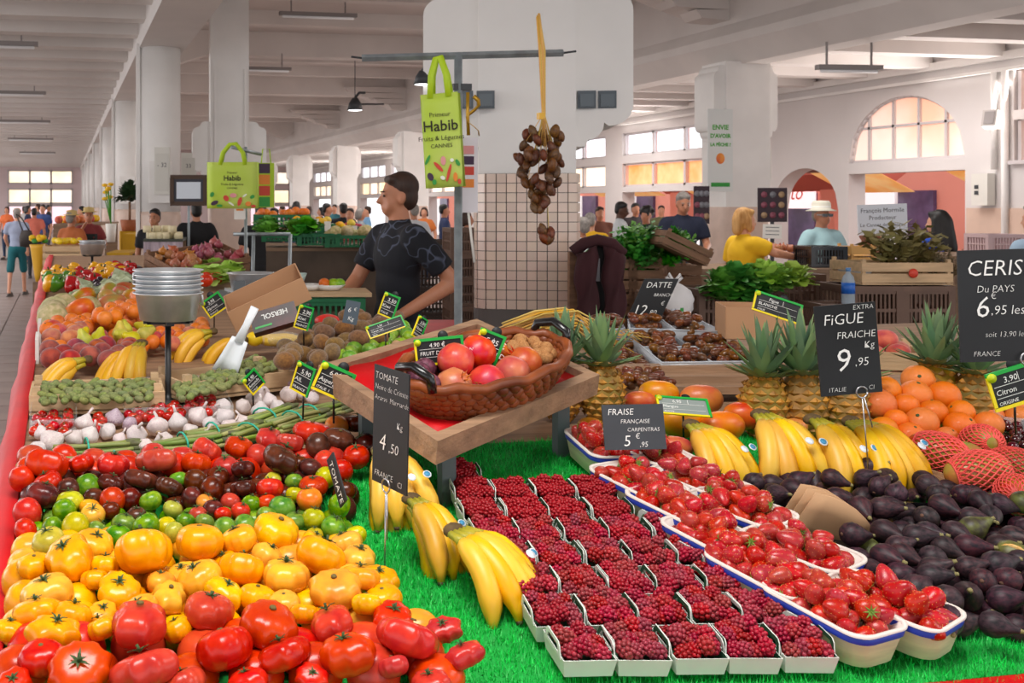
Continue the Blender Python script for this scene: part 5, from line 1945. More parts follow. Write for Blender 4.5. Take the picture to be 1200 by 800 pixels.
shop_sign((456, 358), 20, 28, 3.2, L3('3,50', 'Kiwi', 'ITALIE'), 'small price sign under the seller\'s hand', roll=-.35, yaw=-.4)
shop_sign((356, 372), 18, 28, 3.3, L3('2,90', 'Kiwi', 'FRANCE'), 'small price sign right of the date box label', roll=-.3, yaw=.2)
shop_sign((452, 383), 46, 16, 3.0, L3('1,50', 'Citron vert', 'BRESIL'), 'flat price sign lying across the green limes', roll=.35, tilt=.5, tab=False)
shop_sign((492, 384), 16, 26, 2.9, L3('3,90', 'Noix', 'FRANCE'), 'narrow price sign behind the ginger beside the pole', roll=-.5, yaw=.6)
shop_sign((251, 357), 26, 22, 3.9, L3('3,90', 'Abricot', 'FRANCE'), 'small price sign right of the pan stack', roll=.6)
shop_sign((297, 447), 22, 24, 2.85, L3('4,90', 'Amande', 'ITALIE'), 'price sign edge on the slanted almond crate', roll=.7, yaw=.5)
shop_sign((801, 476), 60, 28, 2.5, L3('6,95', 'Mangue', 'AVION'), 'pale price sign lying on the mangoes', roll=-.1, tilt=.9, board=mat('pale_slate', '#8a9490', .4))  # board paler than on the other price signs
shop_sign((191, 322), 14, 12, 6.4, L3('1,90', 'Oignon', 'FRANCE'), 'tiny green price sign below the onion crate', roll=.3)

# ================================================================== tilted tray with the pomegranate basket
T0 = at_d(512, 528, 2.09)
e1 = (ER * .715 + EF * .683 + Vector((0, 0, .097))).normalized()
e2 = (ER * -.47 + EF * .85 + Vector((0, 0, .2))).normalized()
n_ = e1.cross(e2).normalized()
tr = empty('display_tray', Matrix.Translation(T0), 'tilted wooden tray lined with red plastic holding the basket', 'tray')
A1, A2 = .63, .42


def tp(u, v, w=0.0):
    return e1 * u + e2 * v + n_ * w


def bar(name, a, b, wdir, th, hgt, m, parent):
    """board from a to b, standing hgt along the tray normal"""
    wdir = wdir.normalized() * th
    V = []
    for p in (a, b):
        for q in (Vector((0, 0, 0)), wdir):
            for z in (0, hgt):
                V.append(p + q + n_ * z)
    MB().add(V, [(0, 1, 3, 2), (4, 6, 7, 5), (0, 4, 5, 1), (2, 3, 7, 6), (0, 2, 6, 4), (1, 5, 7, 3)]).build(name, m, parent)


bar('rail', tp(0, 0, -.03), tp(A1, 0, -.03), e2, .03, .05, M_wood, tr)
bar('rail', tp(0, A2, -.03), tp(A1, A2, -.03), e2, .03, .05, M_wood, tr)
bar('rail', tp(0, .03, -.03), tp(0, A2, -.03), e1, .03, .05, M_wood, tr)
bar('rail', tp(A1 - .03, .03, -.03), tp(A1 - .03, A2, -.03), e1, .03, .05, M_wood, tr)
MB().sheet([[tp(.03 + (A1 - .06) * i / 8, .03 + (A2 - .03) * j / 6, .002 + .004 * math.sin(i * 2.1 + j)) for j in range(7)] for i in range(9)], .004).build('red_lining', M_red, tr)
for u, v in ((.55, .06), (.1, .06), (.1, .36), (.55, .36)):
    q = tp(u, v, -.04)
    w = T0 + q
    h = max(.02, w.z - zs(w.y))
    MB().box((q.x, q.y, q.z - h / 2), (.03, .03, h)).build('leg', mat('grey_painted_wood', '#5d6a6c', .6), tr)
# woven basket, oval along e1
bc = T0 + tp(.30, .125, .005)
BT = FR(bc, e1, e2)
M_wick = mat('wicker', '#9a4e1e', .5, col2='#6a300f', nscale=12, coat=.1)
bk = empty('woven_basket', BT, 'oval woven wicker basket of pomegranates and passion fruit', 'basket')
SX, SY = .265, .125
b = MB()
for j in range(5):
    z = .009 + j * .0145
    s = .82 + .045 * j
    for k in range(44):
        a = 2 * PI * (k + .5 * (j % 2)) / 44
        c = Vector((SX * s * math.cos(a), SY * s * math.sin(a), z))
        t = Vector((-SX * math.sin(a), SY * math.cos(a), 0)).normalized()
        Rm = FR((0, 0, 0), t, (0, 0, 1)).to_3x3()
        b.ell(c, (.02, .014, .011), 5, 7, R=Rm @ Matrix.Rotation(.5 if j % 2 else -.5, 3, 'Z'))
b.build('weave', M_wick, bk, kind='stuff')
b = MB()
b.tube([(SX * 1.02 * math.cos(a), SY * 1.02 * math.sin(a), .08 + .005 * math.sin(12 * a)) for a in np.linspace(0, 2 * PI, 41)], .012, 7)
b.build('rim', M_wick, bk)
MB().lathe([(0, .004), (.8, .004), (.85, .012)], 24, T=Matrix.Diagonal((SX, SY, 1, 1))).build('floor', M_wick, bk)
for s in (-1, 1):
    MB().tube([(s * SX * .98, -.045, .075), (s * SX * 1.0, -.04, .105), (s * SX * 1.02, 0, .118), (s * SX * 1.0, .04, .105), (s * SX * .98, .045, .075)], .011, 8).build('handle', M_blackpl, bk)
M_pom = mat('pomegranate_skin', '#d46a2a', .42, col2='#c02c20', nscale=1.1, rnd=(.02, .1, .1), coat=.15)
POM = [MB().lathe([(0, -.92), (.5, -.85), (.86, -.5), (1, 0), (.88, .5), (.5, .86), (.22, .95)], 18, mod=lambda i, a: 1 + .03 * math.cos(5 * a)).mesh('pomegranate', M_pom)]
PCR = MB()
for k in range(6):
    a = 2 * PI * k / 6
    PCR.add([(.2 * math.cos(a - .4), .2 * math.sin(a - .4), .92), (.2 * math.cos(a + .4), .2 * math.sin(a + .4), .92), (.3 * math.cos(a), .3 * math.sin(a), 1.28), (.1 * math.cos(a), .1 * math.sin(a), .95)], [(0, 1, 2), (1, 3, 2), (3, 0, 2)])
PCR = PCR.mesh('crown', M_pom)
for k, (u, v) in enumerate(((-.165, -.03), (-.085, -.06), (.01, -.06), (-.1, .015), (-.01, .02), (.09, -.04), (.08, .04))):
    o = ob('pomegranate', POM[0], None, TR(BT @ Vector((u, v, .06 + (.03 if k in (3, 4) else 0))), RQ.uniform(0, 6), RQ.uniform(.6, 2.4), 0, .041), cat='pomegranate', group='pomegranates in the woven basket')
    ob('crown', PCR, o)
rank_labels([o for o in COL.objects if o.name.startswith('pomegranate')], 'orange-red pomegranate in the woven basket')
M_pass = mat('passion_fruit_skin', '#4a2030', .5, col2='#7a4458', nscale=3)
PAS = [sphere_mesh('passion_fruit', M_pass, 1, 1, 1, 9, 12, .03, 3)]
for k, (u, v) in enumerate(((-.2, .03), (-.14, .065), (-.21, .0), (-.07, .075), (-.17, .06))):
    ob('passion_fruit', PAS[0], None, TR(BT @ Vector((u, v, .065)), k, 0, 0, .026), f'wrinkled purple passion fruit in the woven basket, {ordinal(k)} of five', 'passion fruit', 'passion fruits')
M_walnut = mat('walnut_shell', '#a8703c', .6, col2='#c9925a', nscale=5, bump=.4, bscale=40)
WAL = [sphere_mesh('walnut', M_walnut, 1, .9, .9, 7, 9, .06, 5)]
for k in range(26):
    u, v = .13 + RQ.uniform(0, .1), RQ.uniform(-.05, .08)
    ob('walnut', WAL[0], None, TR(BT @ Vector((u, v, .045 + RQ.uniform(0, .025))), RQ.uniform(0, 6), RQ.uniform(0, 3), 0, .018), 'tan walnut at the right end of the woven basket', 'walnut', 'walnuts in the basket')

# ---- kiwis, limes, ginger
M_kiwi = mat('kiwi_skin', '#6b4a26', .85, col2='#8a6436', nscale=4, rnd=(.015, .1, .12), bump=.3, bscale=80, sheen=.3)
KIW = [sphere_mesh('kiwi', M_kiwi, .85, 1.2, .85, 10, 14, .02, 2)]
KST = MB().lathe([(0, .004), (.22, 0), (.24, -.06)], 10).mesh('sticker', M_stick)
kl = []
for l_, n in ((0, 34), (1, 16)):
    for p in scatter([(330, 402), (372, 378), (420, 368), (470, 372), (462, 392), (400, 412), (372, 424), (330, 424)], .029, n, .05 + .035 * l_, 1.75):
        o = ob('kiwi', KIW[0], None, TR(p, RG.uniform(0, 6), RG.uniform(-.3, .3), 0, .03), 'brown fuzzy kiwi in the heap before the seller', 'kiwi', 'kiwis in the heap')
        if RG.random() < .3:
            ob('sticker', KST, o, TR((-.3, -.4, .68), 0, .45, -.3))
M_lime = mat('lime_peel', '#5f9a12', .35, col2='#9cc21e', nscale=1.5, rnd=(.02, .08, .12), coat=.15, bump=.15, bscale=60)
LIM = [sphere_mesh('lime', M_lime, .88, 1.12, .88, 10, 14, .01, 4)]
heap('lime', LIM, [(384, 418), (430, 394), (470, 380), (492, 388), (470, 404), (430, 414), (400, 424)], .026, 20, 'bright green lime in the heap beside the kiwis', 'lime', 'limes in the heap', lift=.06, layers=1)
M_gin = mat('ginger_skin', '#c49a72', .7, col2='#d9b48e', nscale=6, bump=.2, bscale=25)
for k, (x, y, a) in enumerate(((424, 442, -.3), (455, 428, .5), (476, 408, 1.1))):
    b = MB()
    for dx, dy, r in ((-.05, 0, .02), (-.02, .006, .024), (.015, 0, .023), (.05, .008, .021), (.02, .035, .017), (-.02, -.03, .017), (.075, .02, .015)):
        b.ell((dx, dy, 0), (r * 1.25, r, r * .9), 8, 10)
    b.build('ginger_root', M_gin, None, TR(on_table(x, y, .085), a, .2, 0), label=['knobbly ginger root left of the woven basket', 'ginger root behind the tall tomato board', 'upper ginger root below the limes'][k], cat='ginger', group='ginger roots')

# ---- tilted cardboard date box with upside-down print, corn packet, leaning box
bxc = at_d(318, 360, 3.75)
bb = empty('cardboard_box', FR(bxc, ER * .9 + Vector((0, 0, .42)), EF * .9 + Vector((0, 0, .25))), 'long brown cardboard box tilted up behind the scoop', 'box')
for c, d_ in (((0, -.09, .04), (.28, .004, .085)), ((0, .09, .04), (.28, .004, .085)), ((-.14, 0, .04), (.004, .18, .085)), ((.14, 0, .04), (.004, .18, .085))):
    MB().box(c, d_).build('side', M_card, bb)
MB().box((0, 0, 0), (.28, .18, .004)).build('base', M_card, bb)
for k in range(14):
    ob('date', sphere_mesh('date', mat('date_skin', '#4a2412', .4, col2='#6f3a1c', nscale=3, rnd=(.02, .1, .2)), 1, 1.5, .9, 7, 9, .05, 2) if k == 0 else bpy.data.meshes['date'], None, TR(bb.matrix_local @ Vector((RG.uniform(-.12, .12), RG.uniform(-.07, .07), .03)) if False else FR(bxc, ER * .9 + Vector((0, 0, .42)), EF * .9 + Vector((0, 0, .25))) @ Vector((-.12 + .018 * k, RG.uniform(-.06, .06), .03)), RG.uniform(0, 6), 0, 0, .013), 'dark date lying in the tilted cardboard box', 'date', 'dates in the tilted box')
lb = empty('printed_carton', FR(at_d(322, 374, 3.45), ER * .95 + Vector((0, 0, .28)), EF * .4 + Vector((0, 0, .9))) @ Matrix.Scale(.8, 4), 'dark carton with upside-down red and white print', 'carton')
MB().box((0, 0, 0), (.19, .085, .06)).build('carton', mat('dark_print', '#1c1512', .4, col2='#5a1c1c', nscale=9), lb)
t = MB()
write(t, 'HERSOL', .06, .022, .03, bold=.0005, rot=PI, z=.0315)
t.build('lettering', M_chalk, lb)
MB().box((-.05, -.025, .0312), (.07, .008, .001)).build('green_print', M_bgreen, lb)
wm = empty('corn_packet', TR(on_table(328, 398, .06), .2), 'clear packet of two yellow corn cobs left of the kiwis', 'packet')
for s in (-1, 1):
    MB().lathe([(0, -.07), (.014, -.065), (.019, -.03), (.019, .03), (.014, .062), (0, .07)], 12, T=TR((0, s * .02, 0), 0, 0, PI / 2)).build('corn_cob', mat('corn_yellow', '#f0c83a', .4, bump=.5, bscale=120), wm)
MB().ell((0, 0, .002), (.085, .05, .027), 8, 14).build('wrap', M_clear, wm)
ob('lemon', LIM[0], None, TR(on_table(298, 397, .07), .8, 0, 0, .028), 'single yellow lemon right of the white scoop', 'lemon', omat=mat('lemon_peel', '#f2cc1c', .35))
ob('melon', sphere_mesh('melon_half', mat('watermelon_flesh', '#d8281e', .4), 1, 1, .5), None, TR(on_table(384, 376, .08), 0, 0, 0, .05), 'red cut watermelon piece behind the kiwis', 'watermelon')

rank_labels([o for o in COL.objects if o.get('group') == 'kiwis in the heap'], 'brown fuzzy kiwi before the seller', 5)
# ================================================================== dates
M_date = MATS['date_skin']
M_dateg = mat('date_amber', '#55290e', .3, col2='#8a5020', nscale=3, rnd=(.02, .1, .2), coat=.15)
DAT = [sphere_mesh('date', M_dateg, .75, 1.2, .7, 7, 9, .07, k) for k in range(3)]
M_frost = mat('frosted_plastic', '#dfe6ee', .25, alpha=.55)
M_crust = mat('date_mass', '#5a2f14', .5, col2='#8f5a26', nscale=14, bump=.8, bscale=30)
# wooden stand carrying the trays
SA, SB = on_table(742, 462, .02), on_table(905, 462, .02)
st = empty('date_stand', Matrix.Translation((SA + SB) / 2), 'rough wooden plank stand under the date trays', 'stand')
for k in range(3):
    MB().box((0, .0 + .06 * k, .015 + .02 * k), (.62, .055, .022)).build('plank', M_wood, st, TR((0.02, 0, 0), -YAW + .02))
for s in (-.26, .0, .28):
    MB().box((s, .08, -.02), (.05, .2, .05)).build('block', M_brownwood, st, TR((.02, 0, 0), -YAW + .02))


def date_tray(corners, lab, nu, nv, fill, z0=0.0):
    """clear tray spanning four pixel corners (front-left, front-right, back-right, back-left) on the stand"""
    P_ = [on_table(x, y, .05 + z0) for x, y in corners]
    c = sum(P_, Vector()) / 4
    e = empty('date_tray', Matrix.Translation(c), lab, 'tray', 'clear date trays')
    Q = [p - c for p in P_]

    def g(u, v, w):
        return (Q[0] * (1 - u) + Q[1] * u) * (1 - v) + (Q[3] * (1 - u) + Q[2] * u) * v + Vector((0, 0, w))
    m = MB()
    m.sheet([[g(i, j, 0) for j in (0, 1)] for i in (0, 1)], .002)
    m.build('base', M_frost, e)
    for i in range(nu + 1):
        MB().sheet([[g(i / nu, 0, 0), g(i / nu, 1, 0)], [g(i / nu, 0, .038), g(i / nu, 1, .038)]], .002).tube([g(i / nu, 0, .038), g(i / nu, 1, .038)], .003, 5).build('divider', M_frost, e)
    for j in range(nv + 1):
        MB().sheet([[g(0, j / nv, 0), g(1, j / nv, 0)], [g(0, j / nv, .038), g(1, j / nv, .038)]], .002).tube([g(0, j / nv, .038), g(1, j / nv, .038)], .003, 5).build('divider', M_frost, e)
    for i in range(nu):
        for j in range(nv):
            for k in range(fill):
                u, v = (i + RQ.uniform(.12, .88)) / nu, (j + RQ.uniform(.12, .88)) / nv
                ob('date', RQ.choice(DAT), None, TR(c + g(u, v, RQ.uniform(.018, .06)), RQ.uniform(0, 6), RQ.uniform(-.5, .5), RQ.uniform(-.5, .5), RQ.uniform(.017, .021)), f'glossy amber date in the {lab}'.replace('clear', 'clear'), 'date', 'dates, ' + lab, omat=RQ.choice((M_dateg, M_dateg, M_date)))


date_tray([(776, 440), (892, 438), (836, 404), (734, 404)], 'front clear divided tray of dates', 2, 2, 38)
date_tray([(738, 398), (848, 402), (792, 374), (736, 384)], 'rear clear divided tray of dates', 2, 1, 34, .03)
date_tray([(700, 400), (732, 398), (726, 386), (680, 388)], 'left clear tray of dates beside the straw', 1, 1, 26, .02)
# loose heap of branch dates right of the pineapples
for l_, n in ((0, 60), (1, 50)):
    for p in scatter([(700, 396), (736, 402), (786, 450), (722, 454), (712, 430)], .016, n, .03 + .022 * l_, 1.4):
        ob('date', RQ.choice(DAT), None, TR(p, RQ.uniform(0, 6), RQ.uniform(-.6, .6), RQ.uniform(-.6, .6), RQ.uniform(.017, .021)), 'loose branch date heaped beside the pineapples', 'date', 'loose branch dates', omat=RQ.choice((M_dateg, M_date)))
# straw-like date stalks lying behind the pineapple
M_strawst = mat('date_stalk', '#c99a3e', .6, col2='#e0bd6a', nscale=4, rnd=(.02, .1, .15))
sb = empty('date_stalks', Matrix.Translation(on_table(650, 395, .12)), 'bundle of dry golden date stalks behind the pineapples', 'stalks')
for k in range(46):
    y0 = RQ.uniform(-.05, .05)
    z0 = RQ.uniform(0, .06)
    P_ = [ER * (-.16 + RQ.uniform(-.03, .02)) + Vector((0, y0, z0 - .02)), ER * -.05 + Vector((0, y0 * .8, z0 + .02)), ER * .05 + Vector((0, y0, z0 + .03)), ER * (.12 + RQ.uniform(0, .05)) + Vector((RQ.uniform(-.02, .06), y0 - .03, z0 - .03 - RQ.uniform(0, .06)))]
    MB().tube(P_, [.002, .003, .003, .0015], 5).build('stalk', M_strawst, sb)
for k in range(10):
    p = on_table(RQ.uniform(690, 745), RQ.uniform(385, 395), .12)
    MB().tube([(0, 0, 0), (.05, RQ.uniform(-.03, .03), RQ.uniform(-.03, .01)), (.11, RQ.uniform(-.05, .05), -.03)], .0016, 4).build('stalk', M_strawst, sb, Matrix.Translation(p - on_table(650, 395, .12)))

# ================================================================== steel pole with bags and hanging dates
DP = 5.0
pp = at_d(537, 390, DP)
pole = empty('steel_pole', TR((pp.x, pp.y, 0)), 'galvanised steel pole with crossbar before the tiled pillar', 'pole')
ztop = EYE - (62 - PY0) / FPX * DP
MB().lathe([(.09, 0), (.09, .012), (.019, .02), (.019, ztop)], 14).build('upright', M_steel, pole)
a_ = at_d(424, 68, DP) - Vector((pp.x, pp.y, 0))
b_ = at_d(660, 62, DP) - Vector((pp.x, pp.y, 0))
MB().tube([a_, b_], .017, 4, smooth=False).build('crossbar', M_steel, pole)
MB().tube([a_, a_ - ER * .05 + Vector((0, 0, .006))], .005, 6).build('hook', M_dark, pole)
MB().tube([b_, b_ + ER * .06 + Vector((0, 0, .008))], .005, 6).build('hook', M_dark, pole)
cl = at_d(541, 102, DP) - Vector((pp.x, pp.y, 0))
MB().box(cl, (.09, .03, .03)).build('clamp', M_dark, pole)

M_bag = mat('lime_bag_fabric', '#b4d41e', .55, var=.08, nscale=3)
M_bagp = mat('bag_print_pale', '#cfe07a', .55, col2='#b9d63c', nscale=2)
M_bagdark = mat('bag_ink', '#2c2a18', .7)
PRC = {'red': mat('print_red', '#d6402a', .5), 'green': mat('print_green', '#2f9a3a', .5), 'purple': mat('print_purple', '#3a1c40', .5), 'pink': mat('print_pink', '#e69a9a', .5), 'white': mat('print_white', '#f1f4e2', .5), 'orange': mat('print_orange', '#ee8a2a', .5)}


def shop_bag(T, W, H, D, lab, grp, handle_h, lean=0.0):
    e = empty('shopping_bag', T, lab, 'bag', grp)
    # front and back panels slightly bulged, side gussets
    n = 8
    fr = [[(-W / 2 + W * i / n, D / 2 * -1 - .012 * math.sin(PI * i / n) * math.sin(PI * j / n), -H + H * j / n) for i in range(n + 1)] for j in range(n + 1)]
    MB().sheet(fr, .002).build('front_panel', M_bagp, e)
    bk_ = [[(-W / 2 + W * i / n, D / 2 + .006 * math.sin(PI * i / n), -H + H * j / n) for i in range(n + 1)] for j in range(n + 1)]
    MB().sheet(bk_, .002).build('back_panel', M_bag, e)
    for s in (-1, 1):
        MB().sheet([[(s * W / 2, -D / 2, -H), (s * (W / 2 - .02), 0, -H), (s * W / 2, D / 2, -H)], [(s * W / 2, -D / 2, 0), (s * (W / 2 - .035), 0, 0), (s * W / 2, D / 2, 0)]], .002).build('gusset', M_bag, e)
    for y in (-D / 2 - .003, D / 2):
        P_ = [(-W * .25, y, -.02), (-W * .2, y * .7, handle_h * .5), (-W * .06, y * .3, handle_h * .96), (W * .06, y * .3, handle_h), (W * .2, y * .7, handle_h * .5), (W * .25, y, -.02)]
        MB().tube(P_, .016, 6, flat=.2, up=(0, 1, 0)).build('handle', M_bag, e)
    t = MB()
    y0 = -D / 2 - .016
    F_ = Matrix(((1, 0, 0, 0), (0, 0, -1, y0), (0, 1, 0, 0), (0, 0, 0, 1)))
    write(t, 'Primeur', 0, -H * .25, H * .07, align='CENTER', T=F_)
    write(t, 'Habib', 0, -H * .4, H * .16, align='CENTER', bold=.0008, T=F_)
    write(t, 'Fruits & Légumes', 0, -H * .5, H * .07, align='CENTER', T=F_)
    write(t, 'CANNES', 0, -H * .58, H * .06, align='CENTER', T=F_)
    t.build('lettering', M_bagdark, e)
    r0 = random.Random(5)
    for k, (u, v, rx, rz, c, rot) in enumerate(((-.35, -.88, .08, .045, 'purple', .4), (-.12, -.78, .05, .07, 'red', .7), (.02, -.72, .07, .05, 'pink', 0), (.15, -.85, .04, .1, 'red', -.3), (-.25, -.94, .06, .03, 'green', 0), (.32, -.9, .06, .05, 'orange', 0), (.4, -.75, .05, .04, 'green', .5), (-.4, -.7, .04, .06, 'green', -.5), (.25, -.72, .05, .02, 'white', .6), (-.02, -.9, .07, .02, 'white', -.6), (.42, -.95, .05, .03, 'red', 0))):
        pts = [(u * W + rx * W * math.cos(a) * math.cos(rot) - rz * H * math.sin(a) * math.sin(rot), v * H + rx * W * math.cos(a) * math.sin(rot) + rz * H * math.sin(a) * math.cos(rot)) for a in np.linspace(0, 2 * PI, 13)[:-1]]
        MB().prism(pts, 0, .0015, 'Z', T=Matrix(((1, 0, 0, 0), (0, 0, -1, y0 + .002), (0, 1, 0, 0), (0, 0, 0, 1)))).build('printed_vegetable', PRC[c], e)
    return e


shop_bag(facing(at_d(518, 108, 4.92), -.05, -.55) @ Matrix(((1, 0, 0, 0), (0, 0, 1, 0), (0, -1, 0, 0), (0, 0, 0, 1))) if False else TR(at_d(516, 110, 4.9), -YAW - .35, 0, -.06), .17, .43, .06, 'lime green Habib shopping bag hanging from the steel crossbar', 'Habib shopping bags', .17)
DB = 7.6
bpz = at_d(288, 300, DB)
bp = empty('bag_pole', TR((bpz.x, bpz.y, 0)), 'thin steel pole carrying the bags before the far winged pillar', 'pole')
zt2 = EYE - (172 - PY0) / FPX * DB
MB().lathe([(.08, 0), (.08, .01), (.012, .02), (.012, zt2)], 12).build('upright', M_steel, bp)
MB().tube([(-.12, -.12, zt2 - .01), (.12, .05, zt2 - .05)], .012, 6).build('arm', M_steel, bp)
shop_bag(TR(at_d(273, 190, DB - .1), -YAW - .1), .355, .325, .06, 'wide lime green Habib bag on the left pole', 'Habib shopping bags', .13)
pbk = empty('shopping_bag', TR(at_d(311, 191, DB + .1), -YAW + .2), 'second lime bag with fruit photographs behind the Habib bag', 'bag', 'Habib shopping bags')
MB().box((0, 0, -.16), (.12, .05, .32)).build('panel', M_bag, pbk)
for k, (z, c) in enumerate(((-.04, 'purple'), (-.12, 'orange'), (-.2, 'red'), (-.28, 'green'))):
    MB().box((-.012, -.026, z), (.08, .004, .07)).build('photo_print', PRC[c], pbk)
MB().tube([(-.03, 0, 0), (-.02, 0, .1), (.03, 0, .1), (.04, 0, 0)], .014, 6, flat=.3).build('handle', M_bag, pbk)
pl = empty('notice_card', facing(at_d(281, 249, DB - .12)), 'small white and orange card below the wide Habib bag', 'card')
MB().box((0, 0, 0), (.08, .095, .003)).build('card', M_labelpaper, pl)
MB().box((0, .02, .002), (.05, .012, .002)).build('orange_mark', PRC['orange'], pl)
# pastel bag / poster on the pole
pw_ = empty('plastic_bag', facing(at_d(549, 205, 5.12), 0, .2), 'white plastic bag with photo print hanging behind the steel pole', 'bag')
MB().box((0, 0, 0), (.09, .36, .012)).build('sheet', mat('white_bag', '#e9e4ea', .5), pw_)
for k, (y, c) in enumerate(((.12, 'pink'), (.07, 'purple'), (.02, 'red'), (-.04, 'orange'))):
    MB().box((-.005, y, .007), (.06, .04, .002)).build('printed_photo', PRC[c], pw_)
MB().tube([at_d(549, 250, 5.12) - at_d(549, 205, 5.12) if False else Vector((0, -.18, 0)), Vector((.03, -.42, 0))], .006, 6).build('cord', mat('white_cord', '#e8e4dc', .7), pw_)
# gold ribbons
rb = empty('gold_ribbon', facing(at_d(549, 108, 4.95)), 'curled gold ribbon tied to the pole clamp', 'ribbon')
M_gold = mat('gold_ribbon', '#c99a2e', .3, metal=.4)
MB().tube([(-.003, -.0, 0), (-.004, -.1, .0), (0, -.2, .0)], .008, 4, flat=.2).build('strand', M_gold, rb)
MB().tube([(.02 + .03 * math.sin(i * .9), -.02 - .02 * i, .02 * math.cos(i * .9)) for i in range(10)], .01, 4, flat=.2).build('strand', M_gold, rb)
# hanging bunch of dates
hb = at_d(634, 60, 4.93)
hd = empty('date_branch', Matrix.Translation(hb), 'dried date bunch hanging by straw stalks from the crossbar', 'dates')
for k in range(16):
    x0 = RQ.uniform(-.015, .015)
    MB().tube([ER * (x0 * .6 - .012) + Vector((0, 0, .17 + RQ.uniform(-.03, .01))), ER * x0 + EF * -.02 + Vector((0, 0, 0)), ER * (x0 * .5 + .01) + EF * -.01 + Vector((0, 0, -.3)), ER * (x0 * 6) + EF * RQ.uniform(-.06, .06) + Vector((0, 0, -.3 - RQ.uniform(.12, .3)))], [.003, .003, .0025, .0012], 5).build('stalk', M_strawst, hd)
MB().box((0, 0, -.3), (.03, .03, .03)).build('tie', M_gold, hd)
hdd = sphere_mesh('hung_date', mat('dried_date', '#4f2a16', .5, col2='#76461f', nscale=3, rnd=(.02, .1, .2)), .8, .8, 1.35, 7, 9, .07, 3)
for k in range(92):
    if k < 86:
        t_ = RQ.random()
        w_ = .03 + .075 * math.sin(PI * min(1, t_ + .12)) ** .8
        q = ER * RQ.uniform(-w_, w_) + EF * RQ.uniform(-w_, w_) + Vector((0, 0, -.37 - .36 * t_))
    else:
        q = ER * (.03 + RQ.uniform(-.035, .045)) + Vector((0, 0, -.84 + RQ.uniform(-.03, .03)))
    ob('date', hdd, hd, TR(q, RQ.uniform(0, 6), RQ.uniform(-.7, .7), RQ.uniform(-.7, .7), RQ.uniform(.021, .026)))
MB().tube([ER * .03 + Vector((0, 0, -.7)), ER * .035 + Vector((0, 0, -.82))], .002, 5).build('stalk', M_strawst, hd)
# switches on the tiled pillar's brackets
M_swit = mat('switch_grey', '#4a545c', .35)
for k, (x, y) in enumerate(((569, 117), (544, 117), (687, 117), (711, 117))):
    e = empty('power_socket', facing(at_d(x, y, 6.41), 0, -.18), ['grey power socket left of the pillar centre', 'grey power socket behind the steel pole', 'grey power socket, left of the right pair', 'grey power socket, right of the right pair'][k], 'socket', 'power sockets')
    MB().box((0, 0, 0), (.105, .105, .06)).build('housing', M_swit, e)
    MB().box((0, -.005, .034), (.08, .075, .01)).build('flap', mat('switch_flap', '#59646c', .3), e)
# ================================================================== people
def remeshed(mb, name, mats, voxel, smooth=4):
    me = mb.mesh(name, mats)
    o = bpy.data.objects.new(name, me)
    r = o.modifiers.new('r', 'REMESH')
    r.mode = 'VOXEL'
    r.voxel_size = voxel
    s = o.modifiers.new('s', 'SMOOTH')
    s.iterations = smooth
    s.factor = .5
    out = evaluated(o)
    out.name = name
    out.polygons.foreach_set('use_smooth', [True] * len(out.polygons))
    if not out.materials:
        out.materials.append(mats)
    bpy.data.objects.remove(o)
    return out


def cap(mb, a, b, r0, r1, n=12, T=None):
    a, b = Vector(a), Vector(b)
    dv = (b - a)
    t = dv.normalized() if dv.length > 1e-6 else Vector((0, 0, 1))
    P_, R_ = [], []
    for k in range(4):
        an = PI / 2 * (1 - k / 3.0)
        P_.append(a - t * r0 * math.sin(an))
        R_.append(max(.001, r0 * math.cos(an)))
    for k in range(4):
        an = PI / 2 * k / 3.0
        P_.append(b + t * r1 * math.sin(an))
        R_.append(max(.001, r1 * math.cos(an)))
    mb.tube(P_, R_, n, T=T)


SKIN = {'fair': mat('fair_skin', '#d69a7c', .5, var=.06, nscale=9, sss=.08), 'tan': mat('tanned_skin', '#bd7f60', .5, var=.06, nscale=9, sss=.08), 'dark': mat('dark_skin', '#5a3828', .5, var=.06, nscale=9)}
HAIR = {'brown': mat('brown_hair', '#3a241a', .6, var=.3, nscale=40, stretch=(1, 1, .15)), 'black': mat('black_hair', '#14100e', .5, var=.3, nscale=40), 'grey': mat('grey_hair', '#8d8680', .6, var=.2, nscale=40), 'blond': mat('blond_hair', '#b07a3c', .6, col2='#d9a868', nscale=30, stretch=(1, 1, .15))}
M_eye = mat('eye_dark', '#20140f', .2)
M_shoe = mat('shoe_grey', '#5a5450', .7)
_pm = {}


def cloth(c):
    k = 'cloth_' + c.strip('#')
    return mat(k, c, .85, var=.08, nscale=5, bump=.25, bscale=7)


POSES = {   # elbow and wrist of right (R) and left (L) arm in body coordinates of a 1.75 m person facing +Y
    'stand': dict(R=((.25, -.03, 1.14), (.24, .06, .9)), L=((-.25, -.03, 1.14), (-.24, .06, .9))),
    'work': dict(R=((.25, .02, 1.16), (.16, .26, 1.1)), L=((-.25, .02, 1.16), (-.16, .26, 1.1))),
    'walk': dict(R=((.24, -.12, 1.16), (.23, -.08, .92)), L=((-.25, .06, 1.15), (-.22, .2, .96)), step=.16),
    'seller': dict(R=((.23, .12, 1.17), (.12, .33, 1.02)), L=((-.27, -.17, 1.18), (-.2, .1, 1.02))),
    'reach': dict(R=((.24, .2, 1.33), (.2, .47, 1.28)), L=((-.24, .05, 1.16), (-.15, .25, 1.1)), lean=.12),
    'phone': dict(R=((.25, .08, 1.17), (.1, .14, 1.42)), L=((-.25, .02, 1.16), (-.12, .24, 1.12)))}


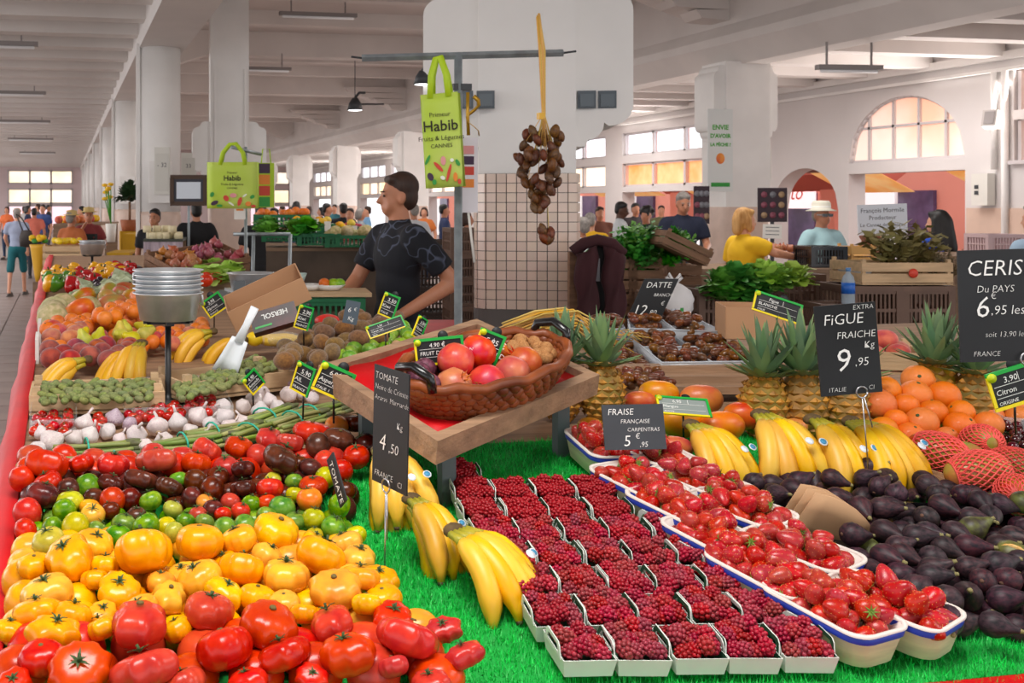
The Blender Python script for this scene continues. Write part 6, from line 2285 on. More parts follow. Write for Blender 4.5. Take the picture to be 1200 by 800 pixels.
def body_meshes(pose, voxel, hair, skirt=False, female=False, headyaw=0.0, shorts=False, fat=1.0, headtilt=0.0):
    key = (pose, voxel, hair, female, headyaw, shorts, fat, headtilt)
    if key in _pm:
        return _pm[key]
    P_ = POSES[pose]
    lean = P_.get('lean', 0)
    step = P_.get('step', 0)
    sh = .165 if female else .19
    HT = Matrix.Translation((0, lean * .55, 1.5)) @ Matrix.Rotation(headyaw, 4, 'Z') @ Matrix.Rotation(headtilt, 4, 'X') @ Matrix.Scale(.9, 4) @ Matrix.Translation((0, 0, -1.5))
    sk_ = MB()
    sk_.ell((0, -.012, 1.652), (.077, .097, .1), 12, 18, T=HT)
    sk_.ell((0, .022, 1.6), (.062, .072, .095), 12, 18, T=HT)
    sk_.ell((0, .045, 1.545), (.043, .047, .036), 10, 14, T=HT)
    cap(sk_, (0, .088, 1.632), (0, .112, 1.594), .010, .0155, T=HT)
    cap(sk_, (-.034, .08, 1.643), (.034, .08, 1.643), .013, .013, T=HT)
    cap(sk_, (-.016, .088, 1.562), (.016, .088, 1.562), .009, .009, T=HT)
    for s in (-1, 1):
        sk_.ell((s * .077, -.008, 1.607), (.012, .021, .033), 8, 10, T=HT)
        cap(sk_, (s * .04, .05, 1.585), (s * .035, .06, 1.555), .025, .022, T=HT)
    cap(sk_, (0, -.02 + lean * .45, 1.42), (0, lean * .55 + .0, 1.56), .06, .052)
    sk_.ell((0, lean * .4, 1.28), (.13, .085, .2), 10, 14)
    sk_.ell((0, lean * .1, 1.02), (.12, .085, .18), 10, 14)
    tops = MB()
    f = fat
    tops.ell((0, lean * .45 + .0, 1.3), ((sh - .015) * f, .112 * f + (.012 if female else 0), .17), 12, 18)
    tops.ell((0, lean * .3, 1.15), (.148 * f, .107 * f, .2), 12, 18)
    tops.ell((0, lean * .12, 1.0), (.155 * f, .115 * f, .14), 12, 18)
    cap(tops, (-sh + .03, lean * .47 - .012, 1.41), (sh - .03, lean * .47 - .012, 1.41), .066, .066)
    cap(tops, (0, lean * .5 - .015, 1.43), (0, lean * .5 - .012, 1.465), .075, .066)
    if female:
        for s in (-1, 1):
            tops.ell((s * .07, lean * .45 + .085, 1.27), (.07, .06, .065), 10, 12)
    for s, k in ((1, 'R'), (-1, 'L')):
        el, wr = Vector(P_[k][0]), Vector(P_[k][1])
        if s > 0:
            el = Vector((abs(el.x), el.y, el.z))
        so = Vector((s * sh, lean * .47, 1.405))
        cap(sk_, so.lerp(el, .12), el, .043 * f, .041)
        cap(sk_, el, wr, .043, .027)
        hd_ = (wr - el).normalized()
        side = hd_.cross(Vector((0, 0, 1)))
        side = side.normalized() if side.length > .1 else Vector((1, 0, 0))
        up_ = side.cross(hd_)
        pc_ = wr + hd_ * .05
        cap(sk_, wr, pc_ + hd_ * .01, .026, .03)
        cap(sk_, pc_ - side * .022, pc_ + side * .022, .019, .019)
        for q, (o_, ln) in enumerate(((-.03, .062), (-.01, .075), (.011, .07), (.031, .055))):
            b0 = pc_ + side * o_ + hd_ * .025
            b1 = b0 + hd_ * ln * .55
            cap(sk_, b0, b1, .0095, .009)
            cap(sk_, b1, b1 + hd_ * ln * .3 - up_ * ln * .35, .009, .0075)
        th = pc_ - side * .03 * s
        cap(sk_, th - hd_ * .02, th - side * .025 * s + hd_ * .025 - up_ * .01, .011, .009)
        mid = so.lerp(el, .72)
        cap(tops, so - Vector((s * .02, 0, .005)), so.lerp(el, .4), .074 * f, .07 * f)
        tops.tube([so - Vector((s * .03, 0, 0)), so.lerp(el, .25), mid], [.07 * f, .068 * f, .066 * f], 14)
    leg = MB()
    for s in (-1, 1):
        hip = Vector((s * .09, 0, .93))
        kn = Vector((s * .1, s * step * .9, .5))
        an = Vector((s * .1, s * step * 1.5 - .03, .08))
        cap(sk_, hip, kn, .075, .052)
        cap(sk_, kn, an, .05, .036)
        cap(sk_, an, an + Vector((0, .13, -.04)), .038, .034)
        cap(leg, hip, kn, .095 * f, .072)
        if shorts:
            leg.tube([kn + (hip - kn) * .3, kn], [.085, .082], 12)
        else:
            cap(leg, kn, an, .07, .055)
    leg.ell((0, 0, .95), (.165 * f, .12 * f, .12), 12, 16)
    hr = MB()
    if hair in ('short', 'bob', 'long', 'curly', 'tied'):
        hr.ell((0, -.028, 1.682), (.085, .098, .09), 12, 18, T=HT)
        hr.ell((0, -.055, 1.62), (.08, .065, .08), 12, 16, T=HT)
        cap(hr, (-.05, .045, 1.722), (.05, .045, 1.722), .027, .027, T=HT)
    if hair == 'bob':
        for s in (-1, 1):
            cap(hr, (s * .075, -.015, 1.65), (s * .08, -.01, 1.54), .034, .03, T=HT)
        cap(hr, (0, -.085, 1.65), (0, -.09, 1.53), .06, .055, T=HT)
    if hair == 'long':
        for s in (-1, 1):
            cap(hr, (s * .07, -.02, 1.66), (s * .1, -.03, 1.4), .035, .04, T=HT)
        cap(hr, (0, -.085, 1.65), (0, -.12, 1.36), .07, .085, T=HT)
    if hair == 'curly':
        r0 = random.Random(3)
        for k in range(26):
            a_, e_ = r0.uniform(0, 2 * PI), r0.uniform(-.3, 1.4)
            hr.ell((.1 * math.cos(a_) * math.cos(e_), -.03 + .11 * math.sin(a_) * math.cos(e_) - .02, 1.66 + .1 * math.sin(e_)), (.04, .04, .04), 6, 8, T=HT)
    if hair == 'tied':
        hr.ell((0, -.12, 1.72), (.045, .045, .045), 8, 10, T=HT)
    out = {'skin': remeshed(sk_, 'person_body', SKIN['fair'], voxel, 3), 'top': remeshed(tops, 'shirt', M_black, voxel * 1.3, 6), 'leg': remeshed(leg, 'trousers', M_black, voxel * 1.6, 4), 'HT': HT}
    if hr.V:
        out['hair'] = remeshed(hr, 'hair', HAIR['brown'], voxel * 1.2, 2)
    _pm[key] = out
    return out


def person(x, d, H, face, lab, shirt, trousers, hair='short', hcol='brown', skin='fair', pose='stand', voxel=.02, female=False, headyaw=0.0, shorts=False, fat=1.0, grp=None, hat=None, glasses=False, apron=None, stand=0.0, eyes=True, headtilt=0.0):
    """face: heading of the body in the picture frame: 0 = away from camera, pi/2 = to the left, -pi/2 = to the right, pi = to the camera"""
    s = H / 1.73
    p = at_d(x, 240, d)
    M = body_meshes(pose, voxel, hair, False, female, headyaw, shorts, fat, headtilt)
    e = ob('person', M['skin'], None, TR((p.x, p.y, stand), face - YAW, 0, 0, s), lab, 'person', grp, omat=SKIN[skin])
    ob('shirt', M['top'], e, omat=shirt if not isinstance(shirt, str) else cloth(shirt))
    ob('shorts' if shorts else 'trousers', M['leg'], e, omat=cloth(trousers))
    if 'hair' in M:
        ob('hair', M['hair'], e, omat=HAIR[hcol])
    if eyes:
        for sg in (-1, 1):
            ob('eye', EYE_ME, e, M['HT'] @ TR((sg * .03, .0845, 1.627)))
            ob('eyebrow', BROW_ME, e, M['HT'] @ TR((sg * .032, .089, 1.652)), omat=HAIR[hcol])
    for sg in (-1, 1):
        st = POSES[pose].get('step', 0)
        ob('shoe', SHOE_ME, e, TR((sg * .1, sg * st * 1.5 + .02, .0)))
    if hat == 'sun':
        h = MB().lathe([(.155, 1.675), (.16, 1.68), (.1, 1.7), (.096, 1.76), (.08, 1.79), (0, 1.795)], 20).mesh('hat', mat('cream_hat', '#e8e4d2', .8))
        ob('hat', h, e, M['HT'] @ TR((0, -.01, .0)))
        MB().lathe([(.0995, 1.7), (.0985, 1.73)], 20).build('hat_band', mat('white_band', '#f4f2ea', .7), e, M['HT'] @ TR((0, -.01, 0)))
    if hat == 'cap':
        ob('cap', MB().lathe([(.095, 1.68), (.092, 1.72), (.06, 1.765), (0, 1.775)], 18).prism([(-.06, .05), (.06, .05), (.05, .15), (-.05, .15)], 1.685, 1.695, 'Z').mesh('cap', cloth('#b8a88c')), e, M['HT'])
    if hat == 'straw':
        ob('hat', MB().lathe([(.16, 1.69), (.16, 1.695), (.095, 1.71), (.09, 1.77), (0, 1.785)], 18).mesh('hat', mat('straw_hat', '#d8bc7a', .8)), e, M['HT'])
    if glasses:
        g = MB().box((.033, .1, 1.628), (.055, .012, .034)).box((-.033, .1, 1.628), (.055, .012, .034)).box((0, .102, 1.632), (.02, .008, .01)).box((.07, .05, 1.632), (.006, .1, .01)).box((-.07, .05, 1.632), (.006, .1, .01))
        g.build('sunglasses', mat('black_glasses', '#0c0a0a', .1), e, M['HT'])
    if apron:
        MB().sheet([[(-.13 + .26 * i / 6, .125 + .02 * math.sin(PI * i / 6), z) for i in range(7)] for z in (1.33, 1.1, .9, .6)], .004).build('apron', cloth(apron), e)
    return e


EYE_ME = MB().ell((0, 0, 0), (.012, .008, .007), 6, 8).mesh('eye', M_eye)
BROW_ME = MB().ell((0, 0, 0), (.021, .007, .005), 6, 8).mesh('eyebrow', HAIR['brown'])
SHOE_ME = MB().ell((0, .04, .045), (.05, .14, .05), 8, 12).box((0, .04, .01), (.085, .26, .02)).mesh('shoe', M_shoe)

# navy T-shirt with a pale line print over chest and shoulders
M_tee = mat('navy_tee', '#14161f', .85, bump=.25, bscale=7)
_nt = M_tee.node_tree
_N, _L = _nt.nodes, _nt.links
_tc = _N.new('ShaderNodeTexCoord')
_nz = _N.new('ShaderNodeTexNoise')
_nz.inputs['Scale'].default_value = 9
_nz.inputs['Detail'].default_value = 1
_L.new(_tc.outputs['Object'], _nz.inputs['Vector'])
_rp = _N.new('ShaderNodeValToRGB')
_rp.color_ramp.elements[0].position = .49
_rp.color_ramp.elements[0].color = (0, 0, 0, 1)
_rp.color_ramp.elements[1].position = .5
_rp.color_ramp.elements[1].color = (1, 1, 1, 1)
_e3 = _rp.color_ramp.elements.new(.53)
_e3.color = (0, 0, 0, 1)
_L.new(_nz.outputs['Fac'], _rp.inputs[0])
_sx = _N.new('ShaderNodeSeparateXYZ')
_L.new(_tc.outputs['Object'], _sx.inputs[0])
_mz = _N.new('ShaderNodeMapRange')
_mz.inputs['From Min'].default_value = 1.24
_mz.inputs['From Max'].default_value = 1.3
_L.new(_sx.outputs['Z'], _mz.inputs[0])
_mu = _N.new('ShaderNodeMath')
_mu.operation = 'MULTIPLY'
_L.new(_rp.outputs[0], _mu.inputs[0])
_L.new(_mz.outputs[0], _mu.inputs[1])
_mx = _N.new('ShaderNodeMix')
_mx.data_type = 'RGBA'
_mx.inputs[6].default_value = hx('#12141d')
_mx.inputs[7].default_value = hx('#535a6e')
_L.new(_mu.outputs[0], _mx.inputs[0])
_L.new(_mx.outputs[2], _N['Principled BSDF'].inputs['Base Color'])

man = person(466, 5.8, 1.82, PI / 2 + .38, 'man in navy printed T-shirt standing behind the stall, looking left', M_tee, '#15171c', 'short', 'brown', 'tan', 'seller', .009, headyaw=-.3)
person(866, 9.2, 1.62, -PI / 2 + .15, 'woman in yellow T-shirt reaching to the right across the counter', '#e9b818', '#3a3a40', 'bob', 'blond', 'fair', 'reach', .013, True, fat=1.15, eyes=False)
person(963, 10.4, 1.66, PI + .15, 'woman in pale blue top, white sun hat and sunglasses', '#a9cdd2', '#8a8f96', 'short', 'grey', 'tan', 'work', .013, True, hat='sun', glasses=True, eyes=False)
person(1098, 9.4, 1.60, .5, 'dark-haired woman in a blue top seen from behind', '#1f4fb8', '#2a2c34', 'long', 'black', 'fair', 'work', .014, True, eyes=False)
person(1214, 7.6, 1.66, .4, 'customer in light blue shirt cut off at the right edge', '#a9c3d9', '#5a6068', 'short', 'grey', 'fair', 'stand', .016, eyes=False)
person(800, 12.0, 1.79, PI - .1, 'grey-haired man in navy polo shirt looking down behind the herbs', '#1a2036', '#2a2c34', 'short', 'grey', 'tan', 'work', .015, headtilt=-.25)
person(727, 15.0, 1.69, -PI / 2 - .5, 'man in white shirt leaning over beside the parsley', '#d9dee2', '#40444c', 'short', 'black', 'dark', 'work', .018, headtilt=-.2)
person(757, 14.4, 1.62, PI - .6, 'person with curly black hair behind the parsley crates', '#2a2630', '#2a2630', 'curly', 'black', 'tan', 'stand', .018, eyes=False)
person(745, 19.0, 1.68, PI, 'man in dark shirt at the far doorway behind the curly-haired person', '#3c3538', '#2a2c34', 'short', 'black', 'tan', 'stand', .02, eyes=False)
person(681, 11.0, 1.52, .6, 'person in white top with a dark shoulder strap beside the pillar', '#d5d8de', '#50545c', 'short', 'grey', 'tan', 'work', .018, eyes=False)
person(692, 13.0, 1.55, -.5, 'person in yellow jacket just right of the tiled pillar', '#e0aa1c', '#50545c', 'short', 'grey', 'fair', 'stand', .02, eyes=False)
person(703, 17.0, 1.62, PI, 'brown-haired customer between tiled pillar and white-shirted man', '#7a4a3a', '#40444c', 'short', 'brown', 'tan', 'stand', .02, eyes=False)
person(230, 13.2, 1.68, .2, 'man in black T-shirt seen from behind beside the far pillar', '#121216', '#1c1c20', 'short', 'black', 'tan', 'stand', .018, eyes=False, fat=1.1)
person(181, 13.0, 1.60, PI - .3, 'dark-haired man in black behind the cheese counter', '#1a1a1e', '#1c1c20', 'short', 'black', 'tan', 'stand', .018)
person(305, 12.6, 1.66, .3, 'second person in black right of the far pillar', '#111114', '#111114', 'short', 'black', 'tan', 'stand', .018, eyes=False)
person(20, 19.4, 1.58, .0, 'elderly man in cap, pale shirt and green shorts walking away', '#9aa3ba', '#14626a', 'short', 'grey', 'fair', 'walk', .018, shorts=True, hat='cap', eyes=False)
person(104, 15.6, 1.60, PI + .2, 'woman in plaid shirt and dark apron holding a phone', '#8a3a3c', '#22262c', 'tied', 'brown', 'tan', 'phone', .018, True, hat='straw', apron='#1f2a2a')
person(84, 15.0, 1.56, -.5, 'person in striped straw hat left of the apron-wearing woman', '#c06a3a', '#22262c', 'short', 'grey', 'tan', 'work', .018, hat='straw', eyes=False)
CROWD = [(40, 24, 1.58, 'shopper in coral shirt beyond the walking man', '#e07a66', 'black'), (50, 27, 1.66, 'shopper in blue shirt in the far aisle', '#3a4f86', 'black'), (33, 30, 1.62, 'shopper in navy in the far aisle', '#22304e', 'black'), (44, 33, 1.68, 'shopper in grey top at the far aisle end', '#6a6f78', 'brown'),
         (28, 36, 1.6, 'far shopper in white at the aisle end', '#d8d4d2', 'brown'), (8, 32, 1.6, 'far shopper in orange at the left edge', '#e0703c', 'brown'), (57, 38, 1.65, 'far shopper in black beside the flower stall', '#26262c', 'black'), (95, 24, 1.62, 'shopper in red behind the apron-wearing woman', '#b03a36', 'black'),
         (347, 21, 1.72, 'man in dusty pink shirt seen from behind in mid hall', '#b58088', 'black'), (341, 24, 1.6, 'shopper in mauve beside the pink-shirted man', '#a58a98', 'brown'), (384, 20, 1.68, 'shopper in black beside the green crates', '#1e2024', 'black'), (376, 25, 1.6, 'shopper in dark green behind the crates', '#2c4038', 'black'),
         (402, 18, 1.68, 'shopper in black cap and orange badge', '#1c1e24', 'black'), (410, 17, 1.6, 'red-haired shopper in a red top', '#b8384a', 'brown'), (423, 20, 1.58, 'shopper in grey T-shirt just left of the seller', '#8f959a', 'grey'), (430, 23, 1.62, 'shopper in light blue behind the seller', '#7fb0d8', 'brown'),
         (485, 16, 1.66, 'man in white shirt right behind the seller', '#d0d4da', 'grey'), (497, 22, 1.6, 'shopper in orange right of the seller', '#d87a3a', 'brown'), (521, 19, 1.66, 'person in dark blue beside the steel pole', '#243056', 'black'), (330, 27, 1.62, 'distant shopper in white at the far windows', '#d8d8dc', 'brown'),
         (362, 28, 1.62, 'distant shopper in beige at mid hall', '#c4b49c', 'brown'), (392, 27, 1.66, 'distant shopper in teal behind the crates', '#3a7a86', 'black'), (310, 30, 1.62, 'distant shopper in grey beside the far bag', '#7a7f86', 'brown'), (1020, 16, 1.6, 'shopper in brown outside the open arch', '#8a5a46', 'brown'),
         (664, 20, 1.6, 'distant shopper in blue seen left of the doorway', '#4a6a9a', 'grey'), (775, 22, 1.64, 'distant shopper in olive behind the navy-shirted man', '#6a6a4a', 'brown'), (548, 15, 1.55, 'shopper in dark clothes half hidden by the tiled pillar', '#3a3034', 'brown'), (320, 18, 1.6, 'shopper in dark jacket near the green vegetables', '#2c2c34', 'black')]
for i, (x, d, H, lab, c, h) in enumerate(CROWD):
    person(x, d, H, (0.2, PI - .3, -PI / 2, PI / 2)[i % 4], lab, c, ('#30343c', '#50545c', '#2a3a54')[i % 3], ('short', 'bob')[i % 3 == 2], h, ('tan', 'fair')[i % 2], 'stand', .026, i % 3 == 2, grp='shoppers in the hall', eyes=False)
# ================================================================== goods and counters further back
RB = random.Random(77)
M_plcrate = mat('brown_plastic_crate', '#6b5143', .6, var=.12, nscale=6)
M_greencrate = mat('green_plastic_crate', '#0f6b40', .5, var=.1, nscale=6)
M_counter = mat('counter_wood', '#8a6f58', .7, var=.15, nscale=3, stretch=(1, 8, 8))


def lattice(w, h, n, rows):
    b = MB()
    for k in range(n):
        b.box((-w / 2 + w * (k + .5) / n, 0, h / 2), (w / n * .42, .012, h * .86))
    for r in range(rows):
        b.box((0, 0, h * (.5 if rows == 1 else .12 + .76 * r / (rows - 1))), (w, .014, h * .07))
    return b


_lat = {}


def pcrate(T, w, l, h, lab, grp, m=None):
    m = m or M_plcrate
    e = empty('plastic_crate', T, lab, 'crate', grp)
    key = (w, l, h, m.name)
    if key not in _lat:
        _lat[key] = (MB().box((0, 0, .01), (w * .96, l * .96, .015)).mesh('base', m), lattice(w * .9, h, 11, 3).mesh('lattice', m), lattice(l * .9, h, 8, 3).mesh('lattice', m), MB().box((0, 0, h / 2), (.04, .04, h)).mesh('corner_post', m), MB().box((0, 0, h - .012), (w, .025, .03)).mesh('top_rail', m), MB().box((0, 0, h - .012), (.025, l, .03)).mesh('top_rail', m))
    B_, L1, L2, C_, R1, R2 = _lat[key]
    ob('base', B_, e)
    for s in (-1, 1):
        ob('lattice', L1, e, TR((0, s * (l / 2 - .012), 0)))
        ob('lattice', L2, e, TR((s * (w / 2 - .012), 0, 0), PI / 2))
        ob('top_rail', R1, e, TR((0, s * (l / 2 - .012), 0)))
        ob('top_rail', R2, e, TR((s * (w / 2 - .012), 0, 0)))
        for q in (-1, 1):
            ob('corner_post', C_, e, TR((s * (w / 2 - .02), q * (l / 2 - .02), 0)))
    return e


def crate_stack(x, ytop, d, w, h, n, lab, grp, l=.4, rz=0.0, m=None):
    p = at_d(x, ytop, d)
    for k in range(n):
        z = p.z - h * (k + 1) - .002 * k
        if z < 0:
            h, z = p.z - h * k - .002 * k, .002
            if h < .05:
                break
            pcrate(TR((p.x, p.y + l / 2, z), -YAW + rz), w, l, h, f'{lab.split(",")[0]}, {ordinal(k)} below the top', grp, m)
            break
        pcrate(TR((p.x, p.y + l / 2, z), -YAW + rz), w, l, h, lab if k == 0 else f'{lab.split(",")[0]}, {ordinal(k)} below the top', grp, m)


def block_table(xa, xb, y, d0, depth, lab, m, cloth_m=None, name='counter'):
    """solid-fronted counter whose top front edge is seen at pixel row y"""
    a, b = at_d(xa, y, d0), at_d(xb, y, d0)
    c = (a + b) / 2 + EF * depth / 2
    W = (b - a).length
    e = empty(name, TR((c.x, c.y, 0), -YAW), lab, 'table', 'counters in the hall')
    MB().box((0, 0, a.z - .015), (W, depth, .03)).build('top', m, e)
    MB().box((0, -depth / 2 + .02, (a.z - .03) / 2), (W, .02, a.z - .03)).build('front_cloth', cloth_m or m, e)
    for sx in (-1, 1):
        for sy in (-1, 1):
            MB().box((sx * (W / 2 - .04), sy * (depth / 2 - .06), (a.z - .03) / 2), (.05, .05, a.z - .03)).build('leg', M_counter, e)
    return e


# ---- right: producer's counter with crates, herbs, lettuces
GC = 'brown plastic crates behind the dates'
crate_stack(1035, 336, 6.3, .31, .28, 5, 'brown slatted crate under the herb box, left', GC)
crate_stack(1096, 336, 6.3, .31, .28, 5, 'brown slatted crate under the herb box, right', GC)
crate_stack(938, 322, 6.8, .4, .22, 6, 'brown slatted crate under the pale lettuce', GC)
crate_stack(860, 340, 6.6, .36, .26, 5, 'brown slatted crate left of the cardboard box', GC)
crate_stack(806, 348, 6.9, .34, .25, 5, 'brown slatted crate behind the date trays', GC)
crate_stack(553, 268, 8.2, .25, .2, 6, 'brown crate between steel pole and pillar', 'brown crates beside the pillar')
crate_stack(512, 282, 9.4, .4, .22, 5, 'dark brown crate behind the seller', 'brown crates beside the pillar', m=mat('dark_crate', '#3a2a22', .6))
block_table(690, 1130, 315, 8.6, .8, 'long wooden counter between the yellow-shirted woman and the crates', M_counter)
block_table(1120, 1240, 300, 8.4, .8, 'wooden counter behind the cherry board', M_counter)
# herb box
hb0 = at_d(1066, 335, 6.3)
crate('herb_crate', TR(hb0 + EF * .2 + Vector((0, 0, .004)), -YAW), .54, .36, .13, M_palewood, 'pale wooden crate with red printed mark holding dry herbs', 'wooden crates at the producer stall', 2)
q = at_d(1072, 327, 6.26)
MB().lathe([(.028, 0), (.028, .004), (0, .005)], 14).build('print_mark', PRC['red'], bpy.data.objects['herb_crate'], TR((.03, -.185, .07), 0, PI / 2))
M_dryherb = mat('dry_herb', '#6f6a3a', .7, col2='#8a7a4a', nscale=6, rnd=(.02, .1, .15))
M_thyme = mat('thyme_grey', '#6a5f4a', .8, col2='#86704f', nscale=9, rnd=(.02, .1, .1))


def sprig(name, m, n, L, W, spread, seed, leaves=9):
    """upright bunch of stems with paired leaves"""
    r0 = random.Random(seed)
    b = MB()
    for k in range(n):
        a = r0.uniform(0, 2 * PI)
        t = r0.uniform(0, spread)
        dv = Vector((math.cos(a) * math.sin(t), math.sin(a) * math.sin(t), math.cos(t)))
        l = L * r0.uniform(.6, 1.1)
        b.tube([(0, 0, 0), dv * l], [.003, .0015], 4)
        for i in range(leaves):
            f = .25 + .75 * i / leaves
            c = dv * l * f
            an = r0.uniform(0, 2 * PI)
            s = Vector((math.cos(an), math.sin(an), r0.uniform(-.2, .8))).normalized()
            u = s.cross(dv).normalized() if s.cross(dv).length > .05 else s.orthogonal()
            ll = W * r0.uniform(.7, 1.3)
            b.add([c, c + s * ll * .5 + u * ll * .28, c + s * ll, c + s * ll * .5 - u * ll * .28], [(0, 1, 2, 3)])
    return b.mesh(name, m)


BAY = [sprig('herb_bunch', M_dryherb, 14, .3, .07, .75, k, 12) for k in range(2)]
THY = [sprig('herb_bunch', M_thyme, 40, .2, .02, 1.1, k + 5, 16) for k in range(2)]
PARS = [sprig('parsley_bunch', M_leafd, 26, .26, .055, .95, k + 9, 14) for k in range(3)]
for k, (x, y, me, lab) in enumerate(((1038, 318, BAY[0], 'bunch of bay branches at left of the herb crate'), (1058, 316, BAY[1], 'tall bay branch bunch in the middle of the herb crate'), (1080, 320, BAY[0], 'olive-brown herb bunch right of the bay branches'), (1095, 324, THY[0], 'grey thyme bunch in the herb crate'), (1112, 326, THY[1], 'rightmost thyme bunch in the herb crate'))):
    ob('herb_bunch', me, None, TR(at_d(x, y, 6.5), RB.uniform(0, 6), 0, 0, 1.0), lab, 'herbs', 'herb bunches')
# lettuce on the crates
LET2 = [leaf_ball('lettuce', M_leafl, 110, .1, .085, .028, k + 20, .9) for k in range(2)]
for k, (x, y) in enumerate(((846, 326), (862, 318), (878, 322), (895, 316), (912, 322), (930, 318), (870, 334), (890, 332), (852, 338))):
    ob('lettuce', LET2[k % 2], None, TR(at_d(x, y + 14, 6.55), RB.uniform(0, 6), 0, 0, 1.2), cat='lettuce', group='lettuces on the crates', omat=M_leafl if k in (3, 4, 5) else M_leaf)
rank_labels([o for o in COL.objects if o.get('group') == 'lettuces on the crates'], 'leafy lettuce heaped on the brown crates', 2)
# parsley crates
for k, (x, y, w) in enumerate(((734, 342, .22), (762, 342, .24))):
    p = at_d(x, y, 7.3)
    crate('parsley_crate', TR((p.x, p.y + .15, p.z), -YAW), w, .28, .22, M_brownwood, ['upright wooden crate under the parsley, left', 'upright wooden crate under the parsley, right'][k], 'parsley crates', 3)
    crate('parsley_crate', TR((p.x, p.y + .15, p.z - .26), -YAW), w, .28, .24, M_brownwood, ['lower wooden crate below the left parsley crate', 'lower wooden crate below the right parsley crate'][k], 'parsley crates', 3)
    crate('parsley_crate', TR((p.x, p.y + .15, p.z - .52), -YAW), w, .28, .24, M_brownwood, ['bottom wooden crate below the left parsley crate', 'bottom wooden crate below the right parsley crate'][k], 'parsley crates', 3)
for k, (x, y) in enumerate(((708, 312), (722, 304), (738, 296), (752, 288), (764, 292), (775, 304), (742, 312), (760, 312), (700, 318), (728, 316), (750, 302))):
    ob('parsley_bunch', PARS[k % 3], None, TR(at_d(x, y + 8, 7.35), RB.uniform(0, 6), RB.uniform(-.5, .1), RB.uniform(-.3, .3), .85), cat='parsley', group='parsley bunches')
rank_labels([o for o in COL.objects if o.name.startswith('parsley_bunch')], 'green parsley bunch heaped on the upright crates', 2)
tc_ = at_d(793, 298, 7.2)
crate('wooden_crate', TR(tc_, -YAW, 0, .45), .34, .26, .1, M_brownwood, 'brown wooden crate tilted down in front of the navy-shirted man', None, 2)
for k in range(3):
    ob('parsley_bunch', PARS[k], None, TR(tc_ + ER * (.02 + .05 * k) + Vector((0, .05, .07 - .02 * k)), k, -.6, .3, .5), f'cut herb bunch in the tilted crate, {ordinal(k)} from left', 'parsley', 'herbs in the tilted crate')
p = at_d(812, 335, 7.5)
crate('wooden_crate', TR((p.x, p.y + .2, p.z - .1), -YAW), .24, .3, .24, M_brownwood, 'dark wooden crate below the tilted crate', None, 3)
crate('wooden_crate', TR((p.x, p.y + .2, .002), -YAW), .24, .3, p.z - .12, M_brownwood, 'dark wooden crate at the bottom under the tilted crate', None, 3)
b = MB()
b.lathe([(.0, 0), (.07, .005), (.095, .05), (.1, .11), (.085, .16), (.05, .19), (.02, .205), (.03, .225), (.0, .22)], 22, mod=lambda i, a: 1 + .09 * math.sin(3 * a + i) + .05 * math.sin(7 * a - 2 * i))
b.tube([(-.015, 0, .205), (-.045, 0, .235), (-.03, 0, .255), (-.01, 0, .22)], .009, 6).tube([(.015, 0, .205), (.05, .01, .23), (.035, 0, .25), (.01, 0, .22)], .009, 6)
o = b.build('carrier_bag', mat('white_carrier', '#e4e2e2', .5, var=.05, nscale=9), None, TR(at_d(790, 372, 6.2), -YAW), label='white plastic carrier bag with small green logo beside DATTE board', cat='bag')
MB().box((0, -.085, .05), (.04, .01, .03)).build('logo', PRC['green'], o)
# black crate, boxes, tub, bottle
pcrate(TR((at_d(961, 330, 8.9).x, at_d(961, 330, 8.9).y, at_d(900, 315, 8.6).z + .002), -YAW), .3, .3, .17, 'black plastic crate under the yellow-shirted woman\'s hand', None, M_blackpl)
CZ = at_d(900, 315, 8.6).z + .002
for k, (x, y) in enumerate(((1003, 291), (1003, 305))):
    q = at_d(x, y, 8.9)
    crate('wooden_box', TR((q.x, q.y, CZ + .09 * (1 - k)), -YAW + .1), .22, .2, .08, mat('honey_wood', '#d9a860', .6, var=.1, nscale=4), ['upper honey-coloured wooden box beside the sun-hatted woman', 'lower honey-coloured wooden box beside the sun-hatted woman'][k], 'honey-coloured boxes', 1)
MB().lathe([(.07, 0), (.1, .12), (.105, .125), (.095, .125), (.066, .005), (0, .005)], 18).build('plastic_tub', M_frost, None, TR(at_d(1002, 334, 6.6)), label='clear round plastic tub left of the herb crate', cat='tub')
e = empty('water_bottle', TR(at_d(994, 356, 6.2)), 'clear water bottle with blue label left of the herb crates', 'bottle')
MB().lathe([(.034, 0), (.036, .01), (.036, .13), (.028, .16), (.013, .18), (.013, .195)], 14).build('body', mat('bottle_plastic', '#b9ccd8', .1, alpha=.5), e)
MB().lathe([(.0365, .06), (.0365, .125)], 14).build('label_band', mat('bottle_blue', '#1f63c0', .4), e)
MB().lathe([(.014, .19), (.014, .21), (0, .21)], 10).build('cap', mat('cap_blue', '#5a86b8', .4), e)
p = at_d(994, 356, 6.2)
crate_stack(990, 357, 6.2, .24, .2, 6, 'brown crate carrying the water bottle', GC, l=.24)
# producer sign
e = empty('producer_sign', facing(at_d(1034, 257, 8.95), .035), 'white board reading François Mormile Producteur', 'sign')
MB().box((0, 0, 0), (.415, .255, .008)).build('board', mat('sign_white', '#dfe4ec', .5), e)
t = MB()
write(t, 'François Mormile', 0, .06, .052, align='CENTER', z=.005)
write(t, 'Producteur', 0, .0, .05, align='CENTER', z=.005)
write(t, 'Le Cannet des Maures', 0, -.058, .042, align='CENTER', z=.005)
t.build('lettering', mat('sign_ink', '#3a3c44', .6), e)
MB().box((0, -.26, -.012), (.02, .3, .012)).build('post', M_palewood, e)
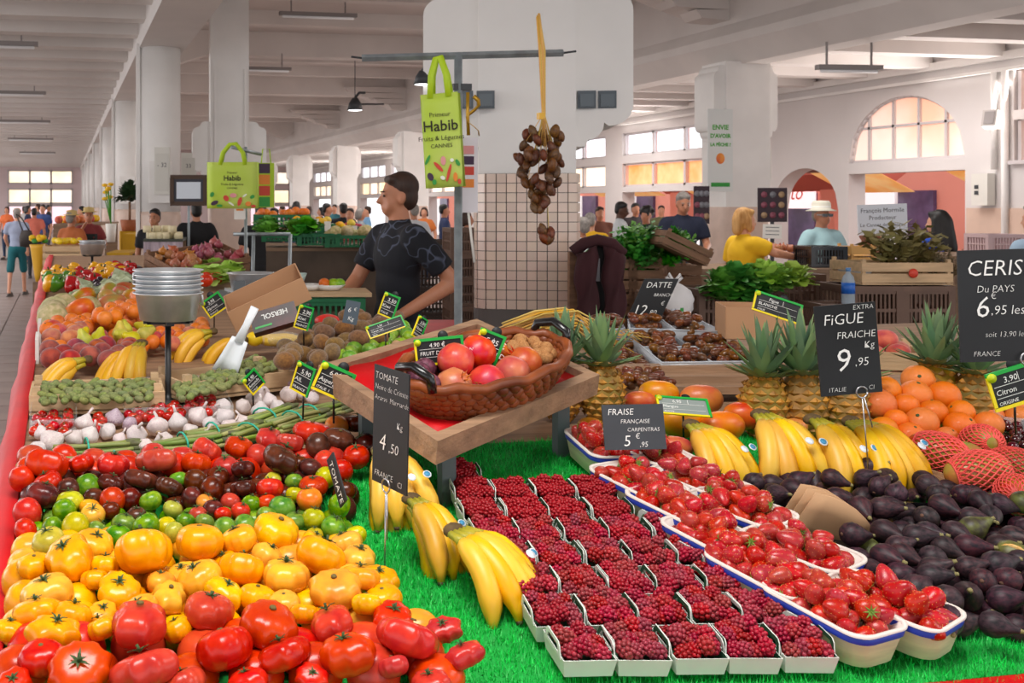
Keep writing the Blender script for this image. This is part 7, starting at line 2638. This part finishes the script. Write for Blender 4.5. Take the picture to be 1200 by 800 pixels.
# cardboard box with fig sign, peach crate
bx = at_d(905, 398, 3.35)
e = empty('cardboard_box', TR(bx + EF * .1, -YAW - .25), 'open brown cardboard box behind the pineapples', 'box')
for c, d_ in (((0, -.1, .05), (.22, .005, .1)), ((0, .1, .05), (.22, .005, .1)), ((-.11, 0, .05), (.005, .2, .1)), ((.11, 0, .05), (.005, .2, .1)), ((0, 0, 0), (.22, .2, .005))):
    MB().box(c, d_).build('side', M_card, e)
pk = at_d(1052, 438, 3.0)
crate('peach_crate', TR(pk + EF * .08, -YAW - .3), .2, .2, .06, M_palewood, 'small wooden crate of peaches behind the orange pile', None, 1)
for k, (u, v, w) in enumerate(((-.05, -.04, .05), (.02, -.05, .05), (.06, .02, .05), (-.03, .03, .055), (.01, 0, .085), (-.05, .0, .08))):
    ob('peach', PCH[k % 2], None, TR(pk + EF * .08 + ER * u + EF * v + Vector((0, 0, w)), k, 0, 0, .033), cat='peach', group='peaches in the small crate', omat=M_peachp)
rank_labels([o for o in COL.objects if o.get('group') == 'peaches in the small crate'], 'rosy peach in the small crate behind the oranges')
heap('orange', ORG, [(1150, 455), (1200, 450), (1200, 490), (1160, 492)], .035, 9, 'orange half hidden under the citrus price sign', 'orange', 'oranges under the sign', lift=.02, child=('stem_button', NAV))

# ---- maroon jacket over a chair back
M_maroon = mat('maroon_cloth', '#3a141a', .85, var=.15, nscale=5, bump=.4, bscale=7)
jp = at_d(700, 398, 6.1)
e = empty('draped_jacket', TR((jp.x, jp.y, jp.z), -YAW), 'maroon jacket draped over a chair back beside the tiled pillar', 'jacket')
for sg, x0, x1 in ((-1, -.135, -.015), (1, .02, .14)):
    g = [[(x0 + (x1 - x0) * i / 6 + .012 * math.sin(j * 1.7 + i), -.03 - .03 * math.sin(PI * i / 6) + .012 * math.sin(i * 2.2 + j), .54 * (1 - (j / 8)) - (.05 * abs(i / 6 - (1 if sg < 0 else 0)) if j == 0 else 0)) for i in range(7)] for j in range(9)]
    MB().sheet(g, .02).build('jacket_half', M_maroon, e)
cap_ = MB()
for i in range(9):
    pass
MB().tube([(-.14, 0, .5), (-.08, -.01, .55), (0, 0, .57), (.08, -.01, .55), (.145, 0, .49)], .035, 10).build('shoulder_fold', M_maroon, e)
MB().sheet([[(-.03, .02, .54), (.05, .02, .54)], [(-.03, .02, .0), (.05, .02, .0)]], .01).build('lining', mat('black_lining', '#0d0c0e', .8), e)
MB().box((0, -.012, .4), (.02, .004, .13)).build('tag', mat('grey_tag', '#7d7a80', .6), e)
MB().box((0, .05, -.2), (.3, .04, 1.4)).build('chair_back', M_brownwood, e)

# ---- small red-clothed table behind the seller
block_table(470, 562, 392, 5.75, .75, 'table with creased red plastic cover before the tiled pillar', M_red, M_red, 'red_table')
rt = at_d(500, 385, 6.0)

# ---- plates and green bin near the seller's left
gb = at_d(385, 345, 5.6)
pcrate(TR((gb.x, gb.y, gb.z - .3), -YAW), .36, .3, .3, 'dark green plastic crate left of the seller', 'green crates', M_greencrate)
pcrate(TR((gb.x, gb.y, gb.z - .61), -YAW), .36, .3, .3, 'dark green plastic crate under the serving plates', 'green crates', M_greencrate)
MB().box((0, 0, 0), (.42, .34, .02)).build('serving_board', M_palewood, None, TR(gb + Vector((0, 0, .012)), -YAW), label='pale wooden board on the dark green crate', cat='board')
M_china = mat('white_china', '#e8e6e2', .3)
for k, (x, y) in enumerate(((360, 334), (385, 333))):
    p = at_d(x, y, 5.6)
    MB().lathe([(0, .004), (.05, .004), (.085, .03), (.09, .03), (.055, 0), (0, 0)], 20).build('plate', M_china, None, TR((p.x, p.y, gb.z + .024)), label=['white plate left on the pale board', 'white plate with fruit scraps on the pale board'][k], cat='plate', group='plates')
for k, (x, y) in enumerate(((380, 322), (391, 326), (398, 327))):
    p = at_d(x, y, 5.6)
    ob('orange' if k == 0 else 'lime', ORG[0] if k == 0 else LIM[0], None, TR((p.x, p.y, gb.z + .058), k, 0, 0, .03), ['orange half on the white plate', 'lime piece on the white plate, left', 'lime piece on the white plate, right'][k], 'orange' if k == 0 else 'lime')
MB().lathe([(0, 0), (.04, 0), (.055, .045), (.058, .045), (.04, .0), (0, .004)], 18).build('bowl', mat('mint_bowl', '#b9d0c8', .4), None, TR(at_d(347, 330, 5.6)), label='small mint-coloured bowl left of the plates', cat='bowl')
block_table(322, 405, 352, 5.5, .5, 'low side table carrying bowls left of the seller', M_counter)

# ---- middle stall of green crates
def produce_crate(x, y, d, w, l, h, lab, kind, n, r, mt, m=None, rz=0.0):
    p = at_d(x, y, d)
    pcrate(TR((p.x, p.y, p.z), -YAW + rz), w, l, h, lab, 'green crates on the middle stall', m or M_greencrate)
    for k in range(n):
        q = p + ER * RB.uniform(-w * .42, w * .42) + EF * RB.uniform(-l * .42, l * .42) + Vector((0, 0, h + RB.uniform(-.01, .04)))
        if kind == 'leaf':
            ob('lettuce', LET[k % 2], None, TR(q, RB.uniform(0, 6), 0, 0, r), 'curly lettuce in the ' + lab, 'lettuce', 'lettuces, ' + lab, omat=mt)
        else:
            ob(kind, ORG[0], None, TR(q, RB.uniform(0, 6), 0, 0, r), f'{kind} in the {lab}', kind, f'{kind}s, {lab}', omat=mt)


M_citr = mat('golden_fruit', '#e8b02c', .5, rnd=(.03, .1, .1))
block_table(312, 462, 290, 9.0, 1.2, 'long stall counter stacked with green crates behind the seller', M_counter, mat('dark_front', '#5a4c40', .7, var=.3, nscale=3))
produce_crate(335, 282, 9.2, .42, .5, .06, 'green crate of curly lettuce nearest the far bag', 'leaf', 8, 1.0, M_leaf)
produce_crate(372, 287, 9.1, .36, .4, .1, 'green crate in the middle of the back stall', 'leaf', 4, .8, M_leafd)
produce_crate(408, 289, 9.1, .42, .4, .1, 'green crate of pale melons left of the seller', 'melon', 12, .05, M_melon)
produce_crate(445, 291, 9.0, .3, .4, .08, 'shallow crate of tomatoes beside the seller', 'tomato', 8, .05, M_org, M_palewood and M_brownwood)
produce_crate(330, 266, 10.4, .55, .4, .12, 'rear green crate of oranges', 'orange', 14, .045, M_org)
produce_crate(366, 272, 10.2, .42, .4, .08, 'rear green crate of golden fruit', 'apple', 12, .042, M_citr)
produce_crate(398, 276, 10.2, .42, .4, .08, 'rear green crate of yellow fruit', 'apple', 12, .042, M_citr)
for k, (x, y) in enumerate(((370, 262), (384, 265), (415, 270))):
    MB().box((0, 0, 0), (.06, .09, .004)).build('price_card', M_labelpaper, None, facing(at_d(x, y, 9.9), .05), label=['white price card, left one on the middle stall', 'white price card, middle one on the middle stall', 'white price card, right one on the middle stall'][k], cat='card', group='white price cards')
    MB().tube([(0, -.04, -.004), (0, -.2, -.004)], .004, 5).build('stick', M_wire, COL.objects[-1])
# steel trolley frame
tf = at_d(318, 330, 8.4)
e = empty('trolley_frame', TR((tf.x, tf.y, 0), -YAW), 'galvanised tubular trolley frame left of the middle stall', 'trolley')
for x0 in (-.17, .12):
    MB().tube([(x0, 0, 0), (x0 + .03, 0, 1.42)], .014, 8).build('upright', M_steel, e)
MB().tube([(-.3, 0, 1.42), (.15, 0, 1.42)], .014, 8).build('rail', M_steel, e)
MB().tube([(-.17, 0, 1.02), (.12, 0, 1.02)], .014, 8).build('rail', M_steel, e)

# ---- far left: flower pots, shallow boxes, yellow clothed tables, cheese counter
M_yelcloth = mat('mustard_cloth', '#c99a1e', .8, var=.1, nscale=3, bump=.2, bscale=4)
block_table(125, 152, 296, 14.2, .9, 'mustard yellow clothed table left of the round column', M_yelcloth, M_yelcloth)
block_table(144, 158, 274, 15.6, .8, 'taller mustard clothed stand behind the yellow table', M_yelcloth, M_yelcloth)
block_table(55, 128, 319, 11.4, 1.6, 'grey counter with shallow wooden boxes beyond the peppers', mat('grey_counter', '#9a928c', .6), mat('grey_counter', '#9a928c', .6))
for k in range(4):
    p = at_d(78, 319, 11.6)
    crate('shallow_box', TR((p.x, p.y, p.z + .075 * k), -YAW), .42, .5, .065, M_palewood, f'shallow wooden box in the stack beyond the peppers, {ordinal(k)} from bottom', 'shallow wooden boxes', 1)
heap_p = at_d(78, 319, 11.6)
for k in range(12):
    ob('lemon', LIM[0], None, TR(heap_p + ER * RB.uniform(-.18, .18) + EF * RB.uniform(-.2, .2) + Vector((0, 0, .34)), k, 0, 0, .04), 'yellow lemon on the stack of shallow boxes', 'lemon', 'lemons on the shallow boxes', omat=MATS['lemon_peel'])
block_table(62, 118, 262, 17.5, 2.2, 'distant produce counter behind the woman in apron', M_counter)
for k in range(30):
    p = at_d(RB.uniform(62, 92), 262, 17.6) + EF * RB.uniform(.1, 2.0)
    ob('orange', ORG[0], None, TR((p.x, p.y, at_d(70, 262, 17.5).z + .06), k, 0, 0, .07), 'distant orange fruit on the far produce counter', 'fruit', 'fruit on the far counter', omat=RB.choice((M_org, M_citr, M_peachp)))
vp = at_d(45, 330, 12.0)
e = empty('cone_vase', TR((vp.x, vp.y, vp.z)), 'tall yellow cone-shaped flower vase at the aisle corner', 'vase')
MB().lathe([(.03, 0), (.05, .1), (.09, .38), (.1, .42), (.085, .42), (0, .3)], 18).build('cone', mat('vase_yellow', '#dda82a', .5), e)
MB().box((0, 0, -vp.z / 2), (.12, .12, vp.z)).build('pedestal', M_counter, e)
for k in range(9):
    a = 2 * PI * k / 9
    MB().ell((.07 * math.cos(a), .07 * math.sin(a), .46 + .02 * (k % 3)), (.04, .04, .03), 6, 8).build('flower', mat('yellow_flower', '#f2c21c', .6) if k % 3 else M_leafd, e)
# potted plant and sunflower by the columns
pp_ = at_d(152, 262, 16.5)
e = empty('potted_tree', TR((pp_.x, pp_.y, 0)), 'round-headed potted tree beside the second column', 'plant')
MB().lathe([(.12, 1.25), (.15, 1.42), (.13, 1.42), (.0, 1.38)], 14).build('pot', mat('terracotta', '#a8603c', .7), e)
MB().box((0, 0, .62), (.3, .3, 1.25)).build('plinth', M_yelcloth, e)
MB().tube([(0, 0, 1.4), (0, 0, 1.7)], .02, 6).build('trunk', M_brownwood, e)
ob('crown', leaf_ball('crown', mat('dark_foliage', '#23401c', .6, var=.3, nscale=9), 150, .2, .2, .05, 4, 1.2), e, TR((0, 0, 1.72), 0, 0, 0, .9))
sf = at_d(130, 262, 17.5)
e = empty('flower_bunch', TR((sf.x, sf.y, at_d(130, 262, 17.5).z)), 'yellow flower bunch standing by the columns', 'flowers')
for k in range(8):
    a = RB.uniform(0, 6)
    q = Vector((.1 * math.cos(a), .1 * math.sin(a), .4 + RB.uniform(0, .3)))
    MB().tube([(0, 0, 0), q], .008, 5).build('stem', M_leafd, e)
    MB().ell(q, (.05, .05, .03), 6, 8).build('flower', MATS['yellow_flower'], e)
MB().lathe([(.07, -.3), (.09, 0), (.08, 0), (0, -.05)], 12).build('vase', M_labelpaper, e)
MB().box((0, 0, -.3 - (sf.z - .3) / 2), (.2, .2, sf.z - .3)).build('plinth', M_counter, e)
# cheese counter with clear drape
block_table(168, 214, 280, 12.2, .8, 'cheese counter with glass shelf before the round column', mat('dark_green_shelf', '#3c4034', .5), mat('lilac_drape', '#b3a2ac', .45, var=.25, nscale=4, stretch=(8, 8, 1)))
M_cheese = mat('cheese', '#e9dcb4', .6, var=.1, nscale=4)
cz = at_d(190, 280, 12.2)
for k in range(16):
    q = cz + ER * (-.18 + .024 * k) + EF * (.1 + .12 * (k % 3))
    MB().lathe([(.05, 0), (.05, .07), (.046, .075), (0, .075)], 12).build('cheese', M_cheese, None, TR((q.x, q.y, cz.z + (.075 if k % 4 == 0 else 0))), label='pale round cheese on the cheese counter', cat='cheese', group='cheeses on the counter')
# framed board on a pole, wooden easel
fb = at_d(221, 223, 12.8)
e = empty('framed_notice', facing(fb), 'dark-framed notice board with white sheet beside the wide bag', 'notice')
for c, d_ in (((0, .16, 0), (.44, .05, .04)), ((0, -.16, 0), (.44, .05, .04)), ((.2, 0, 0), (.05, .3, .04)), ((-.2, 0, 0), (.05, .3, .04))):
    MB().box(c, d_).build('frame', mat('dark_frame', '#4a3628', .6), e)
MB().box((0, 0, -.01), (.38, .3, .02)).build('panel', mat('navy_panel', '#2a2e3c', .4), e)
MB().box((0, .0, .004), (.29, .2, .006)).build('sheet', mat('pale_sheet', '#d3dce6', .5), e)  # pale blue-grey sheet
MB().box((.0, -1.0, -.03), (.03, 1.7, .03)).build('post', M_steel, e)
# plates with numbers on the columns
for x, y, d, tx, lab, w, h in ((221, 200, 14.95, '33', 'pale electric cabinet numbered 33 left of the winged pillar', .21, .5), (190, 200, 14.05, '- 32', 'electric cabinet numbered 32 on the round column', .2, .62), (897, 192, 15.75, '28', 'small electric box on the right winged column', .16, .45)):
    e = empty('electric_cabinet', facing(at_d(x, y, d)), lab, 'cabinet', 'electric cabinets')
    MB().box((0, 0, -.03), (w, h, .08)).build('housing', mat('cabinet_cream', '#dcdad2', .5), e)
    MB().box((0, -.02, .013), (w * .84, h * .8, .008)).build('door', mat('cabinet_door', '#d2d0c8', .5), e)
    t = MB()
    write(t, tx, 0, h * .08, .08, align='CENTER', z=.019)
    t.build('lettering', mat('sign_ink', '#3a3c44', .6), e)
# poster on the right column
e = empty('peach_poster', facing(at_Y(844, 176, 14.03), 0, YAW), 'white poster reading ENVIE D\'AVOIR LA PÊCHE on the column', 'poster')
MB().box((0, 0, 0), (.4, 1.2, .01)).build('sheet', mat('poster_white', '#e4e8e6', .5), e)
t = MB()
for k, tx in enumerate(('ENVIE', "D'AVOIR", 'LA PÊCHE ?')):
    write(t, tx, 0, .3 - .12 * k, .1 if k < 1 else .085 if k < 2 else .066, align='CENTER', bold=.003, z=.007)
t.build('lettering', mat('poster_green', '#4cae3a', .5), e)
MB().ell((0, -.12, .006), (.07, .08, .01), 8, 14).build('printed_peach', mat('poster_peach', '#e0502c', .4, col2='#f09a3c', nscale=6), e)
MB().box((0, -.5, .007), (.3, .06, .004)).build('green_strip', PRC['green'], e)
# dark poster boards and notice by the column
for k, (x, y, w, h, d) in enumerate(((905, 240, 34, 40, 13.5), (822, 240, 18, 44, 13.8))):
    e = empty('photo_board', facing(at_d(x, y, d)), ['dark board of round food photographs right of the column', 'narrow dark photo board left of the column'][k], 'board')
    W, H = w * d / FPX, h * d / FPX
    MB().box((0, 0, 0), (W, H, .02)).build('panel', mat('dark_maroon_panel', '#2f1a24', .5), e)
    for i in range(3):
        for j in range(3):
            MB().lathe([(.04, 0), (.04, .006), (0, .007)], 12, T=Matrix.Translation((-W * .3 + W * .3 * i, -H * .3 + H * .3 * j, .012))).build('printed_dish', RB.choice((mat('dish_pink', '#8a4a5a', .5), mat('dish_tan', '#a88a6a', .5), mat('dish_grey', '#7a7a80', .5))), e)
    hz_ = at_d(x, y, d).z - H * .5
    MB().box((0, -H * .5 - hz_ / 2, 0), (.04, hz_, .02)).build('post', M_dark, e)
e = empty('paper_notice', facing(at_d(905, 271, 13.484), -.03), 'white printed paper below the dark photo board', 'notice')
MB().box((0, 0, 0), (.24, .18, .006)).build('paper', M_labelpaper, e)
for k in range(3):
    MB().box((0, .05 - .045 * k, .004), (.17, .008, .002)).build('printed_line', M_dark, e)
# onions and produce on the counter by the sun-hatted woman
for k in range(12):
    p = at_d(RB.uniform(895, 938), 292, 9.2)
    ob('onion', ONI[0], None, TR(p + EF * RB.uniform(0, .3), k, RB.uniform(-1, 1), 0, .04), 'golden onion on the counter left of the sun-hatted woman', 'onion', 'onions on the counter')
# speaker and meter box on the right wall
e = empty('loudspeaker', TR(at_X(1162, 140, XW - .3), PI / 2 + .4, .3), 'grey angled loudspeaker high on the right wall', 'speaker')
MB().box((0, 0, 0), (.2, .16, .26)).build('housing', mat('speaker_grey', '#b7b0ac', .6), e)
MB().box((0, .085, 0), (.14, .01, .2)).build('grille', M_lampbody, e)
MB().tube([(0, -.05, .12), (0, -.1, .6)], .012, 6).build('cable', M_plaster, e)
e = empty('socket_box', TR(at_X(1152, 222, XW - .1), PI / 2), 'pale electric socket box on the right wall pier', 'socket box')
MB().box((0, 0, 0), (.3, .14, .5)).build('housing', mat('cabinet_cream', '#dcdad2', .5), e)
for k in range(2):
    MB().box((.05, .0, -.05 + .09 * k), (.07, .16, .06)).build('socket', M_dark, e)
# shop lettering outside
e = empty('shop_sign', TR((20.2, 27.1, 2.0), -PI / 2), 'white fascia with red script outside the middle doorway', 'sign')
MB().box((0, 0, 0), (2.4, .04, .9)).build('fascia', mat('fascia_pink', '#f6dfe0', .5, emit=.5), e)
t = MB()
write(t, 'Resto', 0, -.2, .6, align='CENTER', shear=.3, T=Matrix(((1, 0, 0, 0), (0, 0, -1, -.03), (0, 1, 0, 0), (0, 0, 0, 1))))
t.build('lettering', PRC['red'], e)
# pink crate by the right edge
pcrate(TR((at_d(1165, 300, 8.8).x, at_d(1165, 300, 8.8).y, at_d(1165, 300, 8.4).z + .002), -YAW), .3, .3, .16, 'pale fruit carton behind the cherry board', None, mat('pale_carton', '#c9aeb0', .6))
e = empty('shoulder_bag', TR(at_d(31, 278, 19.1), -YAW), 'dark shoulder bag carried by the elderly man in green shorts', 'bag')
MB().lathe([(.02, -.18), (.12, -.16), (.13, 0), (.09, .12), (.03, .13)], 14, sx=1.0, sy=.45).build('pouch', mat('dark_leather', '#332a26', .6), e)
MB().tube([(-.06, 0, .1), (-.14, 0, .3), (-.2, .05, .42), (-.1, .05, .35), (.06, 0, .1)], .012, 6).build('strap', MATS['dark_leather'], e)
bpy.data.scenes.remove(WORK)
